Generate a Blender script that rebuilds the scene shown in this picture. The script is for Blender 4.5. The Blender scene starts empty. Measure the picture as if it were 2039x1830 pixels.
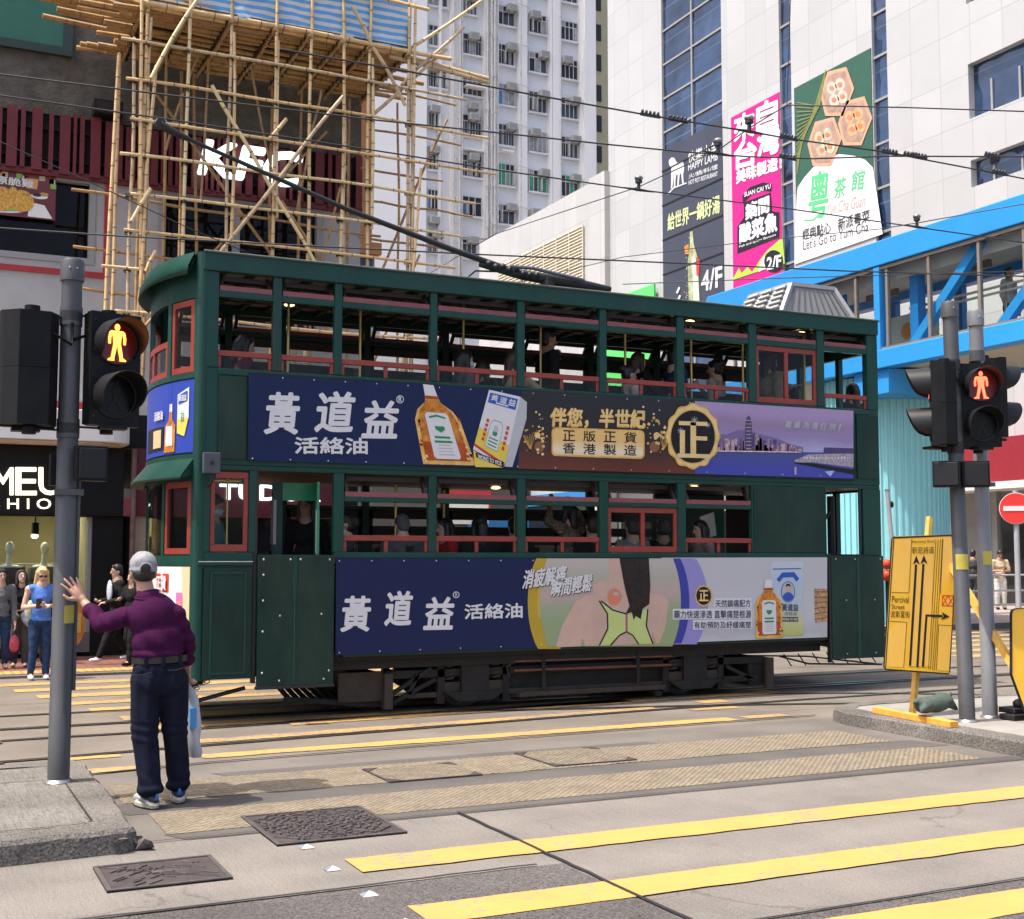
import bpy, bmesh, math, random
from math import sin, cos, tan, pi, radians, sqrt, atan2, hypot
from mathutils import Vector, Matrix
R = random.Random(7)
SC = bpy.context.scene
COL = SC.collection

# ---------------------------------------------------------------- camera
FPX, YAW, PITCH, CAMH, SV = 2500.0, radians(25.6), radians(4.46), 1.62, 2039/2028
FWD = Vector((sin(YAW)*cos(PITCH), cos(YAW)*cos(PITCH), sin(PITCH)))
RGT = Vector((cos(YAW), -sin(YAW), 0)); UPV = RGT.cross(FWD)
CPOS = Vector((0, 0, CAMH))
cam = bpy.data.objects.new('camera', bpy.data.cameras.new('camera'))
COL.objects.link(cam)
cam.matrix_world = Matrix(((RGT.x, UPV.x, -FWD.x, 0), (RGT.y, UPV.y, -FWD.y, 0), (RGT.z, UPV.z, -FWD.z, CAMH), (0, 0, 0, 1)))
cam.data.sensor_width = 36; cam.data.lens = 36*FPX/2039
cam.data.clip_start = .1; cam.data.clip_end = 2000
SC.camera = cam

# ---------------------------------------------------------------- sky, sun, exposure
SUN_EL, SUN_AZ = radians(67), radians(-88)          # azimuth from +Y towards +X
wd = bpy.data.worlds.new('World'); SC.world = wd; wd.use_nodes = True
nt = wd.node_tree
sky = nt.nodes.new('ShaderNodeTexSky'); sky.sky_type = 'NISHITA'; sky.sun_disc = False
sky.sun_elevation = SUN_EL; sky.sun_rotation = SUN_AZ; sky.dust_density = 4.5; sky.air_density = .7; sky.ozone_density = 1.0
bg = nt.nodes['Background']; bg.inputs[1].default_value = .15
nt.links.new(sky.outputs[0], bg.inputs[0])
sun = bpy.data.objects.new('sun', bpy.data.lights.new('sun', 'SUN')); COL.objects.link(sun)
sun.data.energy = 2.7; sun.data.angle = radians(.5); sun.data.color = (1, .94, .84)
sd = Vector((sin(SUN_AZ)*cos(SUN_EL), cos(SUN_AZ)*cos(SUN_EL), sin(SUN_EL)))
sun.rotation_euler = sd.to_track_quat('Z', 'Y').to_euler()
VS = SC.view_settings
VS.view_transform = 'Standard'; VS.look = 'None'; VS.exposure = 1.25; VS.gamma = 1; VS.use_curve_mapping = False
SC.cycles.use_denoising = True
SC.cycles.max_bounces = 8; SC.cycles.transparent_max_bounces = 12
SC.cycles.sample_clamp_indirect = 6

# ---------------------------------------------------------------- measuring: a pixel's ray met with a plane of the place
def ray(x, y): return FWD + RGT*((x*SV-1019.5)/FPX) + UPV*((915-y*SV)/FPX)
def onY(x, y, Y): r = ray(x, y); return CPOS + r*(Y/r.y)
def onX(x, y, X): r = ray(x, y); return CPOS + r*(X/r.x)
def onZ(x, y, Z=0.): r = ray(x, y); return CPOS + r*((Z-CAMH)/r.z)
def onD(x, y, D): return CPOS + ray(x, y)*D

# ---------------------------------------------------------------- materials
MATS = {}
def mat(name, col, rough=.6, metal=0., var=.12, scale=6., bump=0., bscale=None, emit=0., spec=.5, coords='Object', stretch=None, dirt=0., dcol=(.05, .045, .04), alpha=1., coat=0.):
    if name in MATS: return MATS[name]
    m = bpy.data.materials.new(name); m.use_nodes = True
    t = m.node_tree; b = t.nodes['Principled BSDF']
    b.inputs['Roughness'].default_value = rough; b.inputs['Metallic'].default_value = metal
    b.inputs['Specular IOR Level'].default_value = spec
    if coat: b.inputs['Coat Weight'].default_value = coat; b.inputs['Coat Roughness'].default_value = .08
    c4 = (*col, 1)
    tc = t.nodes.new('ShaderNodeTexCoord'); vec = tc.outputs[coords]
    if stretch:
        mp = t.nodes.new('ShaderNodeMapping'); mp.inputs['Scale'].default_value = stretch
        t.links.new(vec, mp.inputs[0]); vec = mp.outputs[0]
    if var > 0 or dirt > 0:
        n = t.nodes.new('ShaderNodeTexNoise'); n.inputs['Scale'].default_value = scale; n.inputs['Detail'].default_value = 6
        n.inputs['Roughness'].default_value = .65
        t.links.new(vec, n.inputs['Vector'])
        r = t.nodes.new('ShaderNodeValToRGB')
        r.color_ramp.elements[0].position = .3; r.color_ramp.elements[1].position = .72
        r.color_ramp.elements[0].color = (*[max(0, c*(1-var)) for c in col], 1)
        r.color_ramp.elements[1].color = (*[min(1, c*(1+var)) for c in col], 1)
        t.links.new(n.outputs[0], r.inputs[0]); out = r.outputs[0]
        if dirt > 0:
            n2 = t.nodes.new('ShaderNodeTexNoise'); n2.inputs['Scale'].default_value = scale*.35; n2.inputs['Detail'].default_value = 8
            n2.inputs['Roughness'].default_value = .7
            t.links.new(vec, n2.inputs['Vector'])
            r2 = t.nodes.new('ShaderNodeValToRGB'); r2.color_ramp.elements[0].position = .48; r2.color_ramp.elements[1].position = .75
            r2.color_ramp.elements[0].color = (0, 0, 0, 1); r2.color_ramp.elements[1].color = (dirt, dirt, dirt, 1)
            t.links.new(n2.outputs[0], r2.inputs[0])
            mx = t.nodes.new('ShaderNodeMix'); mx.data_type = 'RGBA'
            t.links.new(r2.outputs[0], mx.inputs[0]); t.links.new(out, mx.inputs[6]); mx.inputs[7].default_value = (*dcol, 1)
            out = mx.outputs[2]
        t.links.new(out, b.inputs['Base Color'])
    else:
        b.inputs['Base Color'].default_value = c4
    if bump > 0:
        n3 = t.nodes.new('ShaderNodeTexNoise'); n3.inputs['Scale'].default_value = bscale or scale*4; n3.inputs['Detail'].default_value = 5
        t.links.new(vec, n3.inputs['Vector'])
        bp = t.nodes.new('ShaderNodeBump'); bp.inputs['Strength'].default_value = bump; bp.inputs['Distance'].default_value = .02
        t.links.new(n3.outputs[0], bp.inputs['Height']); t.links.new(bp.outputs[0], b.inputs['Normal'])
    if emit: b.inputs['Emission Color'].default_value = c4; b.inputs['Emission Strength'].default_value = emit
    if alpha < 1: b.inputs['Alpha'].default_value = alpha
    MATS[name] = m
    return m

def grid_mat(name, col, line, su, sv, lw, axu='Y', axv='Z', rough=.5, var=.06, offu=0., offv=0., dirt=.15, bumpn=0.):
    """panels with open joints: object coordinates, joints of width lw metres every su x sv metres"""
    m = mat(name, col, rough, var=var, scale=.6, dirt=dirt, dcol=tuple(c*.55 for c in col), bump=bumpn, bscale=60)
    t = m.node_tree; b = t.nodes['Principled BSDF']
    src = b.inputs['Base Color'].links[0].from_socket
    tc = t.nodes.new('ShaderNodeTexCoord'); sp = t.nodes.new('ShaderNodeSeparateXYZ'); t.links.new(tc.outputs['Object'], sp.inputs[0])
    def M(op, a, v=None, w=None):
        n = t.nodes.new('ShaderNodeMath'); n.operation = op
        for i, q in enumerate((a, v, w)):
            if q is None: continue
            if isinstance(q, (int, float)): n.inputs[i].default_value = q
            else: t.links.new(q, n.inputs[i])
        return n.outputs[0]
    def joint(ax, s, off):
        f = M('FRACT', M('DIVIDE', M('ADD', sp.outputs[ax], off), s))
        return M('LESS_THAN', f, lw/s)
    j = M('MAXIMUM', joint(axu, su, offu), joint(axv, sv, offv))
    cell = t.nodes.new('ShaderNodeTexWhiteNoise'); cv = t.nodes.new('ShaderNodeCombineXYZ')
    t.links.new(M('FLOOR', M('DIVIDE', M('ADD', sp.outputs[axu], offu), su)), cv.inputs[0]); t.links.new(M('FLOOR', M('DIVIDE', M('ADD', sp.outputs[axv], offv), sv)), cv.inputs[1])
    t.links.new(cv.outputs[0], cell.inputs[0])
    hs = t.nodes.new('ShaderNodeHueSaturation'); t.links.new(src, hs.inputs['Color'])
    t.links.new(M('MULTIPLY_ADD', cell.outputs[0], .1, .94), hs.inputs['Value'])
    mx = t.nodes.new('ShaderNodeMix'); mx.data_type = 'RGBA'
    t.links.new(j, mx.inputs[0]); t.links.new(hs.outputs[0], mx.inputs[6]); mx.inputs[7].default_value = (*line, 1)
    t.links.new(mx.outputs[2], b.inputs['Base Color'])
    return m

def glass_mat(name, tint=(.9, .95, .95), refl=.0, rough=.02):
    """thin window pane: mostly clear, a little mirror"""
    if name in MATS: return MATS[name]
    m = bpy.data.materials.new(name); m.use_nodes = True; t = m.node_tree
    t.nodes.remove(t.nodes['Principled BSDF'])
    tr = t.nodes.new('ShaderNodeBsdfTransparent'); tr.inputs[0].default_value = (*tint, 1)
    gl = t.nodes.new('ShaderNodeBsdfGlossy'); gl.inputs['Roughness'].default_value = rough
    lw = t.nodes.new('ShaderNodeLayerWeight'); pw = t.nodes.new('ShaderNodeMath'); pw.operation = 'POWER'; pw.inputs[1].default_value = 5
    t.links.new(lw.outputs['Facing'], pw.inputs[0])
    ma = t.nodes.new('ShaderNodeMath'); ma.operation = 'MULTIPLY_ADD'; ma.inputs[1].default_value = .9; ma.inputs[2].default_value = .012+refl
    t.links.new(pw.outputs[0], ma.inputs[0])
    mx = t.nodes.new('ShaderNodeMixShader'); t.links.new(ma.outputs[0], mx.inputs[0]); t.links.new(tr.outputs[0], mx.inputs[1]); t.links.new(gl.outputs[0], mx.inputs[2])
    t.links.new(mx.outputs[0], t.nodes['Material Output'].inputs[0])
    MATS[name] = m
    return m

def ramp_mat(name, axis, stops, rough=.4, noise=0., nscale=3.):
    """printed colour blend along an object axis; stops = [(coordinate, colour), ...]"""
    if name in MATS: return MATS[name]
    m = bpy.data.materials.new(name); m.use_nodes = True; t = m.node_tree; b = t.nodes['Principled BSDF']
    b.inputs['Roughness'].default_value = rough
    tc = t.nodes.new('ShaderNodeTexCoord'); sp = t.nodes.new('ShaderNodeSeparateXYZ'); t.links.new(tc.outputs['Object'], sp.inputs[0])
    mr = t.nodes.new('ShaderNodeMapRange'); a0, a1 = stops[0][0], stops[-1][0]
    mr.inputs[1].default_value = a0; mr.inputs[2].default_value = a1
    v = sp.outputs[axis]
    if noise:
        n = t.nodes.new('ShaderNodeTexNoise'); n.inputs['Scale'].default_value = nscale; t.links.new(tc.outputs['Object'], n.inputs[0])
        ma = t.nodes.new('ShaderNodeMath'); ma.operation = 'MULTIPLY_ADD'; ma.inputs[1].default_value = noise; t.links.new(n.outputs[0], ma.inputs[0]); t.links.new(v, ma.inputs[2]); v = ma.outputs[0]
    t.links.new(v, mr.inputs[0])
    r = t.nodes.new('ShaderNodeValToRGB'); els = r.color_ramp.elements
    while len(els) < len(stops): els.new(.5)
    for e, (p, c) in zip(els, stops): e.position = (p-a0)/(a1-a0); e.color = (*c, 1)
    t.links.new(mr.outputs[0], r.inputs[0]); t.links.new(r.outputs[0], b.inputs['Base Color'])
    MATS[name] = m
    return m

# ---------------------------------------------------------------- objects
def tag(o, label=None, cat=None, group=None, kind=None):
    for k, v in (('label', label), ('category', cat), ('group', group), ('kind', kind)):
        if v: o[k] = v
    return o
def thing(name, label, cat, loc=(0, 0, 0), group=None, kind=None):
    o = bpy.data.objects.new(name, None); COL.objects.link(o); o.location = loc; o.empty_display_size = .2
    return tag(o, label, cat, group, kind)
def wloc(o):
    return o.location+o.matrix_parent_inverse.translation+wloc(o.parent) if o.parent else o.location.copy()
def adopt(o, parent):
    o.parent = parent
    o.matrix_parent_inverse = Matrix.Translation(-wloc(parent))
def copy_tree(o, parent=None):
    c = o.copy(); COL.objects.link(c)
    if parent is not None: c.parent = parent
    for ch in list(o.children): copy_tree(ch, c)
    return c

_tc = {}
def text_geo(body, bold=0., shear=0., ext=0.):
    k = (body, bold, shear, ext)
    if k not in _tc:
        cu = bpy.data.curves.new('t', 'FONT'); cu.body = body; cu.offset = bold; cu.shear = shear; cu.extrude = ext; cu.resolution_u = 3
        ob = bpy.data.objects.new('t', cu)
        me = bpy.data.meshes.new_from_object(ob)
        _tc[k] = ([v.co.copy() for v in me.vertices], [tuple(p.vertices) for p in me.polygons])
        bpy.data.objects.remove(ob); bpy.data.meshes.remove(me); bpy.data.curves.remove(cu)
    return _tc[k]

class MB:
    def __init__(s): s.v = []; s.f = []; s.m = []; s.mats = []; s.sm = []
    def mi(s, m):
        if m not in s.mats: s.mats.append(m)
        return s.mats.index(m)
    def add(s, vs, fs, m, smooth=False):
        b = len(s.v); s.v += [Vector(p) for p in vs]; i = s.mi(m)
        for f in fs: s.f.append([b+k for k in f]); s.m.append(i); s.sm.append(smooth)
    def poly(s, pts, m): s.add(pts, [list(range(len(pts)))], m)
    def box(s, x0, x1, y0, y1, z0, z1, m):
        s.add([(x0, y0, z0), (x1, y0, z0), (x1, y1, z0), (x0, y1, z0), (x0, y0, z1), (x1, y0, z1), (x1, y1, z1), (x0, y1, z1)],
              [(0, 3, 2, 1), (4, 5, 6, 7), (0, 1, 5, 4), (1, 2, 6, 5), (2, 3, 7, 6), (3, 0, 4, 7)], m)
    def obox(s, c, a, b, d, m):
        c, a, b, d = map(Vector, (c, a, b, d))
        P = [c+a*i+b*j+d*k for k in (-1, 1) for i, j in ((-1, -1), (1, -1), (1, 1), (-1, 1))]
        s.add(P, [(0, 3, 2, 1), (4, 5, 6, 7), (0, 1, 5, 4), (1, 2, 6, 5), (2, 3, 7, 6), (3, 0, 4, 7)], m)
    def bar(s, p0, p1, w, h, m, up=(0, 0, 1)):
        p0, p1 = Vector(p0), Vector(p1); d = (p1-p0); L = d.length; d.normalize()
        a = Vector(up); sd_ = d.cross(a)
        if sd_.length < 1e-4: sd_ = d.cross(Vector((1, 0, 0)))
        sd_.normalize(); u = sd_.cross(d)
        s.obox((p0+p1)/2, d*L/2, sd_*w/2, u*h/2, m)
    def tube(s, pts, r, m, n=8, caps=True, smooth=True):
        pts = [Vector(p) for p in pts]; k = len(pts)
        rs = r if isinstance(r, (list, tuple)) else [r]*k
        vs = []; pa = None
        for i, p in enumerate(pts):
            d = (pts[min(i+1, k-1)]-pts[max(i-1, 0)]).normalized()
            if pa is None:
                a = d.cross(Vector((0, 0, 1)));
                if a.length < 1e-3: a = d.cross(Vector((1, 0, 0)))
            else: a = pa-d*pa.dot(d)
            a.normalize(); pa = a; b = d.cross(a)
            for j in range(n): t = 2*pi*j/n; vs.append(p+(a*cos(t)+b*sin(t))*rs[i])
        fs = [(i*n+j, i*n+(j+1) % n, (i+1)*n+(j+1) % n, (i+1)*n+j) for i in range(k-1) for j in range(n)]
        s.add(vs, fs, m, smooth)
        if caps: s.add(vs[:n], [list(range(n))[::-1]], m); s.add(vs[-n:], [list(range(n))], m)
    def cyl(s, p0, p1, r, m, n=16, r1=None): s.tube([p0, p1], [r, r if r1 is None else r1], m, n)
    def capsule(s, p0, p1, r0, r1, m, n=12):
        p0, p1 = Vector(p0), Vector(p1); d = (p1-p0)
        L = d.length; d = d.normalized() if L > 1e-6 else Vector((0, 0, 1))
        pts, rs = [], []
        for q in (-1, -.85, -.5, 0): pts.append(p0+d*r0*q*.999); rs.append(max(r0*sqrt(max(0, 1-q*q)), r0*.05))
        for q in (0, .5, .85, 1): pts.append(p1+d*r1*q*.999); rs.append(max(r1*sqrt(max(0, 1-q*q)), r1*.05))
        if L < 1e-5: pts.pop(4); rs.pop(4)
        s.tube(pts, rs, m, n)
    def ell(s, c, a, b, d, m, nu=14, nv=9):
        c, a, b, d = map(Vector, (c, a, b, d)); vs = [c-d]
        for i in range(1, nv):
            ph = -pi/2+pi*i/nv
            for j in range(nu): th = 2*pi*j/nu; vs.append(c+(a*cos(th)+b*sin(th))*cos(ph)+d*sin(ph))
        vs.append(c+d); fs = [(0, 1+(j+1) % nu, 1+j) for j in range(nu)]
        for i in range(nv-2): fs += [(1+i*nu+j, 1+i*nu+(j+1) % nu, 1+(i+1)*nu+(j+1) % nu, 1+(i+1)*nu+j) for j in range(nu)]
        e = len(vs)-1; fs += [(e, e-nu+j, e-nu+(j+1) % nu) for j in range(nu)]
        s.add(vs, fs, m, True)
    def sph(s, c, r, m, nu=14, nv=9): s.ell(c, (r, 0, 0), (0, r, 0), (0, 0, r), m, nu, nv)
    def loft(s, rings, m, closed=True, caps=True, smooth=True):
        n = len(rings[0]); vs = [p for r in rings for p in r]
        fs = [(i*n+j, i*n+(j+1) % n, (i+1)*n+(j+1) % n, (i+1)*n+j) for i in range(len(rings)-1) for j in range(n if closed else n-1)]
        s.add(vs, fs, m, smooth)
        if caps: s.add(rings[0], [list(range(n))[::-1]], m); s.add(rings[-1], [list(range(n))], m)
    def prism(s, pts, off, m):
        """polygon pts extruded by vector off"""
        off = Vector(off); n = len(pts); P = [Vector(p) for p in pts]
        s.add(P+[p+off for p in P], [list(range(n))[::-1], list(range(n, 2*n))]+[(i, (i+1) % n, n+(i+1) % n, n+i) for i in range(n)], m)
    def text(s, body, o, ux, uy, m, bold=0., shear=0., ext=0.):
        """text stretched to fill the box o, o+ux, o+ux+uy"""
        vs, fs = text_geo(body, 0., shear, ext)
        if not vs: return
        o, ux, uy = Vector(o), Vector(ux), Vector(uy); un = ux.cross(uy).normalized()
        x0 = min(v.x for v in vs); x1 = max(v.x for v in vs); y0 = min(v.y for v in vs); y1 = max(v.y for v in vs)
        k = ux.length/(x1-x0); ch = uy.length/max(1e-6, y1-y0)*bold*.8; du, dv = ux.normalized(), uy.normalized()
        shifts = [(0, 0)] if bold <= 0 else [(0, 0), (1, 0), (-1, 0), (0, 1), (0, -1), (.7, .7), (-.7, -.7), (.7, -.7), (-.7, .7)]
        for i, (p, q) in enumerate(shifts):
          s.add([o+du*p*ch+dv*q*ch+un*i*2e-4+ux*((v.x-x0)/(x1-x0))+uy*((v.y-y0)/max(1e-6, y1-y0))+un*v.z*k for v in vs], fs, m)
    def build(s, name, parent=None, bevel=0., kind=None, auto=False):
        me = bpy.data.meshes.new(name); me.from_pydata(s.v, [], s.f); me.update()
        for m in s.mats: me.materials.append(m)
        me.polygons.foreach_set('material_index', s.m); me.polygons.foreach_set('use_smooth', s.sm)
        o = bpy.data.objects.new(name, me); COL.objects.link(o)
        if parent is not None: adopt(o, parent)
        if bevel:
            b = o.modifiers.new('bevel', 'BEVEL'); b.width = bevel; b.segments = 2; b.limit_method = 'ANGLE'; b.angle_limit = radians(50)
        if kind: o['kind'] = kind
        return o
    def remesh(s, name, parent, voxel, smooth=4, wav=0., seed=0, project=True):
        """melt overlapping solids into one skin; each face takes the material of the solid nearest to it"""
        me = bpy.data.meshes.new(name); me.from_pydata(s.v, [], s.f); me.update()
        t = bpy.data.objects.new(name, me); COL.objects.link(t)
        r = t.modifiers.new('r', 'REMESH'); r.mode = 'VOXEL'; r.voxel_size = voxel
        if smooth: q = t.modifiers.new('s', 'SMOOTH'); q.factor = .5; q.iterations = smooth
        dg = bpy.context.evaluated_depsgraph_get()
        nm = bpy.data.meshes.new_from_object(t.evaluated_get(dg)); nm.name = name
        bpy.data.objects.remove(t); nm.materials.clear()
        for m in s.mats: nm.materials.append(m)
        if len(s.mats) > 1:
            from mathutils.bvhtree import BVHTree
            bt = BVHTree.FromPolygons(s.v, s.f)
            ids = []
            for p in nm.polygons:
                h = bt.find_nearest(p.center); ids.append(s.m[h[2]] if h[2] is not None else 0)
            nm.polygons.foreach_set('material_index', ids)
        nm.polygons.foreach_set('use_smooth', [True]*len(nm.polygons))
        if wav:
            from mathutils import noise as nz
            nm.update(); nr = [v.normal.copy() for v in nm.vertices]
            for v, n in zip(nm.vertices, nr):
                c = v.co; w = nz.noise(Vector((c.x*6+seed, c.y*6, c.z*13)))+.6*nz.noise(Vector((c.x*15, c.y*15+seed, c.z*22)))
                v.co = c+n*w*wav
        bpy.data.meshes.remove(me)
        o = bpy.data.objects.new(name, nm); COL.objects.link(o)
        if parent is not None: adopt(o, parent)
        return o
# ================================================================ ground, roads, markings
def sheet(name, pts, z, m, kind='structure'):
    b = MB(); b.poly([(p[0], p[1], z) for p in pts], m); return b.build(name, kind=kind)
def rect(x0, x1, y0, y1): return [(x0, y0), (x1, y0), (x1, y1), (x0, y1)]

def road_mat(name, base, grain, gscale=240., brush=0., spots=.5, bump=.25, stain=.6):
    if name in MATS: return MATS[name]
    m = bpy.data.materials.new(name); m.use_nodes = True; t = m.node_tree; b = t.nodes['Principled BSDF']
    b.inputs['Roughness'].default_value = .85; b.inputs['Specular IOR Level'].default_value = .3
    tc = t.nodes.new('ShaderNodeTexCoord'); P = tc.outputs['Object']
    def N(sc, det=3, st=None):
        n = t.nodes.new('ShaderNodeTexNoise'); n.inputs['Scale'].default_value = sc; n.inputs['Detail'].default_value = det
        if st:
            mp = t.nodes.new('ShaderNodeMapping'); mp.inputs['Scale'].default_value = st; t.links.new(P, mp.inputs[0]); t.links.new(mp.outputs[0], n.inputs[0])
        else: t.links.new(P, n.inputs[0])
        return n.outputs[0]
    def RM(v, stops):
        r = t.nodes.new('ShaderNodeValToRGB'); e = r.color_ramp.elements
        while len(e) < len(stops): e.new(.5)
        for q, (p, c) in zip(e, stops): q.position = p; q.color = (c, c, c, 1) if isinstance(c, (int, float)) else (*c, 1)
        t.links.new(v, r.inputs[0]); return r.outputs[0]
    def MIX(a, c, f, mode='MULTIPLY'):
        x = t.nodes.new('ShaderNodeMix'); x.data_type = 'RGBA'; x.blend_type = mode
        if isinstance(f, (int, float)): x.inputs[0].default_value = f
        else: t.links.new(f, x.inputs[0])
        for i, q in ((6, a), (7, c)):
            if isinstance(q, tuple): x.inputs[i].default_value = (*q, 1)
            else: t.links.new(q, x.inputs[i])
        return x.outputs[2]
    g = N(gscale, 2)
    c = RM(g, [(.32, tuple(q*(1-grain) for q in base)), (.5, base), (.7, tuple(min(1, q*(1+grain)) for q in base))])
    c = MIX(c, RM(N(gscale*.33, 2), [(.35, .72), (.6, 1.0)]), spots)
    c = MIX(c, RM(N(1.3, 8), [(.3, .62), (.62, 1.06)]), stain)
    c = MIX(c, RM(N(.45, 6, (.25, 2.2, 1)), [(.36, .74), (.6, 1.04)]), stain)
    h = g
    if brush:
        br = N(30, 4, (3.2, .12, 1)); c = MIX(c, RM(br, [(.35, .7), (.55, 1.05)]), brush); 
    # fine dark cracks
    vo = t.nodes.new('ShaderNodeTexVoronoi'); vo.feature = 'DISTANCE_TO_EDGE'; vo.inputs['Scale'].default_value = .55
    wn = t.nodes.new('ShaderNodeTexNoise'); wn.inputs['Scale'].default_value = 2.2; wn.inputs['Detail'].default_value = 6; t.links.new(P, wn.inputs[0])
    va = t.nodes.new('ShaderNodeMix'); va.data_type = 'RGBA'; va.blend_type = 'ADD'; va.inputs[0].default_value = .5; t.links.new(P, va.inputs[6]); t.links.new(wn.outputs[1], va.inputs[7]); t.links.new(va.outputs[2], vo.inputs[0])
    c = MIX(c, RM(vo.outputs[0], [(0, .55), (.006, 1)]), RM(N(.9, 3), [(.5, 0.), (.62, .75)]))
    t.links.new(c, b.inputs['Base Color'])
    bp = t.nodes.new('ShaderNodeBump'); bp.inputs['Strength'].default_value = bump; bp.inputs['Distance'].default_value = .01
    t.links.new(h, bp.inputs['Height']); t.links.new(bp.outputs[0], b.inputs['Normal'])
    MATS[name] = m; return m

M_conc = road_mat('road concrete', (0.194, 0.174, 0.154), .38, 150, brush=.35)
M_conc2 = road_mat('worn dark concrete', (0.104, 0.094, 0.089), .6, 110, brush=.3, spots=.8, bump=.5)
M_mid = road_mat('tramway concrete', (0.185, 0.158, 0.130), .25, 170)
M_band = road_mat('patched asphalt', (0.100, 0.090, 0.083), .25, 220, bump=.2)
M_asph = road_mat('brown asphalt', (0.152, 0.135, 0.118), .28, 200)
M_base = road_mat('street asphalt', (0.126, 0.116, 0.107), .25, 160)
M_kerb = road_mat('old kerb concrete', (0.163, 0.148, 0.132), .5, 70, bump=.7, stain=.9)
M_isl = road_mat('island concrete', (0.185, 0.174, 0.154), .3, 90, brush=.8, bump=.4, stain=.8)

def worn_paint(name, col, wear, under, edge=.5):
    m = mat(name, col, .7, var=.07, scale=3, dirt=0, bump=.12, bscale=160)
    t = m.node_tree; b = t.nodes['Principled BSDF']; src = b.inputs['Base Color'].links[0].from_socket
    tc = t.nodes.new('ShaderNodeTexCoord')
    n = t.nodes.new('ShaderNodeTexNoise'); n.inputs['Scale'].default_value = 18; n.inputs['Detail'].default_value = 9; n.inputs['Roughness'].default_value = .75
    t.links.new(tc.outputs['Object'], n.inputs[0])
    n2 = t.nodes.new('ShaderNodeTexNoise'); n2.inputs['Scale'].default_value = 1.1; n2.inputs['Detail'].default_value = 4; t.links.new(tc.outputs['Object'], n2.inputs[0])
    ad = t.nodes.new('ShaderNodeMath'); ad.operation = 'MULTIPLY_ADD'; ad.inputs[1].default_value = .5; t.links.new(n2.outputs[0], ad.inputs[0]); t.links.new(n.outputs[0], ad.inputs[2])
    r = t.nodes.new('ShaderNodeValToRGB'); r.color_ramp.elements[0].position = 1.02-wear; r.color_ramp.elements[1].position = 1.1-wear
    t.links.new(ad.outputs[0], r.inputs[0])
    mx = t.nodes.new('ShaderNodeMix'); mx.data_type = 'RGBA'; t.links.new(r.outputs[0], mx.inputs[0]); t.links.new(src, mx.inputs[6]); mx.inputs[7].default_value = (*under, 1)
    t.links.new(mx.outputs[2], b.inputs['Base Color'])
    return m
M_yel = worn_paint('yellow road paint', (.46, .255, .065), .20, (.2, .185, .16))
M_yel2 = worn_paint('tyre worn yellow paint', (.46, .26, .075), .27, (.19, .155, .12))
M_joint = mat('black joint filler', (.012, .011, .011), .8, var=.3)
M_rail = mat('polished rail steel', (.22, .2, .19), .3, metal=.9, var=.25, scale=8)
M_groove = mat('rail groove grime', (.075, .06, .05), .9, var=.4)

# textured anti-slip strips: worn beige with a diamond tread
def tread_mat():
    m = mat('worn textured beige surfacing', (0.205, 0.165, 0.112), .9, var=.25, scale=5, dirt=.6, dcol=(.2, .17, .14))
    t = m.node_tree; b = t.nodes['Principled BSDF']; src = b.inputs['Base Color'].links[0].from_socket
    tc = t.nodes.new('ShaderNodeTexCoord'); mp = t.nodes.new('ShaderNodeMapping'); mp.inputs['Rotation'].default_value = (0, 0, radians(45)); mp.inputs['Scale'].default_value = (26, 26, 26)
    t.links.new(tc.outputs['Object'], mp.inputs[0])
    ch = t.nodes.new('ShaderNodeTexVoronoi'); ch.distance = 'MANHATTAN'; ch.inputs['Randomness'].default_value = .25; ch.inputs['Scale'].default_value = 1; t.links.new(mp.outputs[0], ch.inputs[0])
    r = t.nodes.new('ShaderNodeValToRGB'); r.color_ramp.elements[0].position = .35; r.color_ramp.elements[1].position = .75
    r.color_ramp.elements[0].color = (1.1, 1.1, 1.1, 1); r.color_ramp.elements[1].color = (.42, .42, .42, 1); t.links.new(ch.outputs[0], r.inputs[0])
    mx = t.nodes.new('ShaderNodeMix'); mx.data_type = 'RGBA'; mx.blend_type = 'MULTIPLY'; mx.inputs[0].default_value = .85
    t.links.new(src, mx.inputs[6]); t.links.new(r.outputs[0], mx.inputs[7]); t.links.new(mx.outputs[2], b.inputs['Base Color'])
    bp = t.nodes.new('ShaderNodeBump'); bp.inputs['Strength'].default_value = .6; bp.inputs['Distance'].default_value = .012; bp.invert = True
    t.links.new(ch.outputs[0], bp.inputs['Height']); t.links.new(bp.outputs[0], b.inputs['Normal'])
    return m
M_tread = tread_mat()

sheet('ground', rect(-150, 250, -150, 350), -.004, M_base)
sheet('near_road', rect(-30, 40, -20, 7.47), 0, M_conc)
sheet('near_road_dark_panel', rect(-8, 3.18, -6, 6.02), .004, M_conc2)
sheet('near_road_far_panel', rect(3.22, 20, -6, 4.73), .004, M_conc2)
sheet('brown_road_band', rect(-30, 40, 7.47, 10.2), 0, M_asph)
sheet('tram_reserve', rect(-30, 60, 10.2, 18.2), 0, M_mid)
for y0, y1, x0, x1 in ((7.44, 7.64, 1.5, 9.), (8.3, 8.68, 1.3, 8.18), (9.43, 9.62, 2.2, 6.0)):
    sheet('asphalt_strip', [(x0, y0), (x1, y0), (x1-.1, y1), (x0-.1, y1)], .003, M_band)
def ragged(x0, x1, y0, y1, sk=0, a=.012, step=.12, sl=0.):
    """a painted bar with a slightly ragged edge"""
    lo, hi = [], []; n = int((x1-x0)/step)
    for i in range(n+1):
        x = x0+(x1-x0)*i/n; e = R.uniform(-a, a)
        lo.append((x+sk*0, y0+sl*(x-x0)+R.uniform(-a, a))); hi.append((x-sk, y1+sl*(x-x0)+e*.7))
    return lo+hi[::-1]
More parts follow.
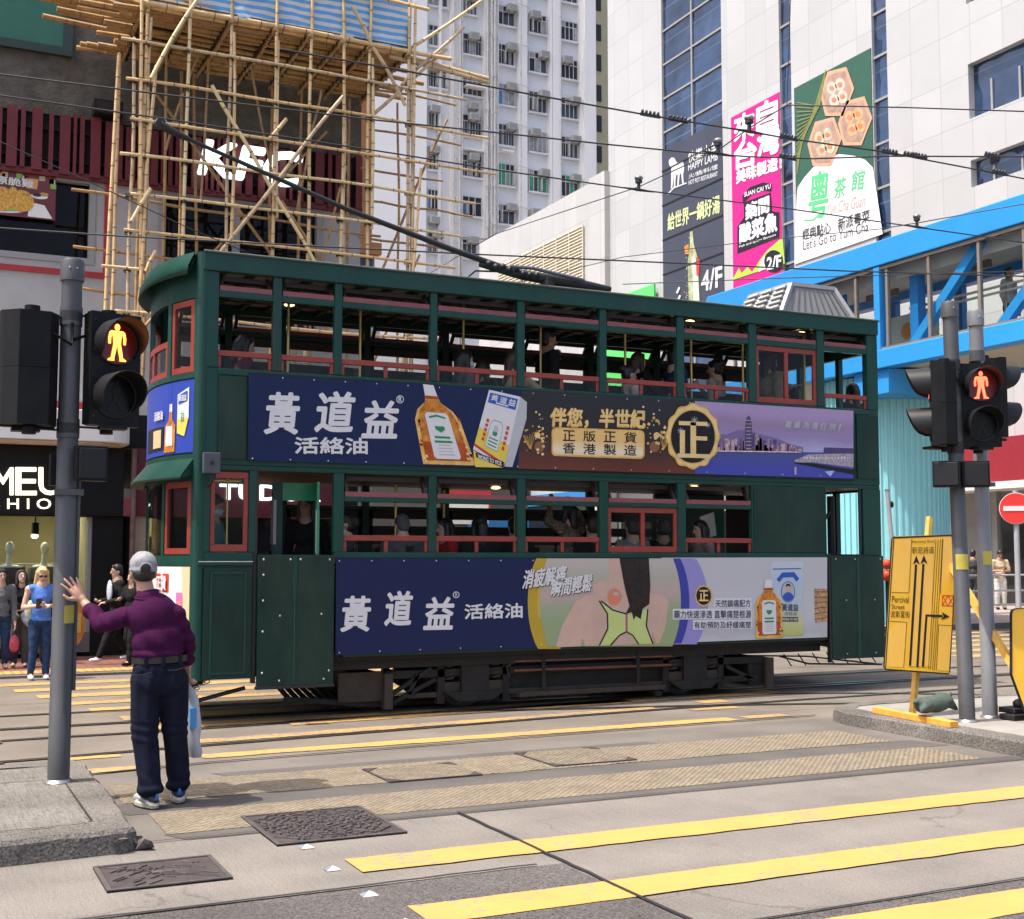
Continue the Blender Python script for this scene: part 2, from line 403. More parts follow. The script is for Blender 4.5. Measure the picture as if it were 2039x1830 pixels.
def marking(name, pts, z, m):
    b = MB(); n = len(pts)//2; lo = pts[:n]; hi = pts[n:][::-1]
    V = [(p[0], p[1], z) for p in lo]+[(p[0], p[1], z) for p in hi]
    b.add(V, [(i, i+1, n+i+1, n+i) for i in range(n-1)], m); return b.build(name, kind='structure')
marking('textured_strip', ragged(1.42, 7.86, 7.63, 8.3), .006, M_tread)
marking('textured_strip', ragged(1.33, 7.88, 8.68, 9.43), .006, M_tread)
for y, x0 in ((6.28, 2.16), (5.28, 2.14), (4.28, 2.12), (3.28, 2.1)):
    marking('crossing_stripe', ragged(x0, 14, y, y+.31, a=.008), .008, M_yel)
for x0, x1, y0, y1, sl in ((1.22, 1.64, 10.0, 10.2, 0), (2.2, 7.52, 10.34, 10.56, .022), (7.68, 8.2, 10.5, 10.68, .02), (1.22, 1.62, 10.7, 10.86, .05), (2.35, 7.3, 11.2, 11.42, .07),
                           (7.55, 8.15, 11.3, 11.42, 0), (8.02, 8.4, 11.8, 12.05, 0), (3.4, 7.4, 12.0, 12.33, .055)):
    marking('crossing_stripe', ragged(x0, x1, y0, y1, sl=sl, a=.015), .006, M_yel2)
for k in range(7):
    y = 17.32-.94*k*.86
    marking('crossing_stripe', ragged(1.02+(17.3-y)*.24, 9.5, y-.2, y+.17, a=.015), .006, M_yel2)
for k in range(7):
    marking('crossing_stripe', ragged(14.5+k*.2, 26, 20.1-k*.95, 20.45-k*.95, a=.02, step=.4), .006, M_yel2)

def ribbon(pts, w, z, m, b):
    P = [Vector((p[0], p[1], z)) for p in pts]; L, Q = [], []
    for i, p in enumerate(P):
        d = (P[min(i+1, len(P)-1)]-P[max(i-1, 0)]); d.z = 0; d.normalize(); n = Vector((-d.y, d.x, 0))*w/2
        L.append(p+n); Q.append(p-n)
    n = len(P); b.add(L+Q, [(i, i+1, n+i+1, n+i) for i in range(n-1)], m)
def smoothline(pts, n=8):
    out = []
    for i in range(len(pts)-1):
        p0, p1, p2, p3 = (Vector((*pts[max(0, min(len(pts)-1, j))][:2], 0)) for j in (i-1, i, i+1, i+2))
        for k in range(n):
            t = k/n; out.append(.5*((2*p1)+(p2-p0)*t+(2*p0-5*p1+4*p2-p3)*t*t+(3*p1-3*p2+p3-p0)*t**3))
    out.append(Vector((*pts[-1][:2], 0))); return out
RAILS = [[(-25, 10.6), (-2, 10.68), (.7, 10.85), (1.72, 10.97), (3.7, 11.18), (7.2, 11.52), (10.9, 11.67), (16, 11.75), (40, 11.8)],
         [(-25, 11.72), (-2, 11.8), (.8, 12.08), (1.9, 12.1), (3.5, 12.2), (7.8, 12.6), (11, 12.75), (16, 12.83), (40, 12.9)],
         [(-25, 12.82), (-2, 12.85), (1, 12.86), (6, 12.9), (8.3, 12.68), (9.6, 12.2), (10.9, 11.5), (12.4, 10.3), (14, 8.6), (16, 5)],
         [(-25, 13.9), (-2, 13.92), (1, 13.93), (8, 13.97), (16, 14.0), (40, 14.05)],
         [(-25, 12.82), (8, 12.92), (16, 12.94), (40, 13.)],
         [(5.0, 12.35), (6.98, 11.86), (8.29, 11.5), (10.13, 10.84), (11.25, 10.3), (12.6, 9.3), (14.4, 7)]]
for r in RAILS:
    b = MB(); q = smoothline(r); ribbon(q, .085, .010, M_groove, b); ribbon(q, .04, .014, M_rail, b); b.build('tram_rail', kind='structure')
for pts, w in (([(3.2, 7.47), (3.2, 5), (3.18, 2)], .022), ([(-8, 6.02), (1.75, 6.01), (3.2, 6.04)], .028), ([(3.2, 4.71), (9, 4.75), (14, 4.76)], .016),
               ([(-30, 10.17), (1.2, 9.93), (2.2, 10.11), (3.4, 10.17), (6.4, 10.34), (8.6, 10.42)], .035), ([(-30, 7.46), (20, 7.46)], .012), ([(-30, 14.9), (9, 15), (25, 15)], .02)):
    b = MB(); q = []
    for i in range(len(pts)-1):
        n = max(2, int(hypot(pts[i+1][0]-pts[i][0], pts[i+1][1]-pts[i][1])/.15))
        q += [(pts[i][0]+(pts[i+1][0]-pts[i][0])*k/n+R.uniform(-.006, .006), pts[i][1]+(pts[i+1][1]-pts[i][1])*k/n+R.uniform(-.006, .006)) for k in range(n)]
    ribbon(q, w, .012, M_joint, b); b.build('road_joint', kind='structure')

# islands
def jag(m_, o, amp, seed):
    from mathutils import noise as nz
    for v in o.data.vertices:
        c = v.co; k = amp if c.z > .05 else amp*.6
        v.co += Vector((nz.noise(Vector((c.x*9, c.y*9, seed))), nz.noise(Vector((c.x*9, c.y*9, seed+9))), .5*nz.noise(Vector((c.x*7, c.y*7, seed+4)))))*k
def kerb_run(name, line, w, z1, m, seg=.12, seed=1):
    """kerb stones along a line (outer edge), width w to the left of travel"""
    pts = []
    for i in range(len(line)-1):
        a, c = Vector((*line[i], 0)), Vector((*line[i+1], 0)); n = max(1, int((c-a).length/seg))
        pts += [a+(c-a)*k/n for k in range(n)]
    pts.append(Vector((*line[-1], 0))); b = MB(); rings = []
    for i, p in enumerate(pts):
        d = (pts[min(i+1, len(pts)-1)]-pts[max(i-1, 0)]).normalized(); n = Vector((-d.y, d.x, 0))
        rings.append([p, p+n*.012+Vector((0, 0, z1-.025)), p+n*.035+Vector((0, 0, z1)), p+n*w+Vector((0, 0, z1)), p+n*w])
    b.loft(rings, m, smooth=False); o = b.build(name, kind='structure'); jag(b, o, .018, seed); return o
HL = .13
sheet('traffic_island', [(-12, 7.22), (.92, 7.48), (1.0, 7.56), (1.0, 9.7), (-12, 9.75)], HL-.004, M_isl)
kerb_run('island_kerb', [(-12, 6.98), (.2, 7.2), (1.13, 7.27), (1.2, 7.33), (1.22, 8.4), (1.22, 9.75), (1.16, 9.92), (-12, 9.98)], .24, HL, M_kerb, seg=.06, seed=2)
b = MB(); ribbon([(-12, 7.235), (.9, 7.5), (.985, 7.56), (.985, 9.68), (-12, 9.74)], .016, HL+.004, M_joint, b); ribbon([(-12, 8.9), (.97, 9.1)], .012, HL+.002, M_groove, b); b.build('island_joint', kind='structure')
b = MB()
for c, s in (((1.16, 7.36), .07), ((1.24, 7.3), .055), ((1.1, 7.29), .06), ((1.21, 7.4), .05)):
    P = [Vector((c[0]+R.uniform(-1, 1)*s, c[1]+R.uniform(-1, 1)*s, R.uniform(0, 1)*s*1.5)) for _ in range(9)]
    bm_ = bmesh.new(); [bm_.verts.new(p) for p in P]; bmesh.ops.convex_hull(bm_, input=bm_.verts)
    bm_.verts.index_update(); b.add([v.co.copy() for v in bm_.verts], [[v.index for v in f.verts] for f in bm_.faces], M_kerb); bm_.free()
b.build('kerb_rubble', kind='structure')
sheet('traffic_island', [(8.42, 5), (20, 5), (20, 10.1), (8.75, 10.1), (8.48, 9.9)], HL-.004, mat('pale island screed', (0.244, 0.229, 0.205), .85, var=.14, scale=5, bump=.2, dirt=.5, dcol=(.22, .2, .18)))
kerb_run('island_kerb', [(20, 10.3), (8.9, 10.3), (8.55, 10.22), (8.33, 10.02), (8.24, 9.7), (8.24, 8.4), (8.22, 7.5), (8.2, 5)], .23, HL+.002, M_kerb, seed=5)

# pavements
M_brick = grid_mat('red pavement bricks', (.19, .07, .052), (.08, .04, .035), .2, .1, .012, 'X', 'Y', rough=.85, var=.25, dirt=.5)
M_tact = grid_mat('yellow tactile paving', (.5, .33, .09), (.28, .18, .06), .12, .12, .04, 'X', 'Y', rough=.8, var=.15)
b = MB(); b.box(-30, 8.6, 18.35, 32, -.02, .03, M_brick); b.build('pavement', kind='structure')
b = MB(); b.box(-30, 8.62, 18.2, 18.35, -.02, .034, M_kerb); b.build('pavement_kerb', kind='structure')
sheet('tactile_paving', rect(-2, 6, 18.5, 19.0), .036, M_tact)
b = MB(); b.box(16.5, 60, 21.4, 95, -.02, .12, mat('grey pavement slabs', (.3, .25, .22), .85, var=.12, scale=3, dirt=.4)); b.build('pavement', kind='structure')
b = MB(); b.box(16.4, 60, 21.25, 21.4, -.02, .125, M_kerb); b.build('pavement_kerb', kind='structure')

# iron covers and road studs
M_iron = mat('rusty cast iron', (.075, .06, .058), .55, metal=.35, var=.35, scale=9, bump=.35, bscale=60)
M_iron2 = mat('worn bright iron', (.16, .14, .135), .45, metal=.6, var=.3, scale=12)
def cover(label, x0, x1, y0, y1, style):
    b = MB(); z = .003; b.box(x0, x1, y0, y1, -.03, z+.006, M_iron)
    w = .022
    for q in ((x0, x1, y0, y0+w), (x0, x1, y1-w, y1), (x0, x0+w, y0+w, y1-w), (x1-w, x1, y0+w, y1-w)): b.box(*q, z, z+.012, M_iron2)
    cx, cy, s = (x0+x1)/2, (y0+y1)/2, (x1-x0)/2
    if style == 'rings':
        for r in range(1, 9):
            n = 6+r*5
            for k in range(n):
                a = 2*pi*(k+.5*(r % 2))/n+R.uniform(-.08, .08); rr = r*s*.118; px, py = cx+rr*cos(a)*1.05, cy+rr*sin(a)*(y1-y0)/(x1-x0)*1.05
                if abs(px-cx) > s-.05 or abs(py-cy) > (y1-y0)/2-.05: continue
                t = a+pi/2 if k % 2 else a+.5; d = Vector((cos(t), sin(t), 0))*s*.045
                b.bar(Vector((px, py, z+.011))-d, Vector((px, py, z+.011))+d, .016, .012, M_iron2)
        for sx in (-1, 1):
            for sy in (-1, 1): b.bar((cx+sx*s*.62, cy+sy*s*.9, z+.011), (cx+sx*s*.9, cy+sy*s*.62, z+.011), .014, .012, M_iron2)
    else:
        for k in range(46):
            px, py = R.uniform(x0+.08, x1-.08), R.uniform(y0+.06, y1-.06); a = .7 if px < cx else -.7; d = Vector((cos(a), sin(a), 0))*R.uniform(.02, .05)
            b.bar(Vector((px, py, z+.009))-d, Vector((px, py, z+.009))+d, .007, .008, M_iron2)
        b.bar((x0+.03, y1-.03, z+.009), (x1-.03, y0+.03, z+.009), .01, .008, M_iron2)
        b.box(cx-.05, cx+.05, cy-.02, cy+.02, z, z+.014, M_iron2)
    o = b.build('manhole_cover'); tag(o, label, 'manhole cover', 'iron covers in the road'); return o
cover('large square iron cover cast with a ring pattern, across the textured strip', 1.92, 2.7, 7.06, 7.92, 'rings')
cover('smaller dark iron cover in the concrete beside the left kerb', .92, 1.53, 6.45, 6.98, 'bars')
for x0, x1, y0, y1, lb in ((3.18, 3.9, 8.66, 9.26, 'beige surfaced cover with black corners, nearer the man in purple'), (4.57, 5.3, 8.76, 9.47, 'beige surfaced cover with black corners, nearer the yellow road sign')):
    b = MB(); z = .012; b.box(x0, x1, y0, y1, -.03, z, M_tread)
    for cx, cy, sx, sy in ((x0, y0, 1, 1), (x1, y0, -1, 1), (x0, y1, 1, -1), (x1, y1, -1, -1)):
        b.prism([(cx, cy, z), (cx+sx*.11, cy, z), (cx, cy+sy*.13, z)], (0, 0, .004), M_iron)
    b.box(x0, x1, y0-.015, y0, -.03, z+.004, M_iron); b.box(x0-.012, x0, y0-.015, y1, -.03, z+.004, M_iron)
    o = b.build('manhole_cover'); tag(o, lb, 'manhole cover', 'iron covers in the road')
M_stud = mat('white stud paint', (.45, .47, .5), .4, var=.1); M_studd = mat('grey stud side', (.16, .17, .2), .5, var=.15)
for (x, y), lb in zip(((2.06, 6.96), (2.04, 6.42), (2.05, 5.87), (2.04, 5.36)), ('little road stud touching the near corner of the ring patterned cover', 'little road stud beside the left end of the far long yellow stripe',
                       'little road stud on the dark panel between two yellow stripes', 'little road stud near the left end of the second yellow stripe')):
    b = MB(); s = .04; P = [(x-s, y-s*.8, .004), (x+s, y-s*.8, .004), (x+s, y+s*.8, .004), (x-s, y+s*.8, .004), (x, y, .024)]
    b.add(P, [(1, 2, 4)], M_stud); b.add(P, [(0, 1, 4)], M_stud); b.add(P, [(2, 3, 4), (3, 0, 4)], M_studd)
    tag(b.build('road_stud'), lb, 'road stud', 'road studs beside the crossing')
# ================================================================ buildings
def ff(x, y): return (x/SV, y/SV)       # full-size photo pixels to the 2028-wide view used for measuring
M_roughwall = mat('stained rough render', (.115, .10, .08), .95, var=.4, scale=3.5, bump=.9, bscale=26, dirt=.8, dcol=(.05, .045, .04))
M_panelgrey = mat('grey cladding', (.40, .39, .38), .7, var=.07, scale=2, dirt=.3, dcol=(.2, .19, .18), bump=.1, bscale=80)
M_slat = mat('dark red slats', (.13, .008, .010), .5, var=.25, scale=4)
M_slatback = mat('dark backing boards', (.018, .013, .012), .8, var=.3)
M_redtrim = mat('red trim', (.35, .02, .02), .45, var=.1)
M_white = mat('white painted render', (.72, .71, .68), .6, var=.08, scale=1.5, dirt=.35, dcol=(.42, .39, .34))
M_black = mat('black shop panel', (.010, .009, .0085), .4, var=.2, spec=.2)
M_darkgl = mat('dark window glass', (.012, .013, .014), .06, var=0, spec=.6)
M_frame = mat('grey window frame', (.28, .28, .27), .5, var=.06)
M_lettercream = mat('lit cream letters', (1.0, .9, .66), .5, var=0, emit=.75)
M_letterwhite = mat('lit pale cyan letters', (.8, 1.0, 1.0), .5, var=0, emit=.75)
M_shopwall = mat('yellow beige shop wall', (.40, .345, .20), .8, var=.1, scale=1)
M_lampglow = mat('shop lamp glow', (1, .85, .55), .5, var=0, emit=6)
M_warm = mat('warm lamp', (1, .55, .15), .5, var=0, emit=5)
M_glass = glass_mat('shop window pane', refl=.0)
WY = 21.4

kfc = thing('corner_building', 'dark corner building with red slats and lit signs behind the bamboo scaffold', 'building', (3, WY, 0))
b = MB()
b.box(-30, 7.2, WY, WY+.35, 8.87, 20, M_roughwall)
b.box(-30, 7.2, WY+.06, WY+.35, 7.88, 8.87, M_slatback)
# grey middle storey around its two openings
for x0, x1, z0, z1 in ((-30, 7.2, 3.98, 5.5), (-30, 3.62, 5.5, 6.43), (2.6, 3.62, 6.43, 7.88), (-30, -6, 6.43, 7.88), (6.5, 7.2, 5.5, 7.88)):
    b.box(x0, x1, WY, WY+.35, z0, z1, M_panelgrey)
for x0, x1, z0, z1 in ((-30, -5, .0, 3.98), (2.68, 3.16, .0, 3.42), (6.9, 7.2, .0, 3.98)): b.box(x0, x1, WY, WY+.35, z0, z1, M_black)
b.box(-5, 2.68, WY+.02, WY+.35, 2.28, 3.42, M_black); b.box(-5, 6.9, WY+.01, WY+.35, 3.42, 3.98, M_black)
b.box(-5, 2.68, WY, WY+.3, .1, .42, mat('grey stone plinth', (.14, .13, .125), .5, var=.15))
b.box(-30, 7.2, WY+.35, 45, 3.99, 20, M_roughwall); b.box(6.9, 7.2, WY+.35, 45, .1, 3.98, M_roughwall)
b.build('wall', kfc)
b = MB(); x = -8.
rs = random.Random(3)
while x < 7.2:
    w = rs.choice((.05, .07, .1, .12, .16)); b.box(x, min(7.22, x+w), WY-.14, WY-.02, 7.9-rs.uniform(0, .04), 8.83+rs.uniform(-.04, .07), M_slat); x += w+rs.choice((.05, .07, .1))
for z in (8.1, 8.6): b.box(-8, 7.2, WY-.02, WY+.05, z, z+.05, M_slatback)
b.box(-8, 7.2, WY-.1, WY-.003, 7.82, 7.92, M_slat)
b.build('slat_screen', kfc)
b = MB()
b.text('KFC', (4.22, WY-.3, 8.12), (1.78, 0, -.02), (0, 0, .58), M_letterwhite, bold=.035, shear=.18, ext=.05)
b.box(4.3, 5.9, WY-.25, WY-.15, 8.3, 8.34, M_slatback)
b.build('sign_letters', kfc)
def window(name, x0, x1, z0, z1, mull, parent, y=WY, fr=M_frame, gl=M_darkgl, w=.07, dep=.18, trans=()):
    b = MB()
    for q in ((x0, x1, z0, z0+w), (x0, x1, z1-w, z1), (x0, x0+w, z0+w, z1-w), (x1-w, x1, z0+w, z1-w)): b.box(q[0], q[1], y-.02, y+dep, q[2], q[3], fr)
    for m in mull: b.box(m-w/2, m+w/2, y+.01, y+dep-.01, z0+w, z1-w, fr)
    for m in trans: b.box(x0+w, x1-w, y+.015, y+dep-.015, m-w/2, m+w/2, fr)
    o = b.build(name, parent)
    g = MB(); g.box(x0+w, x1-w, y+dep*.6, y+dep*.6+.02, z0+w, z1-w, gl); p = g.build('pane', o)
    return o
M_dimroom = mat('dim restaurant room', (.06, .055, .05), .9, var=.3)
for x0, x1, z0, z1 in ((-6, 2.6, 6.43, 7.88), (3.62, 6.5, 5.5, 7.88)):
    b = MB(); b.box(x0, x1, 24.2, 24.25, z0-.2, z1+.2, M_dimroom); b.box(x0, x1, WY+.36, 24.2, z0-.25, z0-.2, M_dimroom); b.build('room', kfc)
M_pane2 = glass_mat('restaurant pane', (.5, .5, .5), .0)
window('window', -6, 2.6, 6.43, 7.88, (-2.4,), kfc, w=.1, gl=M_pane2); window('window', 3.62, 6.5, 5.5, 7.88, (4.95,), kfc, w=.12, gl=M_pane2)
b = MB()
for q in ((-8, 2.82, 6.22, 6.31), (2.74, 2.82, 6.31, 7.86)): b.box(q[0], q[1], WY-.04, WY-.003, q[2], q[3], M_redtrim)
b.box(-30, 3.3, WY-.03, WY-.003, 4.02, 4.14, M_redtrim)
b.build('red_trim', kfc)
for x, z in ((4.35, 7.0), (5.55, 7.25)):
    b = MB(); b.cyl((x, 22.6, z), (x, 22.6, z+.1), .17, M_warm, 12, .03); b.cyl((x, 22.6, z+.1), (x, 22.6, 7.9), .008, M_black, 6); b.sph((x, 22.6, z), .05, M_lampglow, 8, 6); b.build('pendant_lamp', kfc)
b = MB(); b.box(6.25, 6.34, 22.2, 22.25, 5.9, 6.7, mat('red lamp', (.9, .05, .02), .5, var=0, emit=1.2))
b.build('neon_tube', kfc); b = MB(); b.box(2.0, 2.3, 22.6, 22.7, 6.5, 7.3, mat('lit gold pillar', (.6, .42, .12), .5, var=.1, emit=.25))
b.build('gold_pillar', kfc)
b = MB(); b.bar((1.3, 23, 6.8), (1.9, 22.4, 7.6), .04, .04, M_frame); b.box(-1, 1.2, 22.5, 23.2, 6.45, 6.9, mat('grey cafe seats', (.16, .16, .14), .6)); b.ell((1.4, 22.6, 6.7), (.4, 0, 0), (0, .3, 0), (0, 0, .35), mat('cafe chair back', (.2, .22, .2), .5)); b.build('cafe_seat', kfc)
# food poster in the window
b = MB(); py = WY-.03
M_pbg = mat('maroon poster print', (.16, .02, .025), .35, var=.3, scale=2); M_chk = mat('fried chicken print', (.62, .34, .05), .5, var=.55, scale=22, bump=.3, bscale=50)
b.box(-2.2, 1.97, py, py+.02, 7.1, 7.84, M_pbg)
def P(x, z, h=.004): return (x, py-h, z)
def disc(bm, c, rx, rz, m, h=.004, n=24, a0=0, a1=2*pi): bm.poly([P(c[0]+rx*cos(a0+(a1-a0)*i/n), c[1]+rz*sin(a0+(a1-a0)*i/n), h) for i in range(n)], m)
Mw = mat('poster white', (.75, .74, .7), .5, var=.05); Mgn = mat('poster green', (.25, .5, .08), .5, var=.1); Mor = mat('poster orange', (.7, .32, .06), .5, var=.15); Mbk = mat('poster black', (.02, .015, .015), .5, var=0)
disc(b, (.95, 7.2), .55, .07, Mw, .004); disc(b, (.95, 7.21), .5, .05, Mgn, .007)
disc(b, (1.45, 7.36), .19, .18, M_chk, .012); disc(b, (1.16, 7.36), .17, .2, M_chk, .010); b.poly([P(*q, .014) for q in ((1.28, 7.4), (1.36, 7.42), (1.37, 7.56), (1.3, 7.58), (1.25, 7.52))], M_chk); b.poly([P(*q, .011) for q in ((.9, 7.2), (1.1, 7.22), (1.15, 7.5), (1.0, 7.42))], M_chk)
b.text('原脆雞', P(1.05, 7.6, .016), (.58, 0, -.01), (0, 0, .13), Mw, bold=.03)
b.poly([P(*q, .006) for q in ((1.52, 7.58), (1.68, 7.58), (1.7, 7.75), (1.5, 7.75))], Mor)
disc(b, (1.72, 7.47), .13, .045, Mw, .006); disc(b, (1.68, 7.49), .07, .03, Mbk, .009); disc(b, (1.79, 7.51), .07, .03, mat('pie print', (.5, .28, .06), .5), .009)
for i in range(12): x0 = R.uniform(1.05, 1.9); z0 = R.choice((7.7, 7.73, 7.62)); b.poly([P(x0, z0, .002), P(x0+.09, z0, .002), P(x0+.09, z0+.08, .002), P(x0, z0+.08, .002)], R.choice((Mw, Mor, M_pbg, Mgn, mat('poster beige', (.5, .4, .25), .5))))
b.poly([P(*q, .006) for q in ((1.55, 7.12), (1.93, 7.12), (1.8, 7.33), (1.57, 7.36))], Mw)
tag(b.build('food_poster'), 'fried chicken poster filling part of the upper left shop window', 'poster')
# green window high up and a floodlight box
window('window', -3, 2.16, 9.86, 13, (.2,), kfc, y=WY-.08, fr=mat('dark green frame', (.02, .04, .03), .5), gl=mat('green tinted glass', (.03, .13, .07), .12, var=.1), w=.14, dep=.07)
b = MB(); b.box(2.5, 2.95, WY-.35, WY-.02, 8.9, 9.13, M_black); b.box(2.54, 2.91, WY-.356, WY-.35, 8.93, 9.1, M_slatback); b.build('speaker_box', kfc)
# canopy over the pavement
b = MB()
out = [(-30, 20.6), (2.75, 20.6)]+[(2.75+.42*sin(a), 21.02-.42*cos(a)) for a in (.3, .6, .9, 1.2, 1.5)]+[(3.17, WY-.003), (-30, WY-.003)]
b.prism([(x, y, 3.44) for x, y in out], (0, 0, .5), M_white)
b.prism([(x, y, 3.41) for x, y in [(-30, 20.64), (2.7, 20.64), (3.1, 21.1), (3.1, WY-.004), (-30, WY-.004)]], (0, 0, .028), mat('cream soffit', (.5, .42, .32), .8, var=.1))
b.build('canopy', kfc, bevel=.02)
# clothes shop at street level
b = MB()
b.box(-5, 3.13, WY-.12, WY-.02, 2.3, 3.40, M_black)
b.build('shop_sign', kfc)
b = MB()
y0 = WY-.16
def on(x, y): q = onY(x, y, y0); return Vector((q.x, y0, q.z))
for t, xa, xb, ya, yb in (('M', -14, 26, 926, 980), ('E', 31, 72, 926, 980), ('U', 77, 124, 926, 980), ('F A S H I O N', -82, 140, 987, 1008)):
    p0, p1, p2 = on(xa, yb), on(xb, yb), on(xa, ya); b.text(t, p0, p1-p0, p2-p0, M_lettercream, bold=.012 if len(t) < 2 else .008, ext=.03)
b.build('sign_letters', kfc)
b = MB()
for q in ((-5, 2.68, 24.5, 24.55, .1, 2.9), (-5, -4.95, WY+.3, 24.5, .1, 2.9), (2.63, 2.68, WY+.3, 24.5, .1, 2.9)): b.box(*q, M_shopwall)
b.box(-5, 2.68, WY+.3, 24.5, 2.62, 2.68, M_shopwall); b.box(-5, 2.68, WY+.3, 24.5, .3, .42, mat('shop floor', (.2, .16, .1), .4))
b.box(.4, 1.3, 23.6, 24.4, 2.0, 2.62, M_shopwall); b.box(-1, .2, 23.9, 24.45, 1.5, 2.3, mat('shop shelf niche', (.3, .25, .12), .7))
b.build('shop_interior', kfc)
for x in (-3, -1.2, .6, 1.9): b = MB(); b.box(x-.35, x+.35, 22.5, 23.3, 2.585, 2.615, mat('shop ceiling lamp', (1, .9, .6), .5, var=0, emit=6)); b.build('ceiling_lamp', kfc)
for x, z in ((1.86, 1.98), (-.2, 2.05)): b = MB(); b.cyl((x, 22.0, z+.22), (x, 22.0, 2.6), .012, M_black, 6); b.cyl((x, 21.97, z), (x, 22.03, z+.2), .06, M_black, 10); b.ell((x-.01, 21.95, z-.01), (.055, 0, 0), (0, .04, 0), (0, 0, .04), M_lampglow); b.build('spot_lamp', kfc)
b = MB(); b.box(-5, 2.62, WY+.1, WY+.115, .43, 2.27, M_glass); b.build('shop_window', kfc)
b = MB(); b.box(2.62, 2.68, WY+.05, WY+.2, .42, 2.28, M_frame); b.build('window_frame', kfc); b = MB(); b.box(-.6, -.56, WY+.05, WY+.2, .42, 2.28, M_frame); b.build('window_frame', kfc)
b = MB(); b.tube([(3.3, WY-.1, .12), (3.3, WY-.1, 3.4)], .045, mat('rusty brown pipe', (.16, .09, .075), .6, var=.3)); b.build('drain_pipe', kfc)
b = MB()
b.tube([(-2, 23.2, 1.5), (2.3, 23.2, 1.5)], .015, M_frame, 6)
for i in range(26):
    x = -1.9+i*.16; m = R.choice((mat('dark dress', (.03, .025, .02), .9), mat('olive dress', (.09, .08, .03), .9), mat('wine dress', (.12, .02, .03), .9), mat('khaki coat', (.2, .17, .08), .9)))
    l = R.uniform(.7, 1.05); b.loft([[(x+sx*.02, 23.2+sy*.2, 1.47) for sx, sy in ((-1, -1), (1, -1), (1, 1), (-1, 1))], [(x+sx*.035, 23.2+sy*.26, 1.47-l) for sx, sy in ((-1, -1), (1, -1), (1, 1), (-1, 1))]], m)
tag(b.build('clothes_rail'), 'rail of dark dresses inside the clothes shop behind the mannequins', 'clothes rail')
# watch shop further along, seen through the tram
b = MB(); Mmar = mat('maroon shop panel', (.085, .01, .016), .4, var=.25)
b.box(3.3, 6.9, WY-.05, WY+.0, 2.3, 3.42, Mmar); b.box(3.16, 6.9, WY+.3, WY+.35, .1, 2.3, M_darkgl); b.box(3.35, 3.6, WY+.02, WY+.25, .1, 2.3, mat('shop sandstone pier', (.3, .24, .17), .7)); b.box(5.9, 6.2, WY+.02, WY+.25, .1, 2.3, Mmar)
b.build('watch_shop', kfc)
b = MB(); b.text('TUDOR', (4.72, WY-.1, 2.6), (1.75, 0, 0), (0, 0, .26), M_letterwhite, bold=.03, ext=.03); b.build('sign_letters', kfc)

# mannequins
M_mann = mat('mannequin white', (.62, .6, .5), .35, var=.03)
for x, y, lb, cm in ((1.47, 22.0, 'white mannequin in a brown patterned dress at the shop window', mat('brown sequin dress', (.07, .03, .025), .4, var=.7, scale=60)), (2.05, 22.5, 'white mannequin in an olive jacket further inside the shop', mat('olive jacket cloth', (.13, .12, .07), .8, var=.2))):
    t = thing('mannequin', lb, 'mannequin', (x, y, .42), 'shop mannequins'); b = MB()
    b.ell((x+.01, y-.01, 1.78), (.075, 0, 0), (0, .095, 0), (0, 0, .105), M_mann); b.capsule((x, y, 1.7), (x, y, 1.48), .036, .05, M_mann); b.capsule((x-.13, y, 1.43), (x+.13, y, 1.43), .07, .07, M_mann)
    b.ell((x, y, 1.3), (.17, 0, 0), (0, .11, 0), (0, 0, .22), M_mann); b.capsule((x-.07, y, .95), (x-.07, y, .45), .08, .045, M_mann); b.capsule((x+.07, y, .95), (x+.07, y, .45), .08, .045, M_mann)
    b.ell((x+.06, y-.085, 1.77), (.015, 0, 0), (0, .02, 0), (0, 0, .03), M_mann); b.remesh('body', t, .014, 3)
    b = MB(); b.loft([[(x+rx*cos(a), y+ry*sin(a), z) for a in [2*pi*k/16 for k in range(16)]] for rx, ry, z in ((.2, .12, 1.46), (.2, .13, 1.3), (.16, .12, 1.1), (.2, .15, .95), (.3, .2, .5))], cm)
    for s in (-1, 1): b.capsule((x+s*.19, y, 1.42), (x+s*.24, y-.03, 1.1), .06, .045, cm)
    b.build('dress', t)

# neighbour with an orange flank, shops across the side street
b = MB(); Mo = mat('orange painted render', (.55, .22, .07), .7, var=.12, scale=2, dirt=.4)
b.box(7.25, 10.4, 30, 44, 9.5, 18, Mo); b.box(7.25, 10.55, 30.2, 44, 0, 9.5, mat('grey shop flank', (.3, .29, .28), .7, var=.2)); b.box(8, 10.6, 29.8, 30.2, 9.3, 9.6, Mo)
tb = thing('orange_building', 'narrow building with an orange flank just past the dark corner building', 'building', (9, 30, 0)); b.build('wall', tb)
for z in (6.2, 7.6, 8.6): b = MB(); b.box(9.6, 10.45, 30.1, 30.2, z, z+.7, M_darkgl); b.build('window', tb); b = MB(); b.box(10.0, 10.5, 29.6, 30.1, z-.5, z-.1, mat('beige outdoor unit', (.6, .58, .52), .6)); b.build('air_conditioner', tb)
tb = thing('shop_row', 'low row of shops with red, white and blue fascias far down the side street', 'building', (24, 62, 0)); b = MB()
b.box(8, 31, 62, 70, 0, 6.5, mat('dim shop render', (.09, .085, .08), .7, var=.1, dirt=.3)); b.build('wall', tb)
Mr = mat('red fascia', (.62, .03, .05), .5); Mb = mat('blue fascia', (.03, .2, .5), .5)
b = MB(); b.box(8, 16, 61.9, 62, 3.6, 4.4, mat('dull red fascia', (.16, .02, .03), .5)); b.build('fascia', tb); b = MB(); b.box(25.5, 28.4, 61.9, 62, 4.2, 5.2, Mr); b.box(27, 30.9, 61.85, 61.9, 3.0, 4.2, Mb); b.box(25.6, 28.2, 61.8, 61.85, 3.4, 4.6, Mw); b.build('fascia', tb)
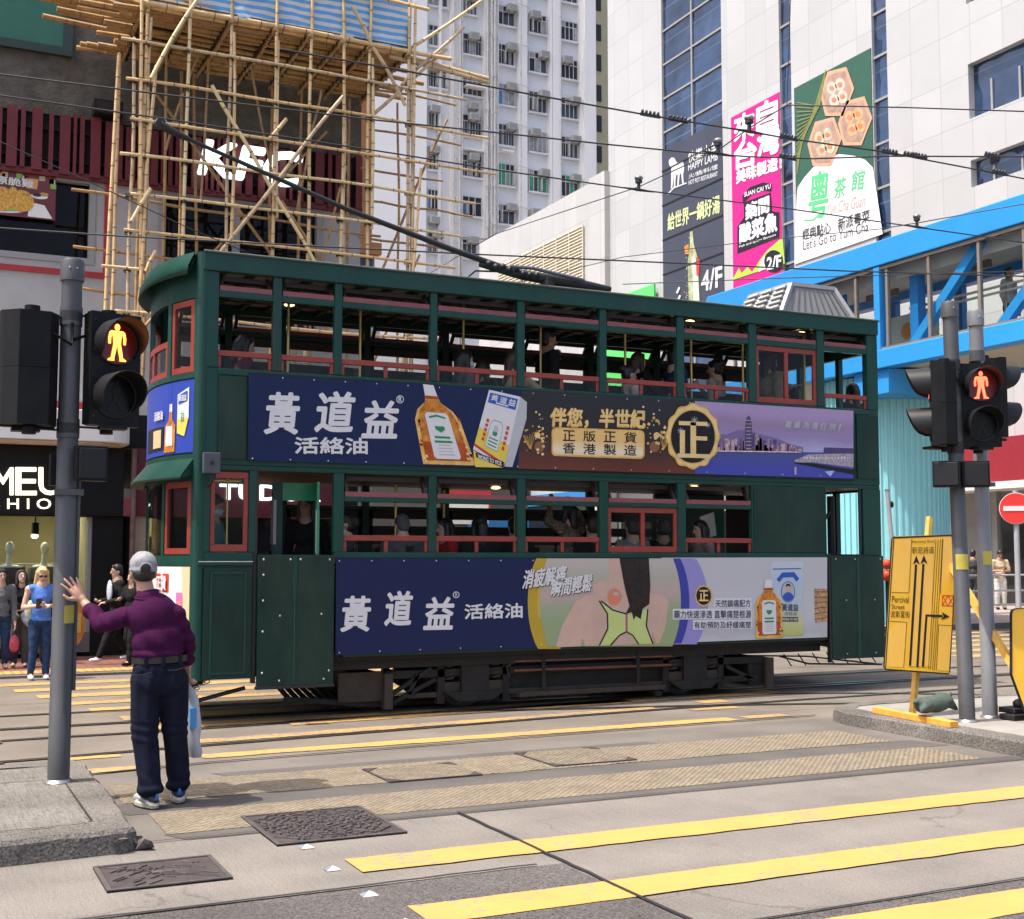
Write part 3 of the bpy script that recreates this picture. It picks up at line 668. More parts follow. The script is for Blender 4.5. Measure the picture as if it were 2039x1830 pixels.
b = MB(); b.box(8.5, 30.5, 61.95, 62, .2, 2.8, M_darkgl); b.build('shopfront', tb)

# ---------------------------------------------------------------- tall flats at the end of the side street
TY = 88.
M_tw = mat('white weathered flats', (.93, .905, .86), .8, var=.03, scale=.35, dirt=.3, dcol=(.5, .47, .43), stretch=(1, 1, .25))
M_tb = mat('pale blue render', (.80, .80, .81), .85, var=.05, scale=.4, dirt=.35, dcol=(.45, .45, .46), stretch=(1, 1, .3))
M_ac = mat('aged white air conditioner', (.55, .54, .5), .5, var=.15, scale=5, dirt=.5, dcol=(.3, .25, .18)); M_acg = mat('air conditioner grille', (.3, .3, .28), .6, var=.2)
tw = thing('apartment_tower', 'tall white and pale blue block of flats with rows of windows and air conditioners', 'building', (42, TY, 0))
b = MB()
b.box(30, 49.4, TY, TY+14, 0, 62, M_tb)
for x0, x1, d in ((35.72, 35.95, .35), (36.7, 37.5, .5), (39.5, 39.75, .5), (40.05, 40.6, .7), (42.5, 43.25, .55), (43.25, 43.4, .25), (45.3, 45.5, .55), (45.55, 46.2, .55), (48.1, 48.35, .4), (48.35, 49.4, .8)):
    b.box(x0, x1, TY-d, TY-.003, 0, 62, M_tw)
b.box(24, 34.6, TY-.7, TY-.003, 0, 62, M_tw)
b.build('wall', tw)
b = MB(); M_pipe = mat('white soil pipe', (.66, .64, .6), .5, var=.12, dirt=.5, dcol=(.4, .33, .24))
for x, r in ((36.75, .07), (36.95, .05), (37.3, .08), (37.5, .05), (39.62, .1), (40.0, .09), (40.25, .12), (40.55, .06), (42.55, .05), (46.1, .06)):
    b.tube([(x, TY-.85, 14), (x, TY-.85, 62)], r, M_pipe, 6)
    for z in range(15, 60, 3): b.cyl((x, TY-.85, z+R.random()), (x, TY-.85, z+R.random()+.35), r*1.4, M_pipe, 6)
for k in range(14): z = 16+k*3.3; b.tube([(40.2, TY-.8, z), (40.5, TY-.85, z-.5), (39.7, TY-.8, z-1)], .05, M_pipe, 5); b.tube([(42.4, TY-.7, z), (43.4, TY-.7, z-.15)], .035, M_pipe, 5); b.tube([(36.8, TY-.8, z), (37.5, TY-.9, z-.9)], .035, M_pipe, 5)
b.build('soil_pipe', tw)
M_wfr = mat('pale window bars', (.6, .6, .58), .5, var=.1); M_wgl = mat('flat window glass', (.05, .055, .06), .12, var=.5, scale=1.3); M_wgr = mat('green window film', (.05, .3, .15), .35, var=.35, scale=2); M_wdk = mat('dark open window', (.015, .015, .017), .5, var=0)
M_curt = mat('window curtain', (.35, .36, .38), .8, var=.4, scale=3); M_wbl = mat('blue curtain', (.1, .25, .5), .8, var=.3)
rows = [(45.54, 43.98), (42.37, 40.75), (39.11, 37.46), (35.86, 34.19), (32.67, 30.94), (29.35, 27.84), (26.1, 24.5), (48.8, 47.2)]
cols = [(34.96, 36.46, .45), (37.83, 39.44, .3), (40.78, 42.28, 0), (43.62, 45.16, -.15), (46.52, 48.02, -.2)]
rt = random.Random(11)
for ci, (x0, x1, dz) in enumerate(cols):
    for ri, (z1, z0) in enumerate(rows):
        z1_, z0_ = z1+dz, z0+dz
        if ci < 2 and rt.random() < .3: x1_ = x0+(x1-x0)*.72
        else: x1_ = x1
        y = TY-.02; b = MB(); w = .06
        gl = M_wgr if (ri == 4 and ci >= 2) else rt.choice((M_wgl, M_wgl, M_wdk, M_curt))
        b.box(x0, x1_, y-.10, y, z0_, z1_, M_wdk)
        n = rt.choice((3, 4, 4)); W = (x1_-x0)/n
        for k in range(n):
            m = gl if rt.random() < .6 else rt.choice((M_wdk, M_wgl, M_curt, M_wbl if rt.random() < .2 else M_wgl))
            b.box(x0+k*W+w/2, x0+(k+1)*W-w/2, y-.12, y-.10, z0_+w, z0_+(z1_-z0_)*.66, m)
            if rt.random() < .5: b.box(x0+k*W+w/2, x0+(k+1)*W-w/2, y-.12, y-.10, z0_+(z1_-z0_)*.7, z1_-w, rt.choice((M_wgl, M_curt, gl)))
            b.box(x0+k*W-w/2, x0+k*W+w/2, y-.15, y-.02, z0_, z1_, M_wfr)
            if rt.random() < .22 and ri < 6: b.obox((x0+(k+.5)*W, y-.38, z0_+.5), (.04, .25, 0), (.02, 0, 0), (0, 0, .48), M_wfr)
        for q in ((x1_-w/2, x1_+w/2, z0_, z1_), (x0, x1_, z0_-w, z0_), (x0, x1_, z0_+(z1_-z0_)*.66, z0_+(z1_-z0_)*.7), (x0, x1_, z1_-w, z1_)): b.box(q[0], q[1], y-.16, y-.02, q[2], q[3], M_wfr)
        b.box(x0-.1, x1_+.1, y-.28, y, z0_-.2, z0_-w, M_tb)
        if rt.random() < .5:
            for k in range(7): xx = x0+(x1_-x0)*(k+.5)/7; b.box(xx-.012, xx+.012, y-.24, y-.22, z0_, z0_+(z1_-z0_)*.66, M_wfr)
        b.build('window', tw)
        if rt.random() < .82:
            ax = (x0 if rt.random() < .5 else x1_-.75) if ci != 1 else x0+.4; az = z1_-.5 if ci > 1 else (z0_-1.25 if rt.random() < .5 else z1_-.55)
            b = MB(); b.box(ax, ax+.78, y-.75, y-.17, az, az+.52, M_ac); b.box(ax+.05, ax+.73, y-.765, y-.75, az+.06, az+.46, M_acg)
            for k in range(6): b.box(ax+.06, ax+.72, y-.78, y-.765, az+.09+k*.062, az+.11+k*.062, M_ac)
            b.box(ax+.05, ax+.12, y-.7, y-.17, az-.1, az, M_acg); b.box(ax+.66, ax+.73, y-.7, y-.17, az-.1, az, M_acg)
            b.build('air_conditioner', tw)
for q in ((37.9, 39.5, TY-.9, TY-.02, 38.2, 38.35), (37.8, 39.5, TY-.6, TY-.02, 33.2, 33.3), (41, 42, TY-.7, TY-.02, 33.5, 33.62)): b = MB(); b.box(*q, M_tw); b.build('awning', tw)
b = MB(); b.tube([(36.4, TY-3, 10), (36.4, TY-3, 25.6)], .12, M_acg, 8); b.bar((36.4, TY-3, 25.4), (44, TY-4, 25.9), .1, .1, M_acg); b.bar((43.2, TY-4, 25.75), (45.5, TY-4.1, 26.4), .5, .12, M_acg); tag(b.build('street_lamp'), 'grey street lamp arm in front of the foot of the white flats', 'street lamp')

# beige block squeezed between the flats and the mall
tb = thing('beige_block', 'slim beige block with slit windows between the flats and the mall', 'building', (53.5, 95, 0)); b = MB()
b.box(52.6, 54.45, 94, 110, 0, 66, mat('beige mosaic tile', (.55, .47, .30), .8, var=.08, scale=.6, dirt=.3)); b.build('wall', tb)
b = MB(); b.box(54.46, 56.5, 95, 110, 0, 66, mat('shaded grey flank', (.33, .31, .29), .8, var=.08)); b.build('recess_shade_wall', tb)  # darker grey wall stands in for the shade of a recess
for k in range(9): z = 36.2+k*2.75; b = MB(); b.box(53.3, 53.75, 93.9, 94.02, z, z+1.45, M_wdk); b.build('window', tb)

# ---------------------------------------------------------------- white mall
MX = 31.
M_mall = grid_mat('pale stone mall panels', (.45, .446, .437), (.36, .35, .34), 1.36, 1.62, .035, rough=.45, var=.03, dirt=.12, offu=.2, offv=.3)
M_pod = grid_mat('podium stone panels', (.46, .45, .432), (.36, .34, .32), 1.36, 2.4, .04, rough=.5, var=.04, dirt=.35, offu=.6, offv=.3)
M_bgl = grid_mat('blue curtain glass', (.016, .036, .085), (.05, .08, .13), 40, 1.62, .06, rough=.04, var=.75, dirt=0, offv=.3)  # strong colour noise imitates uneven reflections in the glass
M_bgl.node_tree.nodes['Principled BSDF'].inputs['Specular IOR Level'].default_value = .9
def wavy(m, st=.06, sc=.5):
    t = m.node_tree; n = t.nodes.new('ShaderNodeTexNoise'); n.inputs['Scale'].default_value = sc; n.inputs['Detail'].default_value = 2
    tc = t.nodes.new('ShaderNodeTexCoord'); t.links.new(tc.outputs['Object'], n.inputs[0]); bp = t.nodes.new('ShaderNodeBump'); bp.inputs['Strength'].default_value = st; bp.inputs['Distance'].default_value = .6
    t.links.new(n.outputs[0], bp.inputs['Height']); t.links.new(bp.outputs[0], t.nodes['Principled BSDF'].inputs['Normal'])
wavy(M_bgl, .8, .4); wavy(M_darkgl, .05, .5)
mall = thing('shopping_mall', 'big white panelled mall with blue glass strips and tall banners', 'building', (MX, 40, 0))
b = MB()
gaps = [(33.62, 34.38), (39.02, 39.74), (43.72, 48.5)]
ys = [20]+[v for g in gaps for v in g]+[53.5]
for i in range(0, len(ys), 2):
    y0, y1 = ys[i], ys[i+1]
    if i == 0:
        for z0, z1 in ((5.3, 13.7), (14.6, 16.0), (17.85, 19.9), (21.7, 70)): b.box(MX, MX+12, y0, y1, z0, z1, M_mall)
        for z0, z1 in ((16.0, 17.85), (19.9, 21.7), (13.7, 14.6)): b.box(MX, MX+12, 29.86, y1, z0, z1, M_mall)
    else: b.box(MX, MX+12, y0, y1, 5.3, 70, M_mall)
b.box(MX+.4, MX+12, 20, 53.5, 0, 5.28, mat('grey mall tiles', (.27, .255, .235), .5, var=.06, dirt=.2))
b.box(MX+.5, MX+11, 33, 49, 5.4, 69, M_slatback)
b.build('wall', mall)
b = MB(); b.box(MX-.15, MX+12, 53.52, 69, 0, 20.75, M_pod); b.box(MX-.3, MX+.3, 53.4, 55.0, 0, 20.9, M_pod)
b.build('podium', mall)
b = MB(); b.box(MX-.32, MX-.2, 55.2, 68.5, .2, 4.4, M_darkgl); b.box(MX+.3, MX+.39, 34, 53, .2, 3.6, M_darkgl); b.box(MX-.35, MX-.2, 55.1, 68.6, 4.4, 5.0, Mb); b.build('shopfront', mall)
for y0, y1 in gaps:
    b = MB(); b.box(MX+.12, MX+.2, y0, y1, 5.3, 70, M_bgl)
    for z in [13.2+1.62*k for k in range(35)]: b.box(MX+.06, MX+.12, y0, y1, z, z+.09, M_frame)
    if y1-y0 > 2: b.box(MX+.05, MX+.12, (y0+y1)/2-.05, (y0+y1)/2+.05, 5.3, 70, M_frame)
    b.build('glass_strip', mall)
for z0, z1 in ((16.0, 17.85), (19.9, 21.7), (13.7, 14.6)):
    b = MB(); b.box(MX+.25, MX+.3, 20, 29.85, z0, z1, M_bgl)
    for k in range(8): b.box(MX+.2, MX+.25, 21+k*1.15, 21.08+k*1.15, z0, z0+(z1-z0)*.62, M_frame)
    b.build('window', mall)
b = MB(); y0, y1, z0, z1 = 55.75, 66, 14.4, 18.75
b.box(MX-.1, MX-.06+.0, y0, y1, z0, z1, mat('dark louvre back', (.10, .085, .065), .8))
n = 26
for k in range(n): z = z0+(z1-z0)*k/n; b.obox((MX-.2, (y0+y1)/2, z+.06), (.06, 0, -.03), (0, (y1-y0)/2, 0), (.01, 0, .022), mat('cream louvre blades', (.62, .56, .44), .6, var=.08))
for k in range(8): y = y0+(y1-y0)*k/7; b.box(MX-.28, MX-.22, y-.03, y+.03, z0, z1, mat('cream louvre blades', (.62, .56, .44)))
b.build('louvre', mall)
b = MB(); b.box(MX-.25, MX-.16, 48.95, 55.2, 9.5, 14.28, mat('bright green hoarding', (.10, .60, .13), .5, var=.04))
tag(b.build('green_hoarding'), 'bright green hoarding on the mall podium just above the tram roof', 'hoarding')
# street level of the mall
M_mfas = mat('dark red mall fascia', (.26, .015, .025), .4, var=.1)
b = MB(); b.box(MX-.9, MX+.4, 20, 40, 3.95, 5.3, M_mfas); b.box(MX-.95, MX+.4, 20, 40, 3.72, 3.94, M_white); b.build('fascia', mall)
b = MB(); b.box(MX+.2, MX+.4, 29.4, 29.6, .12, 3.7, M_frame); b.box(MX+.25, MX+.39, 22, 26.8, .12, 3.6, M_darkgl); b.box(MX+.3, MX+.39, 27.5, 29.3, .12, 3.5, M_darkgl); b.build('shopfront', mall)
b = MB(); x = MX-1.0; b.box(x, x+.1, 30.62, 31.5, .3, 3.6, mat('advert lightbox', (.62, .68, .5), .5, var=.2)); b.box(x-.01, x, 30.66, 31.46, .4, 2.4, mat('green advert print', (.03, .4, .13), .4)); b.box(x-.01, x, 30.66, 31.46, 2.4, 3.0, mat('yellow advert print', (.55, .5, .12), .4, var=.4))
for z in (.9, 1.25, 1.6, 1.95): b.box(x-.014, x-.01, 30.75, 31.37, z, z+.07, Mw)
tag(b.build('advert_panel'), 'green and yellow advertising panel at the foot of the mall behind the poles', 'advertisement')

# ================================================================ bamboo scaffold
M_bam = mat('sunlit bamboo', (.72, .49, .235), .5, var=.2, scale=7, dirt=.3, dcol=(.3, .17, .07)); M_bamd = mat('shaded bamboo', (.42, .245, .095), .6, var=.25, scale=8, dirt=.5, dcol=(.16, .09, .04))  # second bamboo is a darker copy: shade of deck and inner poles as colour
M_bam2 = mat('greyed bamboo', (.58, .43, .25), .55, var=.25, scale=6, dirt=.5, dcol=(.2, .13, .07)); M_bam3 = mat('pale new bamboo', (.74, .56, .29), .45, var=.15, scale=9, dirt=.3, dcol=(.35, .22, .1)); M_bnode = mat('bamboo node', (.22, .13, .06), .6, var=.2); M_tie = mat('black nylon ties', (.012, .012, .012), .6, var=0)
FY = 18.95
sc = thing('bamboo_scaffold', 'bamboo scaffold with a blue striped tarpaulin, in front of the dark corner building', 'scaffold', (5, 20, 0))
rb = random.Random(5)
def bamboo(p0, p1, r=.031, m=None, bend=.03, n=7, into=None):
    p0, p1 = Vector(p0), Vector(p1); L = (p1-p0).length; d = (p1-p0)/L; m = m or rb.choice((M_bam, M_bam, M_bam2, M_bam3))
    a = Vector((rb.uniform(-1, 1), rb.uniform(-1, 1), rb.uniform(-1, 1)))*bend; k2 = rb.uniform(.5, 2.2)
    pts, rs, b = [], [], MB() if into is None else into; k = max(2, int(L/.34)); taper = rb.uniform(.8, .95)
    for i in range(k+1):
        t = i/k; pts.append(p0+d*L*t+a*sin(pi*t)+a.cross(d)*.6*sin(2*pi*t*k2)); rs.append(r*(1-(1-taper)*t)*rb.uniform(.95, 1.05))
    b.tube(pts, rs, m, n)
    for i in range(1, k):
        dd = (pts[i+1]-pts[i-1]).normalized()*.008; b.tube([pts[i]-dd, pts[i]+dd], rs[i]*1.1, M_bnode, n, caps=False)
    return b.build('bamboo_pole', sc) if into is None else None
ties = MB()
def tie(p, r=.05):
    p = Vector(p)
    for k in range(3): z = p.z+(k-1)*.022; ties.tube([p+Vector((r*cos(a), r*sin(a), z-p.z+.012*sin(a*2))) for a in [2*pi*i/7 for i in range(8)]], .008, M_tie, 4, caps=False)
def fy(x, y, Y=FY): return onY(*ff(x, y), Y)
ZB, ZD = 5.2, 9.98
# uprights of the sunny front
VX = [2.77, 2.97, 3.57, 4.23, 4.93, 5.49, 6.02, 6.49, 7.17]
for i, x in enumerate(VX):
    top = 11.6 if i not in (0,) else 9.4
    bamboo((x, FY, 4.05+.12*(i%3)), (x+.03, FY-.02, top), .029)
    if i in (1, 3, 4, 6, 7, 8): bamboo((x+.07, FY-.02, 6.4+.5*(i % 3)), (x+.06, FY, 9.75), .027)
bamboo((2.92, FY-.05, 4.2), (3.1, FY-.05, 9.0), .03); bamboo((2.98, FY-.06, 5.0), (2.86, FY-.04, 11.5), .03); bamboo((2.5, FY+.3, 4.1), (2.62, FY+.3, 9.2), .032); bamboo((2.66, FY+.7, 4.2), (2.68, FY+.7, 9.4), .03)
# ledgers
for z, x0, x1 in ((9.31, 2.6, 8.2), (8.71, 2.68, 8.6), (8.11, 2.75, 8.75), (7.56, 2.62, 8.35), (6.97, 2.78, 8.1), (6.42, 2.7, 8.0), (5.85, 2.4, 8.0), (5.2, 2.6, 7.8)):
    bamboo((x0, FY-.07, z+.02), (x1, FY-.07, z-.02), .026, bend=.035)
    for x in VX: tie((x, FY-.03, z))
for z, x0 in ((7.25, 2.1), (6.35, 2.15), (5.7, 2.3)): bamboo((x0, 20.3, z+.1), (7.3, 20.6, z), .026, M_bamd)
# braces, drawn on the front plane
for a, c, dy in (((422, 170), (627, 520), -.12), ((683, 192), (436, 508), -.16), ((570, 237), (536, 275), -.12), ((301, 156), (392, 0), -.15), ((701, 12), (809, 210), -.15), ((300, 375), (262, 440), -.1), ((310, 500), (290, 540), -.1), ((560, 400), (640, 520), .6)):
    bamboo(fy(*a, FY+dy), fy(*c, FY+dy), .031, None if dy < 0 else M_bamd)
# inner uprights and rails in shade
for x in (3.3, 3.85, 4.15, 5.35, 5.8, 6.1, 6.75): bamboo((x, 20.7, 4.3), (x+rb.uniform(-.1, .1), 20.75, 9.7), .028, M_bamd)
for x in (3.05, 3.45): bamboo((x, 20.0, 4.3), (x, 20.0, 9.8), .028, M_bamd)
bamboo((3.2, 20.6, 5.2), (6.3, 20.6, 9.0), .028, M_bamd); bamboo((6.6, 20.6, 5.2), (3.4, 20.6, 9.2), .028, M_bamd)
# the deck: poles side by side from the front edge to the wall
inner = MB()
for k in range(28):
    y = FY+.02+k*.083; x0 = 2.9 if k in (0, 1) else (rb.uniform(1.3, 2.9) if k < 20 else rb.uniform(2.2, 2.9)); x1 = 7.25 if k % 5 else rb.uniform(7.6, 8.4)
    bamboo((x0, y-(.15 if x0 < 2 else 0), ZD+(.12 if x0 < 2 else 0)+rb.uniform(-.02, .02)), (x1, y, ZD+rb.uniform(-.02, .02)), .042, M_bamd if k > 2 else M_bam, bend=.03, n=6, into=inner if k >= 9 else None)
inner.build('platform_pole', sc)['kind'] = 'stuff'
for k in range(9):
    y = FY+.1+k*.16; bamboo((rb.uniform(1.05, 1.9), y-.2, ZD+.2+rb.uniform(0, .25)), (rb.uniform(3.4, 5.0), y, ZD+.12), .036, M_bamd, bend=.05, n=6)
for i, x in enumerate(VX[1:]):
    bamboo((x, FY-.1, ZD-.08), (x-.02, 21.35, ZD-.1), .034, M_bamd)
    for k in range(11): tie((x, FY+.1+k*.21, ZD-.07), .055)
b = MB(); b.box(2.9, 7.2, FY+.02, 21.36, ZD+.06, ZD+.08, M_dimroom); b.build('deck_light_block', sc)  # sheet added over the poles to block light from above
bamboo((2.9, FY-.08, 10.74), (7.5, FY-.08, 10.72), .032)
# corner bays reaching past the building
for a, c in (((811, 100), (960, 0)), ((800, 170), (925, 55)), ((735, 235), (890, 100))): bamboo(fy(*a, FY+.1), fy(*c, FY+.1), .03)
for z, y in ((9.0, 20.2), (8.4, 20.5), (7.8, 20.4), (7.2, 20.6), (9.6, 19.9)): bamboo((6.9, y, z), (8.7+rb.uniform(-.3, .3), y, z-.03), .022, M_bamd)
for a, c, dy in (((330, 300), (395, 110), .9), ((640, 180), (590, 430), .8), ((500, 130), (560, 420), 1.2), ((415, 120), (400, 400), 1.0), ((690, 330), (640, 520), .4)): bamboo(fy(*a, FY+dy), fy(*c, FY+dy), .022, M_bamd)
for x, y in ((7.5, 20.3), (7.9, 20.6)): bamboo((x, y, 4), (x, y, 9.6), .024, M_bamd)
bamboo((7.1, 20.4, 6.2), (8.4, 20.2, 9.4), .024, M_bamd); bamboo((7.0, 20.4, 4.6), (7.9, 20.2, 6.9), .024, M_bamd)
bamboo((7.25, FY, 4.2), (7.3, FY, 10.8), .028); bamboo((7.05, FY-.1, 4.5), (7.38, FY-.1, 8.0), .026)
for z in (9.82, 9.74): bamboo((6.9, FY+.15, z+.15), (8.7, FY+.15, z), .038)
ties.build('lashing', sc)['kind'] = 'stuff'
# striped tarpaulin round the deck edge
def tarp_mat():
    m = mat('blue and white striped tarpaulin', (.30, .52, .80), .38, var=.08, scale=2)
    t = m.node_tree; b = t.nodes['Principled BSDF']; tc = t.nodes.new('ShaderNodeTexCoord'); sp = t.nodes.new('ShaderNodeSeparateXYZ'); t.links.new(tc.outputs['Object'], sp.inputs[0])
    n = t.nodes.new('ShaderNodeTexNoise'); n.inputs['Scale'].default_value = 1.6; t.links.new(tc.outputs['Object'], n.inputs[0])
    a = t.nodes.new('ShaderNodeMath'); a.operation = 'MULTIPLY_ADD'; a.inputs[1].default_value = .09; t.links.new(n.outputs[0], a.inputs[0]); t.links.new(sp.outputs[2], a.inputs[2])
    d = t.nodes.new('ShaderNodeMath'); d.operation = 'DIVIDE'; d.inputs[1].default_value = .125; t.links.new(a.outputs[0], d.inputs[0])
    f = t.nodes.new('ShaderNodeMath'); f.operation = 'FRACT'; t.links.new(d.outputs[0], f.inputs[0])
    g = t.nodes.new('ShaderNodeMath'); g.operation = 'GREATER_THAN'; g.inputs[1].default_value = .5; t.links.new(f.outputs[0], g.inputs[0])
    x = t.nodes.new('ShaderNodeMix'); x.data_type = 'RGBA'; t.links.new(g.outputs[0], x.inputs[0]); x.inputs[6].default_value = (.12, .33, .60, 1); x.inputs[7].default_value = (.55, .57, .58, 1); t.links.new(x.outputs[2], b.inputs['Base Color'])
    b.inputs['Transmission Weight'].default_value = 0; return m
M_tarp = tarp_mat()
from mathutils import noise as nz
b = MB(); nx, nzv = 90, 16; V = []
for j in range(nzv+1):
    for i in range(nx+1):
        x = 2.95+4.22*i/nx; z = 9.98+.95*j/nzv; w = .05*nz.noise(Vector((x*1.7, z*3, 2)))+.025*abs(nz.noise(Vector((x*4+z*5, z*2, 7))))+.018*nz.noise(Vector((x*9-z*7, z*8, 1)))
        V.append((x, FY+.03+w, z+(.05*nz.noise(Vector((x*2, 0, 3))) if j == nzv else 0)))
b.add(V, [(j*(nx+1)+i, j*(nx+1)+i+1, (j+1)*(nx+1)+i+1, (j+1)*(nx+1)+i) for j in range(nzv) for i in range(nx)], M_tarp, True)
V = []
for j in range(nzv+1):
    for i in range(31):
        y = FY+.03+2.3*i/30; z = 9.98+.95*j/nzv; V.append((7.2+.04*nz.noise(Vector((y*2, z*3, 2))), y, z))
b.add(V, [(j*31+i, j*31+i+1, (j+1)*31+i+1, (j+1)*31+i) for j in range(nzv) for i in range(30)], M_tarp, True)
o = b.build('tarpaulin', sc)
b = MB()
for i in range(46):
    x = R.uniform(5.2, 7.2); z = 10.86+R.uniform(-.04, .35)+.1*(x-5.2); b.ell((x, FY+R.uniform(.02, .4), z), (R.uniform(.1, .3), 0, 0), (0, .09, 0), (R.uniform(-.04, .04), 0, R.uniform(.05, .12)), mat('bundled grey netting', (.24, .225, .2), .9, var=.4, scale=16, bump=.8, bscale=50), 10, 6)
o = b.remesh('netting_bundle', sc, .03, 2, wav=.02)

# ================================================================ blue footbridge
BX = 19.
M_blue = mat('bright blue bridge paint', (.03, .29, .70), .38, var=.06, scale=1.2, dirt=.15, dcol=(.05, .2, .4)); M_blued = mat('deep blue steel', (.02, .20, .52), .4, var=.08, scale=2)
M_mull = mat('brown grey mullion', (.21, .18, .155), .45, var=.12); M_bint = mat('dim grey bridge ceiling', (.55, .55, .52), .8, var=.06); M_bfl = mat('bridge floor', (.25, .24, .22), .6)
M_bgs = glass_mat('bridge pane', (.95, .97, .96), .0); M_cream = mat('cream panel', (.68, .70, .62), .7, var=.08)
br = thing('footbridge', 'glazed bright blue footbridge on trusses crossing the road in front of the mall', 'footbridge', (BX+1.7, 18, 0))
y0, y1 = 4, 27.6; W = 3.4
b = MB(); b.prism([(BX, y0, 8.0), (BX, y1-1.1, 8.02), (BX, y1+.1, 8.42), (BX, y1, 8.56), (BX, y0, 8.58)], (.35, 0, 0), M_blue); b.build('top_girder', br, bevel=.02)
b = MB(); b.box(BX+W-.35, BX+W, y0, y1, 8.0, 8.58, M_blue); b.build('top_girder', br, bevel=.02)
b = MB(); b.box(BX, BX+.35, y0, y1+1, 5.74, 6.15, M_blue); b.build('bottom_girder', br, bevel=.02)
b = MB(); b.box(BX+W-.35, BX+W, y0, y1+1, 5.74, 6.15, M_blue); b.build('bottom_girder', br, bevel=.02)
b = MB(); b.box(BX+.352, BX+W-.352, y0, y1, 8.2, 8.5, M_bint); b.box(BX+.36, BX+.36+.02, y0, y1, 7.7, 8.2, M_bint); b.build('roof', br)
b = MB(); b.box(BX+.352, BX+W-.352, y0, y1+1, 5.86, 6.0, M_bfl); b.box(BX+.352, BX+W-.352, y0, y1+1, 5.8, 5.858, mat('pale bridge soffit', (.5, .48, .42), .8)); b.build('deck', br)
for y in (25.4, 24.2, 23.08, 21.86, 20.86, 19.61, 18.24, 17.1, 16.0, 14.9, 13.8, 26.5):
    b = MB(); b.box(BX+.06, BX+.14, y-.035, y+.035, 6.16, 8.0, M_mull); b.build('mullion', br)
b = MB(); b.box(BX+.04, BX+.16, y0, y1, 7.93, 7.998, M_mull); b.box(BX+.04, BX+.16, y0, y1, 6.152, 6.2, M_mull); b.build('glazing_rail', br)
b = MB(); b.box(BX+.09, BX+.105, y0, y1, 6.2, 7.93, M_bgs); b.build('glazing', br)
b = MB(); b.box(BX+W-.12, BX+W-.1, y0, y1, 6.2, 7.93, M_bgs); b.build('glazing', br)
for y in (21.13, 23.4): b = MB(); b.box(BX+.02, BX+.3, y-.09, y+.09, 6.152, 7.998, M_blue); b.build('post', br)
for y in (20.4, 22.9, 17.0): b = MB(); b.box(BX+.4, BX+.62, y-.12, y+.12, 6.01, 8.19, M_blued); b.build('post', br)
for ya, yb in ((20.3, 18.35), (17.9, 15.9), (15.4, 17.1)):
    b = MB(); b.bar((BX+.3, ya, 6.16), (BX+.3, yb, 7.99), .2, .17, M_blue, up=(1, 0, 0)); b.build('diagonal_brace', br)
for y in (19.4, 18.0, 16.4, 21.8, 24):
    b = MB(); b.box(BX+W-.3, BX+W-.14, y-.12, y+.12, 6.0, 8.19, M_blued); b.build('post', br)
b = MB()
for z in (6.98, 7.1): b.tube([(BX+.75, y0, z), (BX+.75, 20.9, z)], .028, mat('cream handrail', (.5, .46, .36), .4), 6)
for k in range(7): b.cyl((BX+.75, 20.8-k*1.3, 6.0), (BX+.75, 20.8-k*1.3, 7.1), .022, M_mull, 6)
b.build('handrail', br)
for y, z, w in ((22.3, 7.62, .5), (19.5, 7.7, .45), (24.0, 7.75, .4)): b = MB(); b.box(BX+1.2, BX+1.3, y-w, y+w, z, z+.16, M_mull); b.cyl((BX+1.25, y-.2, z+.1), (BX+1.25, y-.2, 8.2), .012, M_mull, 6); b.cyl((BX+1.25, y+.2, z+.1), (BX+1.25, y+.2, 8.2), .012, M_mull, 6); b.build('hanging_sign', br)
b = MB(); b.box(BX+1.9, BX+2.0, 21.3, 23.0, 6.0, 7.3, M_cream)
c0 = (BX+1.89, 22.2, 6.9); b.poly([(c0[0], c0[1]+.26*cos(a), c0[2]+.26*sin(a)) for a in [2*pi*k/24 for k in range(24)]], M_cream); b.poly([(c0[0]-.004, c0[1]+.2*cos(a), c0[2]+.2*sin(a)) for a in [2*pi*k/24 for k in range(24)]], mat('orange dot print', (.75, .3, .08), .5)); b.build('display_board', br)
for y, w, h in ((19.3, .28, 7.5), (18.6, .2, 7.45), (17.8, .3, 7.5), (16.9, .25, 7.4), (20.2, .22, 7.3)): b = MB(); b.box(BX+W+.3, BX+W+.35, y-w, y+w, 6.0, h, M_cream); b.build('far_panel', br)
# ribbed turquoise stair drum under the bridge
b = MB(); cx, cy, rr = 20.75, 23.0, 1.5; N = 64; M_turq = mat('turquoise ribbed cladding', (.30, .66, .70), .45, var=.06, scale=.8, dirt=.15, dcol=(.12, .4, .45))
ring = []
for k in range(N):
    a0 = 2*pi*k/N
    for f, q in ((0, 1.), (.38, 1.), (.42, .975), (.94, .975), (.98, 1.)): a = a0+f*2*pi/N; ring.append((cx+rr*q*cos(a), cy+rr*q*sin(a)))
b.loft([[(x, y, .12) for x, y in ring], [(x, y, 5.72) for x, y in ring]], M_turq, smooth=False)
b.box(19.1, 22.3, 20.9, 22.0, 5.2, 5.73, M_blue)
b.build('ribbed_column', br)
b = MB(); b.box(24.2, 24.9, 24.9, 25.4, .12, 5.7, M_white); b.build('white_column', br)
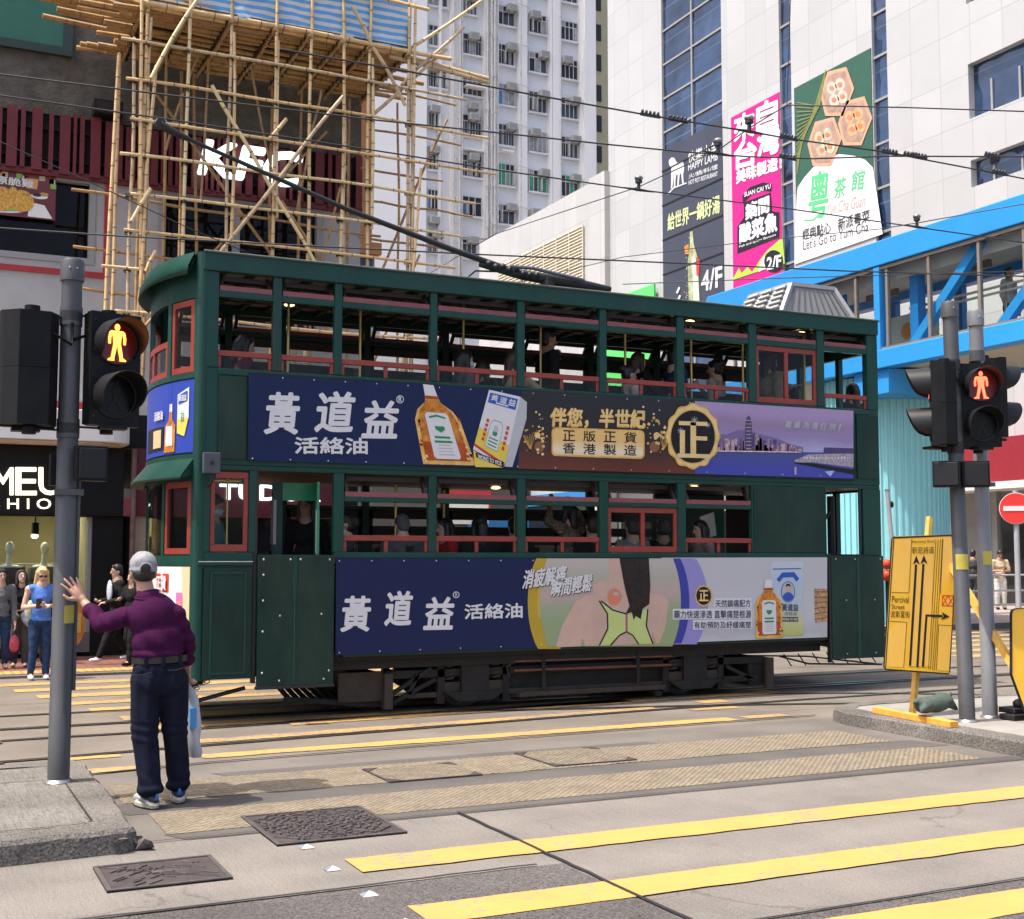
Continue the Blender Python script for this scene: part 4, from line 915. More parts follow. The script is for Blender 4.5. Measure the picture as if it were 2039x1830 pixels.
# ================================================================ double-deck tram
TA, TB = 12.2, 14.4                       # near and far side planes
def paint(name, c, **k): return mat(name, c, .36, var=.16, scale=3.0, dirt=.45, stretch=(1, 1, .3), dcol=(.03, .042, .036), bump=.05, bscale=9, spec=.28, **k)
M_grn = paint('dark green tram paint', (.0085, .048, .036)); M_grnd = mat('grimy green tram panel', (.0075, .030, .022), .44, var=.3, scale=4, dirt=.7, dcol=(.035, .05, .032), spec=.25, stretch=(1, 1, .35))
M_grnl = mat('bright green cab paint', (.02, .22, .10), .35, var=.1)
M_mar = mat('oxide red window frame', (.24, .035, .022), .45, var=.15, scale=6, dirt=.25, dcol=(.1, .03, .03)); M_marv = mat('lit maroon vent sash', (.20, .06, .06), .45, var=.15)  # vent maroon is a pinker copy with the light on it put into colour
M_und = mat('grimy underframe', (.013, .011, .010), .8, var=.4, scale=6, bump=.3, dirt=.5, dcol=(.03, .024, .018)); M_undl = mat('dusty brown brake gear', (.045, .032, .022), .75, var=.3); M_wheel = mat('worn steel wheel', (.06, .055, .05), .45, metal=.5, var=.3)
M_cream_c = mat('cream ceiling boards', (.36, .32, .25), .6, var=.08); M_dkw = mat('dark wood and shaded sashes', (.026, .013, .010), .5, var=.25, scale=5); M_seat = mat('brown slatted seat', (.04, .018, .010), .5, var=.2); M_brass = mat('brass grab pole', (.55, .38, .13), .3, metal=.8, var=.1)
M_tgl = glass_mat('tram window pane', (.88, .9, .89), .0); M_blk = mat('black rubber', (.012, .012, .013), .55, var=.15); M_rivet = mat('rivet heads', (.45, .45, .44), .4, var=0)
M_roof = mat('dusty green roof', (.05, .075, .06), .7, var=.2, scale=3, dirt=.6, dcol=(.16, .15, .13))
tram = thing('tram', 'dark green double deck tram covered in blue medicine adverts', 'tram', (6.7, 13.3, 0))
UP = [(2.50, 2.66), (3.2, 3.29), (3.84, 3.92), (4.89, 4.97), (5.91, 6.0), (6.94, 7.03), (7.97, 8.07), (8.99, 9.10), (10.01, 10.12), (10.8, 10.97)]
LO = [(2.48, 2.61), (2.99, 3.06), (3.85, 3.96), (4.88, 4.97), (5.91, 6.01), (6.93, 7.04), (7.96, 8.07), (9.0, 10.11), (10.69, 10.97)]
TH = .07
def side(y, s):
    """one body side: y = outer plane, s = +1 when the inside lies towards +Y"""
    b = MB(); ya, yb = (y, y+TH) if s > 0 else (y-TH, y)
    def bx(x0, x1, z0, z1, d=0., m=M_grn):
        b.box(x0, x1, ya-(d if s > 0 else 0), yb+(0 if s > 0 else d), z0, z1, m)
    bx(2.5, 10.97, 4.42, 4.6, .03)
    bx(2.5, 10.97, 2.52, 3.47)
    bx(2.66, 10.8, 3.40, 3.465, .018); bx(2.6, 10.97, 2.47, 2.52, -.005)
    for x0, x1 in UP: bx(x0, x1, 3.47, 4.42, .006)
    for i in range(len(UP)-1): bx(UP[i][1], UP[i+1][0], 4.17, 4.235, .002)
    for k, (x0, x1) in enumerate(LO): bx(x0, x1, 1.67 if k != 8 else 1.64, 2.47, .004)
    for i in range(2, 7): bx(LO[i][1], LO[i+1][0], 2.185, 2.235, .001)
    bx(3.96, 10.11, .62, 1.67); bx(3.86, 10.11, 1.61, 1.672, .016)
    bx(2.5, 3.04, .45, 1.67); bx(3.04, 3.08, .4, 2.5, .0, M_blk)
    if s < 0: bx(3.08, 3.96, .45, 1.67); bx(10.11, 10.97, .45, 1.67)
    return b
side(TA, 1).build('body_side', tram, bevel=.008); side(TB, -1).build('body_side', tram, bevel=.008)
# window sashes of the near side
def sash(kind, x0, x1, z0, z1, y, name='window', mids=1, s=1):
    b = MB(); g = MB(); w = .035; ya, yb = (y+.02, y+.055) if s > 0 else (y-.055, y-.02)
    mm = M_mar if s > 0 else M_dkw  # far sashes take a darker brown, interior shade put into their colour
    def bx(a, c, d, e, q=0.): b.box(a, c, ya-q, yb, d, e, mm)
    if kind == 'open':
        zr = z0+.115; bx(x0, x1, zr, zr+.055, .008); bx(x0, x0+.035, z0, zr); bx(x1-.035, x1, z0, zr)
        if x1-x0 > .8: bx((x0+x1)/2-.02, (x0+x1)/2+.02, z0, zr)
        g.box(x0+.035, x1-.035, ya+.012, ya+.018, z0, zr, M_tgl)
    elif kind == 'raised':
        zm = z0+(z1-z0)*.52; bx(x0, x1, zm-.05, zm+.06); bx(x0, x0+.05, z0, z1); bx(x1-.05, x1, z0, z1); bx(x0, x1, z1-.1, z1); bx(x0, x1, z0+.10, z0+.14); bx((x0+x1)/2-.02, (x0+x1)/2+.02, z0, zm)
        g.box(x0+.05, x1-.05, ya+.012, ya+.018, zm+.06, z1-.1, M_tgl)
    else:
        bx(x0, x1, z0, z0+.07, .006); bx(x0, x1, z1-.06, z1, .006); bx(x0, x0+.045, z0+.07, z1-.06, .006); bx(x1-.045, x1, z0+.07, z1-.06, .006)
        if mids: bx((x0+x1)/2-.025, (x0+x1)/2+.025, z0+.07, z1-.06, .008)
        g.box(x0+.045, x1-.045, ya+.012, ya+.018, z0+.07, z1-.06, M_tgl)
    o = b.build(name, tram, bevel=.005); g.build('pane', o); return o
def vent(x0, x1, z0, z1, y, s=1, pane=True):
    b = MB(); lean = .11*s
    def at(t, z): return y+.02*s+lean*t
    zt = z1-.02
    b.box(x0+.01, x1-.01, min(y+.004*s, y+.05*s), max(y+.004*s, y+.05*s), z0, z0+.05, M_marv)
    b.bar((x0+.01, y+.02*s+lean, zt-.02), (x1-.01, y+.02*s+lean, zt-.02), .03, .045, M_dkw)
    for x in (x0+.035, x1-.035): b.bar((x, y+.025*s, z0+.04), (x, y+.02*s+lean, zt), .05, .03, M_dkw, up=(1, 0, 0))
    o = b.build('vent_sash', tram)
    if pane: g = MB(); g.add([(x0+.05, y+.03*s, z0+.05), (x1-.05, y+.03*s, z0+.05), (x1-.05, y+.02*s+lean, zt-.04), (x0+.05, y+.02*s+lean, zt-.04)], [(0, 1, 2, 3)], M_tgl); g.build('pane', o)
for i in range(len(UP)-1):
    x0, x1 = UP[i][1], UP[i+1][0]
    sash('closed' if i == 7 else 'open', x0, x1, 3.475, 4.168, TA); vent(x0, x1, 4.237, 4.418, TA)
    sash('raised', x0, x1, 3.475, 4.168, TB, s=-1); vent(x0, x1, 4.237, 4.418, TB, -1, False)
for i in range(2, 7):
    x0, x1 = LO[i][1], LO[i+1][0]
    sash('closed' if i == 5 else 'open', x0, x1, 1.675, 2.184, TA); vent(x0, x1, 2.237, 2.468, TA)
    sash('raised', x0, x1, 1.675, 2.184, TB, s=-1)
sash('closed', 2.615, 2.985, 1.675, 2.45, TA, mids=0)
sash('closed', 2.615, 2.985, 1.675, 2.45, TB, mids=0, s=-1)
b = MB(); b.box(2.79, 2.805, TA+.09, TA+.1, 1.72, 2.42, M_brass); b.box(2.62, 2.98, TA+.09, TA+.1, 2.36, 2.375, M_brass); b.build('window_bar', tram)
# floors, ceilings, ends
b = MB(); b.box(2.5, 10.95, TA+TH, TB-TH, .58, .66, M_und); b.build('lower_floor', tram)
b = MB(); b.box(2.5, 10.95, TA+TH, TB-TH, 2.5, 2.56, M_dkw); b.build('upper_floor', tram)
b = MB(); b.box(2.5, 10.95, TA+TH, TB-TH, 2.475, 2.498, mat('lower saloon ceiling', (.05, .03, .022), .6, var=.1)); b.build('lower_ceiling', tram)
def roofz(y): return 4.6+.10*(1-((y-13.3)/1.13)**2)
b = MB(); V = []; ny = 12
for x in (2.5, 10.99):
    for k in range(ny+1): y = TA-.04+(TB-TA+.08)*k/ny; V.append((x, y, roofz(y)))
b.add(V, [(k, k+1, ny+1+k+1, ny+1+k) for k in range(ny)], M_roof, True)
b.tube([(2.5, TA-.035, 4.605), (10.98, TA-.035, 4.605)], .014, M_roof, 6); b.build('roof', tram)
b = MB(); b.box(2.55, 10.9, TA+.08, TB-.08, 4.53, 4.56, M_cream_c)
for k in range(28): x = 2.75+k*.3; b.box(x, x+.05, TA+.085, TB-.085, 4.47, 4.528, M_dkw)
for y in (12.85, 13.75): b.box(2.55, 10.9, y, y+.04, 4.45, 4.469, M_dkw)
b.build('ceiling', tram)
# roof lamps glowing inside
Ml = mat('warm tram lamp', (1, .72, .3), .5, var=0, emit=1.6)
for x, z, y in ((8.35, 4.44, 12.5), (10.05, 4.44, 12.55), (3.75, 4.44, 13.6), (8.35, 2.45, 12.45), (6.3, 2.45, 13.6)): b = MB(); b.ell((x, y, z), (.06, 0, 0), (0, .06, 0), (0, 0, .018), Ml, 10, 6); b.build('ceiling_lamp', tram)
# grab poles and seats
for i, (x, y, z0, z1) in enumerate(((3.55, 12.9, 2.5, 4.5), (4.35, 12.9, 2.5, 4.5), (5.55, 12.85, 2.5, 4.5), (6.55, 12.9, 2.5, 4.5), (7.6, 12.75, 2.5, 4.5), (8.5, 12.7, 2.5, 4.5), (9.3, 12.75, 2.5, 4.5), (10.3, 12.8, 2.5, 4.5), (4.7, 12.7, .66, 2.4), (6.15, 12.75, .66, 2.4), (5.55, 13.4, .66, 2.4))):
    b = MB(); b.cyl((x, y, z0), (x, y, z1), .016, M_brass, 8); b.build('grab_pole', tram)
def seat(x, y, z, s=1):
    b = MB(); b.box(x-.2, x+.2, y-.38, y+.38, z+.55, z+.59, M_seat); b.obox((x-s*.22, y, z+.83), (.018, 0, 0), (0, .38, 0), (-.06*s, 0, .25), M_seat); b.box(x-.15, x+.15, y-.03, y+.03, z, z+.55, M_blk); b.build('seat', tram)
for x in (3.6, 4.4, 5.2, 6.0, 6.8, 7.6, 9.2): seat(x, 12.75, 2.5); seat(x, 13.9, 2.5)
for x in (4.4, 5.3, 6.2, 7.1, 8.0): seat(x, 13.9, .66)
for x in (8.4, 4.5): seat(x, 12.75, .66, -1)
# stair enclosure at the rear, cab bulkhead at the front
b = MB(); b.box(9.05, 10.1, 12.75, 12.8, .66, 2.38, M_dkw); b.build('stair_panel', tram)
b = MB(); b.box(8.72, 9.0, 12.78, 12.8, 1.75, 2.15, mat('green inner panel', (.015, .09, .05), .4)); b.obox((8.75, 12.75, 2.0), (.1, 0, .03), (0, .01, 0), (-.02, 0, .14), mat('paper notice', (.5, .5, .46), .6)); b.build('notice', tram)
b = MB(); b.box(3.32, 3.42, 12.55, 12.6, .66, 2.38, M_grn); b.obox((3.77, 12.52, 1.52), (.012, 0, 0), (.06, .25, 0), (0, 0, .86), M_grnl); b.box(3.42, 3.8, 12.55, 12.58, 2.2, 2.38, M_grnl); b.box(3.3, 3.33, 12.45, 12.55, 1.75, 2.2, mat('grey cab switch box', (.2, .2, .19), .5))
b.build('cab_bulkhead', tram)
b = MB(); b.box(3.06, 3.86, 13.6, 13.64, .66, 1.62, mat('sandstone coloured cab panel', (.22, .16, .09), .6)); b.cyl((3.72, 12.32, 1.66), (3.72, 12.32, 2.1), .02, M_rivet, 8); b.build('cab_fitting', tram)
# ---- curved front
def fc(y, off=0.):
    t = (y-13.3)/1.1; x = 2.50-.27*(1-abs(t)**2.2); dx = .27*2.2*abs(t)**1.2*(1 if t > 0 else -1)/1.1
    n = Vector((-1, dx, 0)).normalized(); return Vector((x, y, 0))+n*off
def fstrip(b, ya, yb, za, zb, m, off=0., th=.05, n=14, off1=None):
    P, Q = [], []; off1 = off if off1 is None else off1
    rings = []
    for k in range(n+1):
        y = ya+(yb-ya)*k/n; o, i = fc(y, off), fc(y, off-th); o1, i1 = fc(y, off1), fc(y, off1-th)
        rings.append([(o.x, o.y, za), (o1.x, o1.y, zb), (i1.x, i1.y, zb), (i.x, i.y, za)])
    b.loft(rings, m, smooth=False)
b = MB(); Y0, Y1 = TA+.02, TB-.02
fstrip(b, Y0, Y1, 4.16, 4.58, M_grn); fstrip(b, Y0, Y1, 3.365, 3.42, M_grn, .02, .07); fstrip(b, Y0, Y1, 2.37, 3.365, M_grn); fstrip(b, Y0, Y1, 2.57, 2.62, M_grn, .02, .06)
fstrip(b, Y0, Y1, .62, 1.62, M_grn); fstrip(b, Y0, Y1, 1.54, 1.64, M_grn, .015, .06); fstrip(b, Y0, Y1, .44, .62, M_blk, .02, .07)
for ya, yb, za, zb in ((12.22, 12.3, 3.42, 4.16), (12.7, 12.78, 3.42, 4.16), (13.82, 13.9, 3.42, 4.16), (14.3, 14.38, 3.42, 4.16), (12.22, 12.3, 1.62, 2.37), (12.78, 12.84, 1.62, 2.37), (13.76, 13.82, 1.62, 2.37), (14.3, 14.38, 1.62, 2.37)): fstrip(b, ya, yb, za, zb, M_grn, .003, n=3)
for y in (TA+.06, TB-.06):
    for z0, z1 in ((.45, 4.6),): b.cyl((2.52, y, z0), (2.52, y, z1), .072, M_grn, 20)
b.build('front_end', tram)
def fsash(ya, yb, za, zb, half=False):
    b = MB(); g = MB(); ym = (ya+yb)/2
    zt = (za+zb)/2 if half else zb
    for q in ((ya, yb, za, za+.06), (ya, yb, zt-.06, zt), (ya, ya+.05, za+.06, zt-.06), (yb-.05, yb, za+.06, zt-.06)): fstrip(b, *q, M_mar, -.005, .035, 4)
    if half: fstrip(b, ym-.03, ym+.03, za+.06, zt-.06, M_mar, -.005, .035, 2)
    fstrip(g, ya+.05, yb-.05, za+.06, zt-.06, M_tgl, -.02, .004, 4)
    o = b.build('front_window', tram); g.build('pane', o)
fsash(12.31, 12.69, 3.43, 4.15); fsash(12.79, 13.81, 3.43, 4.15, True); fsash(13.91, 14.29, 3.43, 4.15)
fsash(12.31, 12.77, 1.65, 2.36); fsash(13.83, 14.29, 1.65, 2.36)
b = MB(); fstrip(b, 12.85, 13.75, 1.65, 2.36, M_tgl, -.02, .004, 6); b.build('windscreen', tram)
b = MB(); b.loft([[(*fc(TA+.06+(TB-TA-.12)*k/16, o)[:2], z) for k in range(17)] for o, z in ((-.06, 4.64), (.05, 4.6), (.125, 4.46), (.135, 4.37), (.12, 4.37), (.03, 4.56), (-.06, 4.6))], M_grn, closed=False, caps=False); b.build('roof_visor', tram)
b = MB(); b.loft([[(*fc(TA+.06+(TB-TA-.12)*k/16, o)[:2], z) for k in range(17)] for o, z in ((.0, 2.60), (.165, 2.40), (.17, 2.37), (.155, 2.37), (.0, 2.57))], M_grn, closed=False, caps=False)
for k in (0, 16): y = TA+.06+(TB-TA-.12)*k/16; a, c, d = fc(y, 0), fc(y, .165), fc(y, .02); b.add([(a.x, a.y, 2.60), (c.x, c.y, 2.38), (d.x, d.y, 2.42)], [(0, 1, 2)], M_grn)
b.build('windscreen_visor', tram)
# cab interior seen through the windscreen
b = MB(); b.box(2.62, 2.66, 12.4, 14.2, 1.5, 1.62, M_grnl); b.box(2.55, 2.9, 12.45, 12.75, 1.7, 1.72, M_dkw); b.cyl((2.65, 12.95, 1.0), (2.65, 12.95, 1.72), .09, M_blk, 12); b.bar((2.65, 12.8, 1.74), (2.65, 13.1, 1.74), .03, .03, M_brass); b.build('controller', tram)
# mirror
b = MB(); b.box(2.50, 2.66, TA-.2, TA-.12, 2.42, 2.62, mat('grey mirror shell', (.06, .065, .08), .4)); b.cyl((2.58, TA-.2, 2.52), (2.58, TA-.215, 2.52), .022, M_blk, 10); b.tube([(2.6, TA-.16, 2.42), (2.6, TA-.1, 2.34), (2.58, TA+.02, 2.3)], .014, M_blk, 6); b.cyl((2.6, TA-.14, 2.36), (2.6, TA-.14, 2.42), .03, M_blk, 8); b.build('mirror', tram, bevel=.02)
# ---- rear end
b = MB()
for q in ((TA+.08, TB-.08, 4.2, 4.6), (TA+.08, TB-.08, 2.45, 3.5), (TA+.08, TB-.08, .45, .66), (TA+.08, TA+.2, 3.5, 4.2), (12.85, 12.92, 3.5, 4.2), (13.65, 13.72, 3.5, 4.2), (TB-.2, TB-.08, 3.5, 4.2), (TB-.2, TB-.08, .66, 2.45), (12.95, 13.02, .66, 2.45), (13.7, 13.76, .66, 2.45), (13.02, 13.7, .66, 1.5)): b.box(10.9, 10.965, q[0], q[1], q[2], q[3], M_grn)
b.build('rear_end', tram)
# ---- doors and skirts
def riv(b, pts, y=TA, r=.010): 
    for x, z in pts: b.ell((x, y, z), (r, 0, 0), (0, r*.6, 0), (0, 0, r), M_rivet, 6, 4)
b = MB(); b.box(3.08, 3.44, TA-.05, TA-.01, .37, 1.645, M_grnd); b.box(3.448, 3.85, TA-.05, TA-.01, .37, 1.645, M_grnd); b.box(3.425, 3.465, TA-.057, TA-.05, .38, 1.63, M_grn); b.box(3.07, 3.86, TA-.055, TA-.0, .34, .37, M_blk); b.tube([(3.445, TA-.066, .42), (3.445, TA-.066, 1.3)], .008, M_grn, 6)
riv(b, [(3.13, z) for z in (.5, .9, 1.2, 1.45, 1.6)]+[(3.4, 1.6), (3.5, 1.6), (3.8, 1.6), (3.3, .42), (3.75, .42), (3.3, 1.05), (3.72, 1.06), (3.8, .5)], TA-.053, .012); b.build('front_door', tram, bevel=.006)
b = MB(); b.box(10.13, 10.54, TA-.05, TA+.02, .39, 1.64, M_grnd); b.box(10.548, 10.95, TA-.05, TA+.02, .39, 1.64, M_grnd); b.box(10.10, 10.13, TA-.04, TA+.02, .35, 1.66, M_blk); b.box(10.52, 10.565, TA-.057, TA-.05, .4, 1.62, M_grn)
riv(b, [(10.35, 1.1), (10.8, 1.1), (10.2, 1.6), (10.5, 1.6), (10.9, 1.6), (10.35, .45), (10.8, .45)], TA-.053); b.build('rear_door', tram, bevel=.006)
b = MB(); b.box(2.56, 3.02, TA-.025, TA-.002, .46, 1.52, M_grnd); b.box(2.5, 3.03, TA-.03, TA-.001, 1.545, 1.575, M_grn); b.box(2.5, 3.03, TA-.034, TA-.03, 1.575, 1.583, M_rivet)
for q in ((2.62, 2.64, .5, 1.48), (2.95, 2.97, .5, 1.48), (2.64, 2.95, 1.46, 1.48), (2.64, 2.95, .5, .52)): b.box(q[0], q[1], TA-.034, TA-.025, q[2], q[3], M_grn)
b.build('cab_panel', tram, bevel=.004)
b = MB(); b.box(9.02, 10.1, TA-.012, TA-.0045, 1.68, 2.46, M_grnd); b.build('blank_panel', tram)
b = MB(); b.box(2.67, 2.94, TA-.02, TA-.001, 2.58, 3.39, M_grnd); b.build('side_panel', tram); b = MB(); b.box(10.6, 10.94, TA-.02, TA-.001, 2.6, 3.39, M_grnd); b.build('side_panel', tram)
b = MB(); b.cyl((10.66, TA+.03, .66), (10.66, TA+.03, 2.47), .02, M_blk, 8); b.cyl((10.6, 12.7, .66), (10.6, 12.7, 2.4), .05, M_blk, 10); b.box(10.15, 10.9, 12.5, 13.0, 1.5, 1.66, M_blk); b.tube([(10.4, 12.6, 1.66), (10.3, 12.6, 1.95), (10.5, 12.6, 2.2)], .02, M_blk, 6); b.build('rear_platform_fitting', tram)
# ---- underframe and truck
b = MB(); b.box(3.9, 10.1, 12.35, 14.25, .48, .58, M_und); b.box(2.6, 3.9, 12.5, 14.1, .44, .58, M_und); b.build('underframe', tram)
for y in (12.42, 14.1):
    b = MB(); b.box(4.5, 9.3, y, y+.08, .36, .44, M_und); b.box(4.75, 9.1, y+.02, y+.08, .15, .2, M_undl)
    for xw in (5.5, 8.3):
        b.box(xw-.42, xw-.34, y, y+.09, .08, .5, M_und); b.box(xw+.34, xw+.42, y, y+.09, .08, .5, M_und); b.box(xw-.16, xw+.16, y-.04, y+.1, .2, .5, M_und); b.box(xw-.34, xw-.16, y+.01, y+.07, .2, .3, M_undl); b.box(xw+.16, xw+.34, y+.01, y+.07, .2, .3, M_undl)
        b.prism([(xw-.36, y-.05, .2), (xw+.36, y-.05, .2), (xw+.2, y-.05, .1), (xw-.2, y-.05, .1)], (0, .14, 0), M_und)
        for sx in (-.27, .27):
            b.tube([(xw+sx+.06*cos(t*.9), y+.05+.06*sin(t*.9), .31+t*.0062) for t in range(30)], .012, M_undl, 5)
    b.build('truck_frame', tram)
for z, r in ((.5, .014), (.4, .016)): b = MB(); b.tube([(5.95, 12.36, z), (7.95, 12.36, z-.01)], r, mat('rusty pipe', (.16, .055, .035), .6, var=.4), 8); b.build('brake_pipe', tram)
b = MB()
for x in (6.3, 7.5): b.box(x-.02, x+.02, 12.34, 12.39, .2, .56, M_und)
b.box(5.9, 7.9, 12.5, 13.9, .2, .46, M_und); b.box(6.0, 7.85, 12.33, 12.4, .12, .17, M_undl); b.tube([(5.95, 12.36, .5), (5.85, 12.34, .44), (5.88, 12.34, .34)], .01, M_undl, 6); b.build('motor_case', tram)
for xw in (5.5, 8.3):
    b = MB(); b.cyl((xw, 12.6, .39), (xw, 14.1, .39), .05, M_und, 10); b.build('axle', tram)
    for y in (12.72, 13.84):
        b = MB(); b.cyl((xw, y, .385), (xw, y+.09, .385), .375, M_wheel, 32); b.cyl((xw, y+.09 if y < 13 else y-.02, .385), (xw, y+.11 if y < 13 else y, .385), .40, M_wheel, 32); b.cyl((xw, y-.02, .385), (xw, y+.1, .385), .12, M_und, 16); b.build('wheel', tram)
# lifeguards: hinged trays at both ends of the truck
b = MB()
for k in range(8): b.bar((3.5+k*.09, 12.5, .2-k*.008), (3.75+k*.09, 13.9, .2-k*.008), .045, .03, M_und)
b.bar((3.45, 12.5, .2), (4.3, 12.5, .11), .04, .05, M_und); b.box(4.2, 4.5, 12.5, 14.0, .08, .42, M_und); b.box(4.47, 4.56, 12.36, 12.46, .06, .42, M_undl); b.box(4.0, 4.47, 12.45, 12.48, .14, .44, M_undl)
for a, c in (((4.56, .2), (5.0, .46)), ((4.58, .12), (5.05, .34)), ((4.75, .2), (4.85, .4))): b.bar((a[0], 12.42, a[1]), (c[0], 12.42, c[1]), .05, .04, M_und)
b.build('lifeguard', tram)
b = MB(); b.bar((8.75, 12.42, .34), (9.15, 12.42, .16), .05, .04, M_und); b.bar((8.7, 12.42, .2), (9.2, 12.42, .2), .05, .04, M_und); b.box(9.1, 9.4, 12.45, 14.0, .1, .42, M_und); b.cyl((9.36, 12.4, .07), (9.36, 12.4, .42), .06, M_undl, 12); b.box(9.4, 9.5, 12.5, 13.9, .12, .4, M_und); b.build('lifeguard', tram)
b = MB()
for k in range(7): x = 9.7+k*.22; b.tube([(x, 12.55, .44), (x+.04, 12.45, .30)], .008, M_blk, 5)
b.tube([(9.6, 12.5, .42), (10.0, 12.45, .32), (11.15, 12.45, .27)], .012, M_blk, 6); b.tube([(9.6, 13.8, .42), (10.0, 13.9, .32), (11.15, 13.9, .27)], .012, M_blk, 6); b.tube([(11.15, 12.45, .27), (11.15, 13.9, .27)], .012, M_blk, 6); b.build('fender_tray', tram)
b = MB(); b.tube([(2.75, 12.75, .46), (2.6, 12.75, .36), (2.35, 12.75, .30), (2.15, 12.75, .32)], .045, M_blk, 8); b.tube([(3.05, 12.5, .33), (2.6, 12.5, .23), (2.2, 12.5, .2), (2.1, 12.6, .24)], .022, M_blk, 6)
for k in range(7): p = Vector((2.72-k*.05, 12.48, .44-k*.03)); b.tube([p+Vector((.03*cos(a), 0, .018*sin(a))) if k % 2 else p+Vector((.03*cos(a), .016*sin(a), 0)) for a in [2*pi*i/8 for i in range(9)]], .007, M_rivet, 4, caps=False)
b.build('coupling', tram)
# ---- roof gear
M_acu = mat('pale grey roof unit', (.38, .38, .375), .5, var=.08, dirt=.3, dcol=(.3, .29, .27)); M_slot = mat('roof unit slots', (.1, .1, .1), .7, var=0)
b = MB(); lo = [(9.86, 12.72, 4.66), (11.12, 12.72, 4.66), (11.12, 13.88, 4.66), (9.86, 13.88, 4.66)]; hi = [(10.16, 12.86, 5.14), (10.86, 12.86, 5.14), (10.86, 13.74, 5.14), (10.16, 13.74, 5.14)]
b.add(lo+hi, [(0, 1, 5, 4)], mat('shaded roof unit flank', (.2, .2, .205), .5, var=.1)); b.add(lo+hi, [(1, 2, 6, 5), (2, 3, 7, 6), (3, 0, 4, 7), (4, 5, 6, 7)], M_acu)  # side face painted darker, its shade put into the colour
L_, H_ = [Vector(p) for p in lo], [Vector(p) for p in hi]
for a, c in ((0, 1), (3, 0), (2, 3), (1, 2)): b.bar(H_[a], H_[c], .05, .05, M_acu); b.bar(L_[a], H_[a], .05, .05, M_acu)
for k in range(9):
    u = .09+.1*k; p0 = L_[0].lerp(L_[1], u+.03); p1 = H_[0].lerp(H_[1], u-.01); b.bar(p0.lerp(p1, .15), p0.lerp(p1, .88), .022, .02, M_slot, up=(0, -1, .3))
for k in range(6):
    u = .12+.15*k; p0 = L_[3].lerp(H_[3], u); p1 = L_[0].lerp(H_[0], u)
    for j in range(3): b.bar(p0.lerp(p1, .06+.32*j), p0.lerp(p1, .3+.32*j), .04, .03, M_slot, up=(-1, 0, .5)); b.bar(p0.lerp(p1, .06+.32*j)+Vector((-.015, 0, .035)), p0.lerp(p1, .3+.32*j)+Vector((-.015, 0, .035)), .03, .035, M_acu, up=(-1, 0, .5))
b.build('roof_vent_unit', tram)
b = MB(); b.box(6.5, 7.3, 13.1, 13.5, 4.68, 4.76, M_blk); b.cyl((6.85, 13.3, 4.7), (6.85, 13.3, 4.98), .09, M_blk, 12)
b.tube([(5.95, 13.3, 5.06), (6.5, 13.3, 4.99), (7.2, 13.3, 4.95), (7.72, 13.3, 4.93)], [.03, .06, .075, .035], M_blk, 10)
for y in (13.2, 13.4): b.tube([(6.3, y, 5.05), (6.6, y, 5.06), (7.3, y, 4.98)], .022, mat('blue grey spring', (.12, .13, .17), .35, metal=.5), 6)
for k in range(8): x = 6.05+k*.09; b.ell((x, 13.26, 5.07-.012*k+R.uniform(-.02, .02)), (.04, 0, 0), (0, .05, 0), (0, 0, .04), M_blk, 8, 6)
b.tube([(6.2, 13.3, 5.0), (5.9, 13.3, 4.98), (5.75, 13.3, 4.85), (5.85, 13.3, 4.72)], .012, M_blk, 5); b.build('trolley_base', tram)
b = MB(); b.tube([(6.4, 13.3, 5.02), (5.6, 13.3, 5.2), (4.3, 13.3, 5.53), (2.45, 13.3, 6.10)], [.038, .034, .028, .02], M_blk, 10); b.build('trolley_pole', tram)
b = MB(); b.tube([(2.55, 13.3, 6.07), (2.36, 13.3, 6.135), (2.24, 13.3, 6.19)], [.03, .045, .05], M_blk, 8); b.cyl((2.25, 13.265, 6.19), (2.25, 13.335, 6.19), .055, M_blk, 12); b.box(2.2, 2.3, 13.27, 13.33, 6.215, 6.235, M_rivet); b.build('trolley_head', tram)
# ================================================================ printed adverts on the tram
def AD(x, y, h=0., Y=TA-.028):
    if callable(Y): Y = Y(y)
    p = onY(x, y, Y); return Vector((p.x, Y-h, p.z))
def ink(name, c, **k): return mat('print '+name, c, .38, spec=.25, var=k.pop('var', .04), **k)
I_blue = ink('navy', (.007, .014, .062)); I_white = ink('white', (.62, .62, .62)); I_gold = ink('gold', (.66, .40, .10), var=.25, scale=9); I_goldl = ink('light gold', (.72, .52, .22), var=.15, scale=9)
I_blk = ink('black', (.012, .011, .012)); I_amb = ink('amber oil', (.52, .19, .025), var=.5, scale=14); I_ambd = ink('deep amber', (.40, .07, .012), var=.3, scale=9); I_green = ink('label green', (.03, .22, .09)); I_yel = ink('yellow', (.66, .52, .09)); I_red = ink('red', (.55, .05, .02)); I_hblue = ink('header blue', (.03, .09, .40)); I_lgrey = ink('light grey', (.42, .43, .45), var=.12, scale=2)
I_dark = ramp_mat('print dark brown blend', 'Z', [(2.55, (.15, .028, .008)), (2.85, (.055, .015, .008)), (3.1, (.014, .009, .009)), (3.4, (.010, .009, .010))], noise=.12, nscale=1.5)
I_sky = ramp_mat('print dusk sky blend', 'Z', [(2.86, (.30, .28, .52)), (3.0, (.36, .34, .55)), (3.15, (.26, .20, .38)), (3.3, (.26, .18, .30)), (3.42, (.33, .24, .42))], noise=.16, nscale=3)
I_sea = ramp_mat('print sea blend', 'Z', [(2.55, (.03, .05, .34)), (2.75, (.045, .05, .33)), (2.88, (.05, .06, .24))], noise=.1, nscale=4)
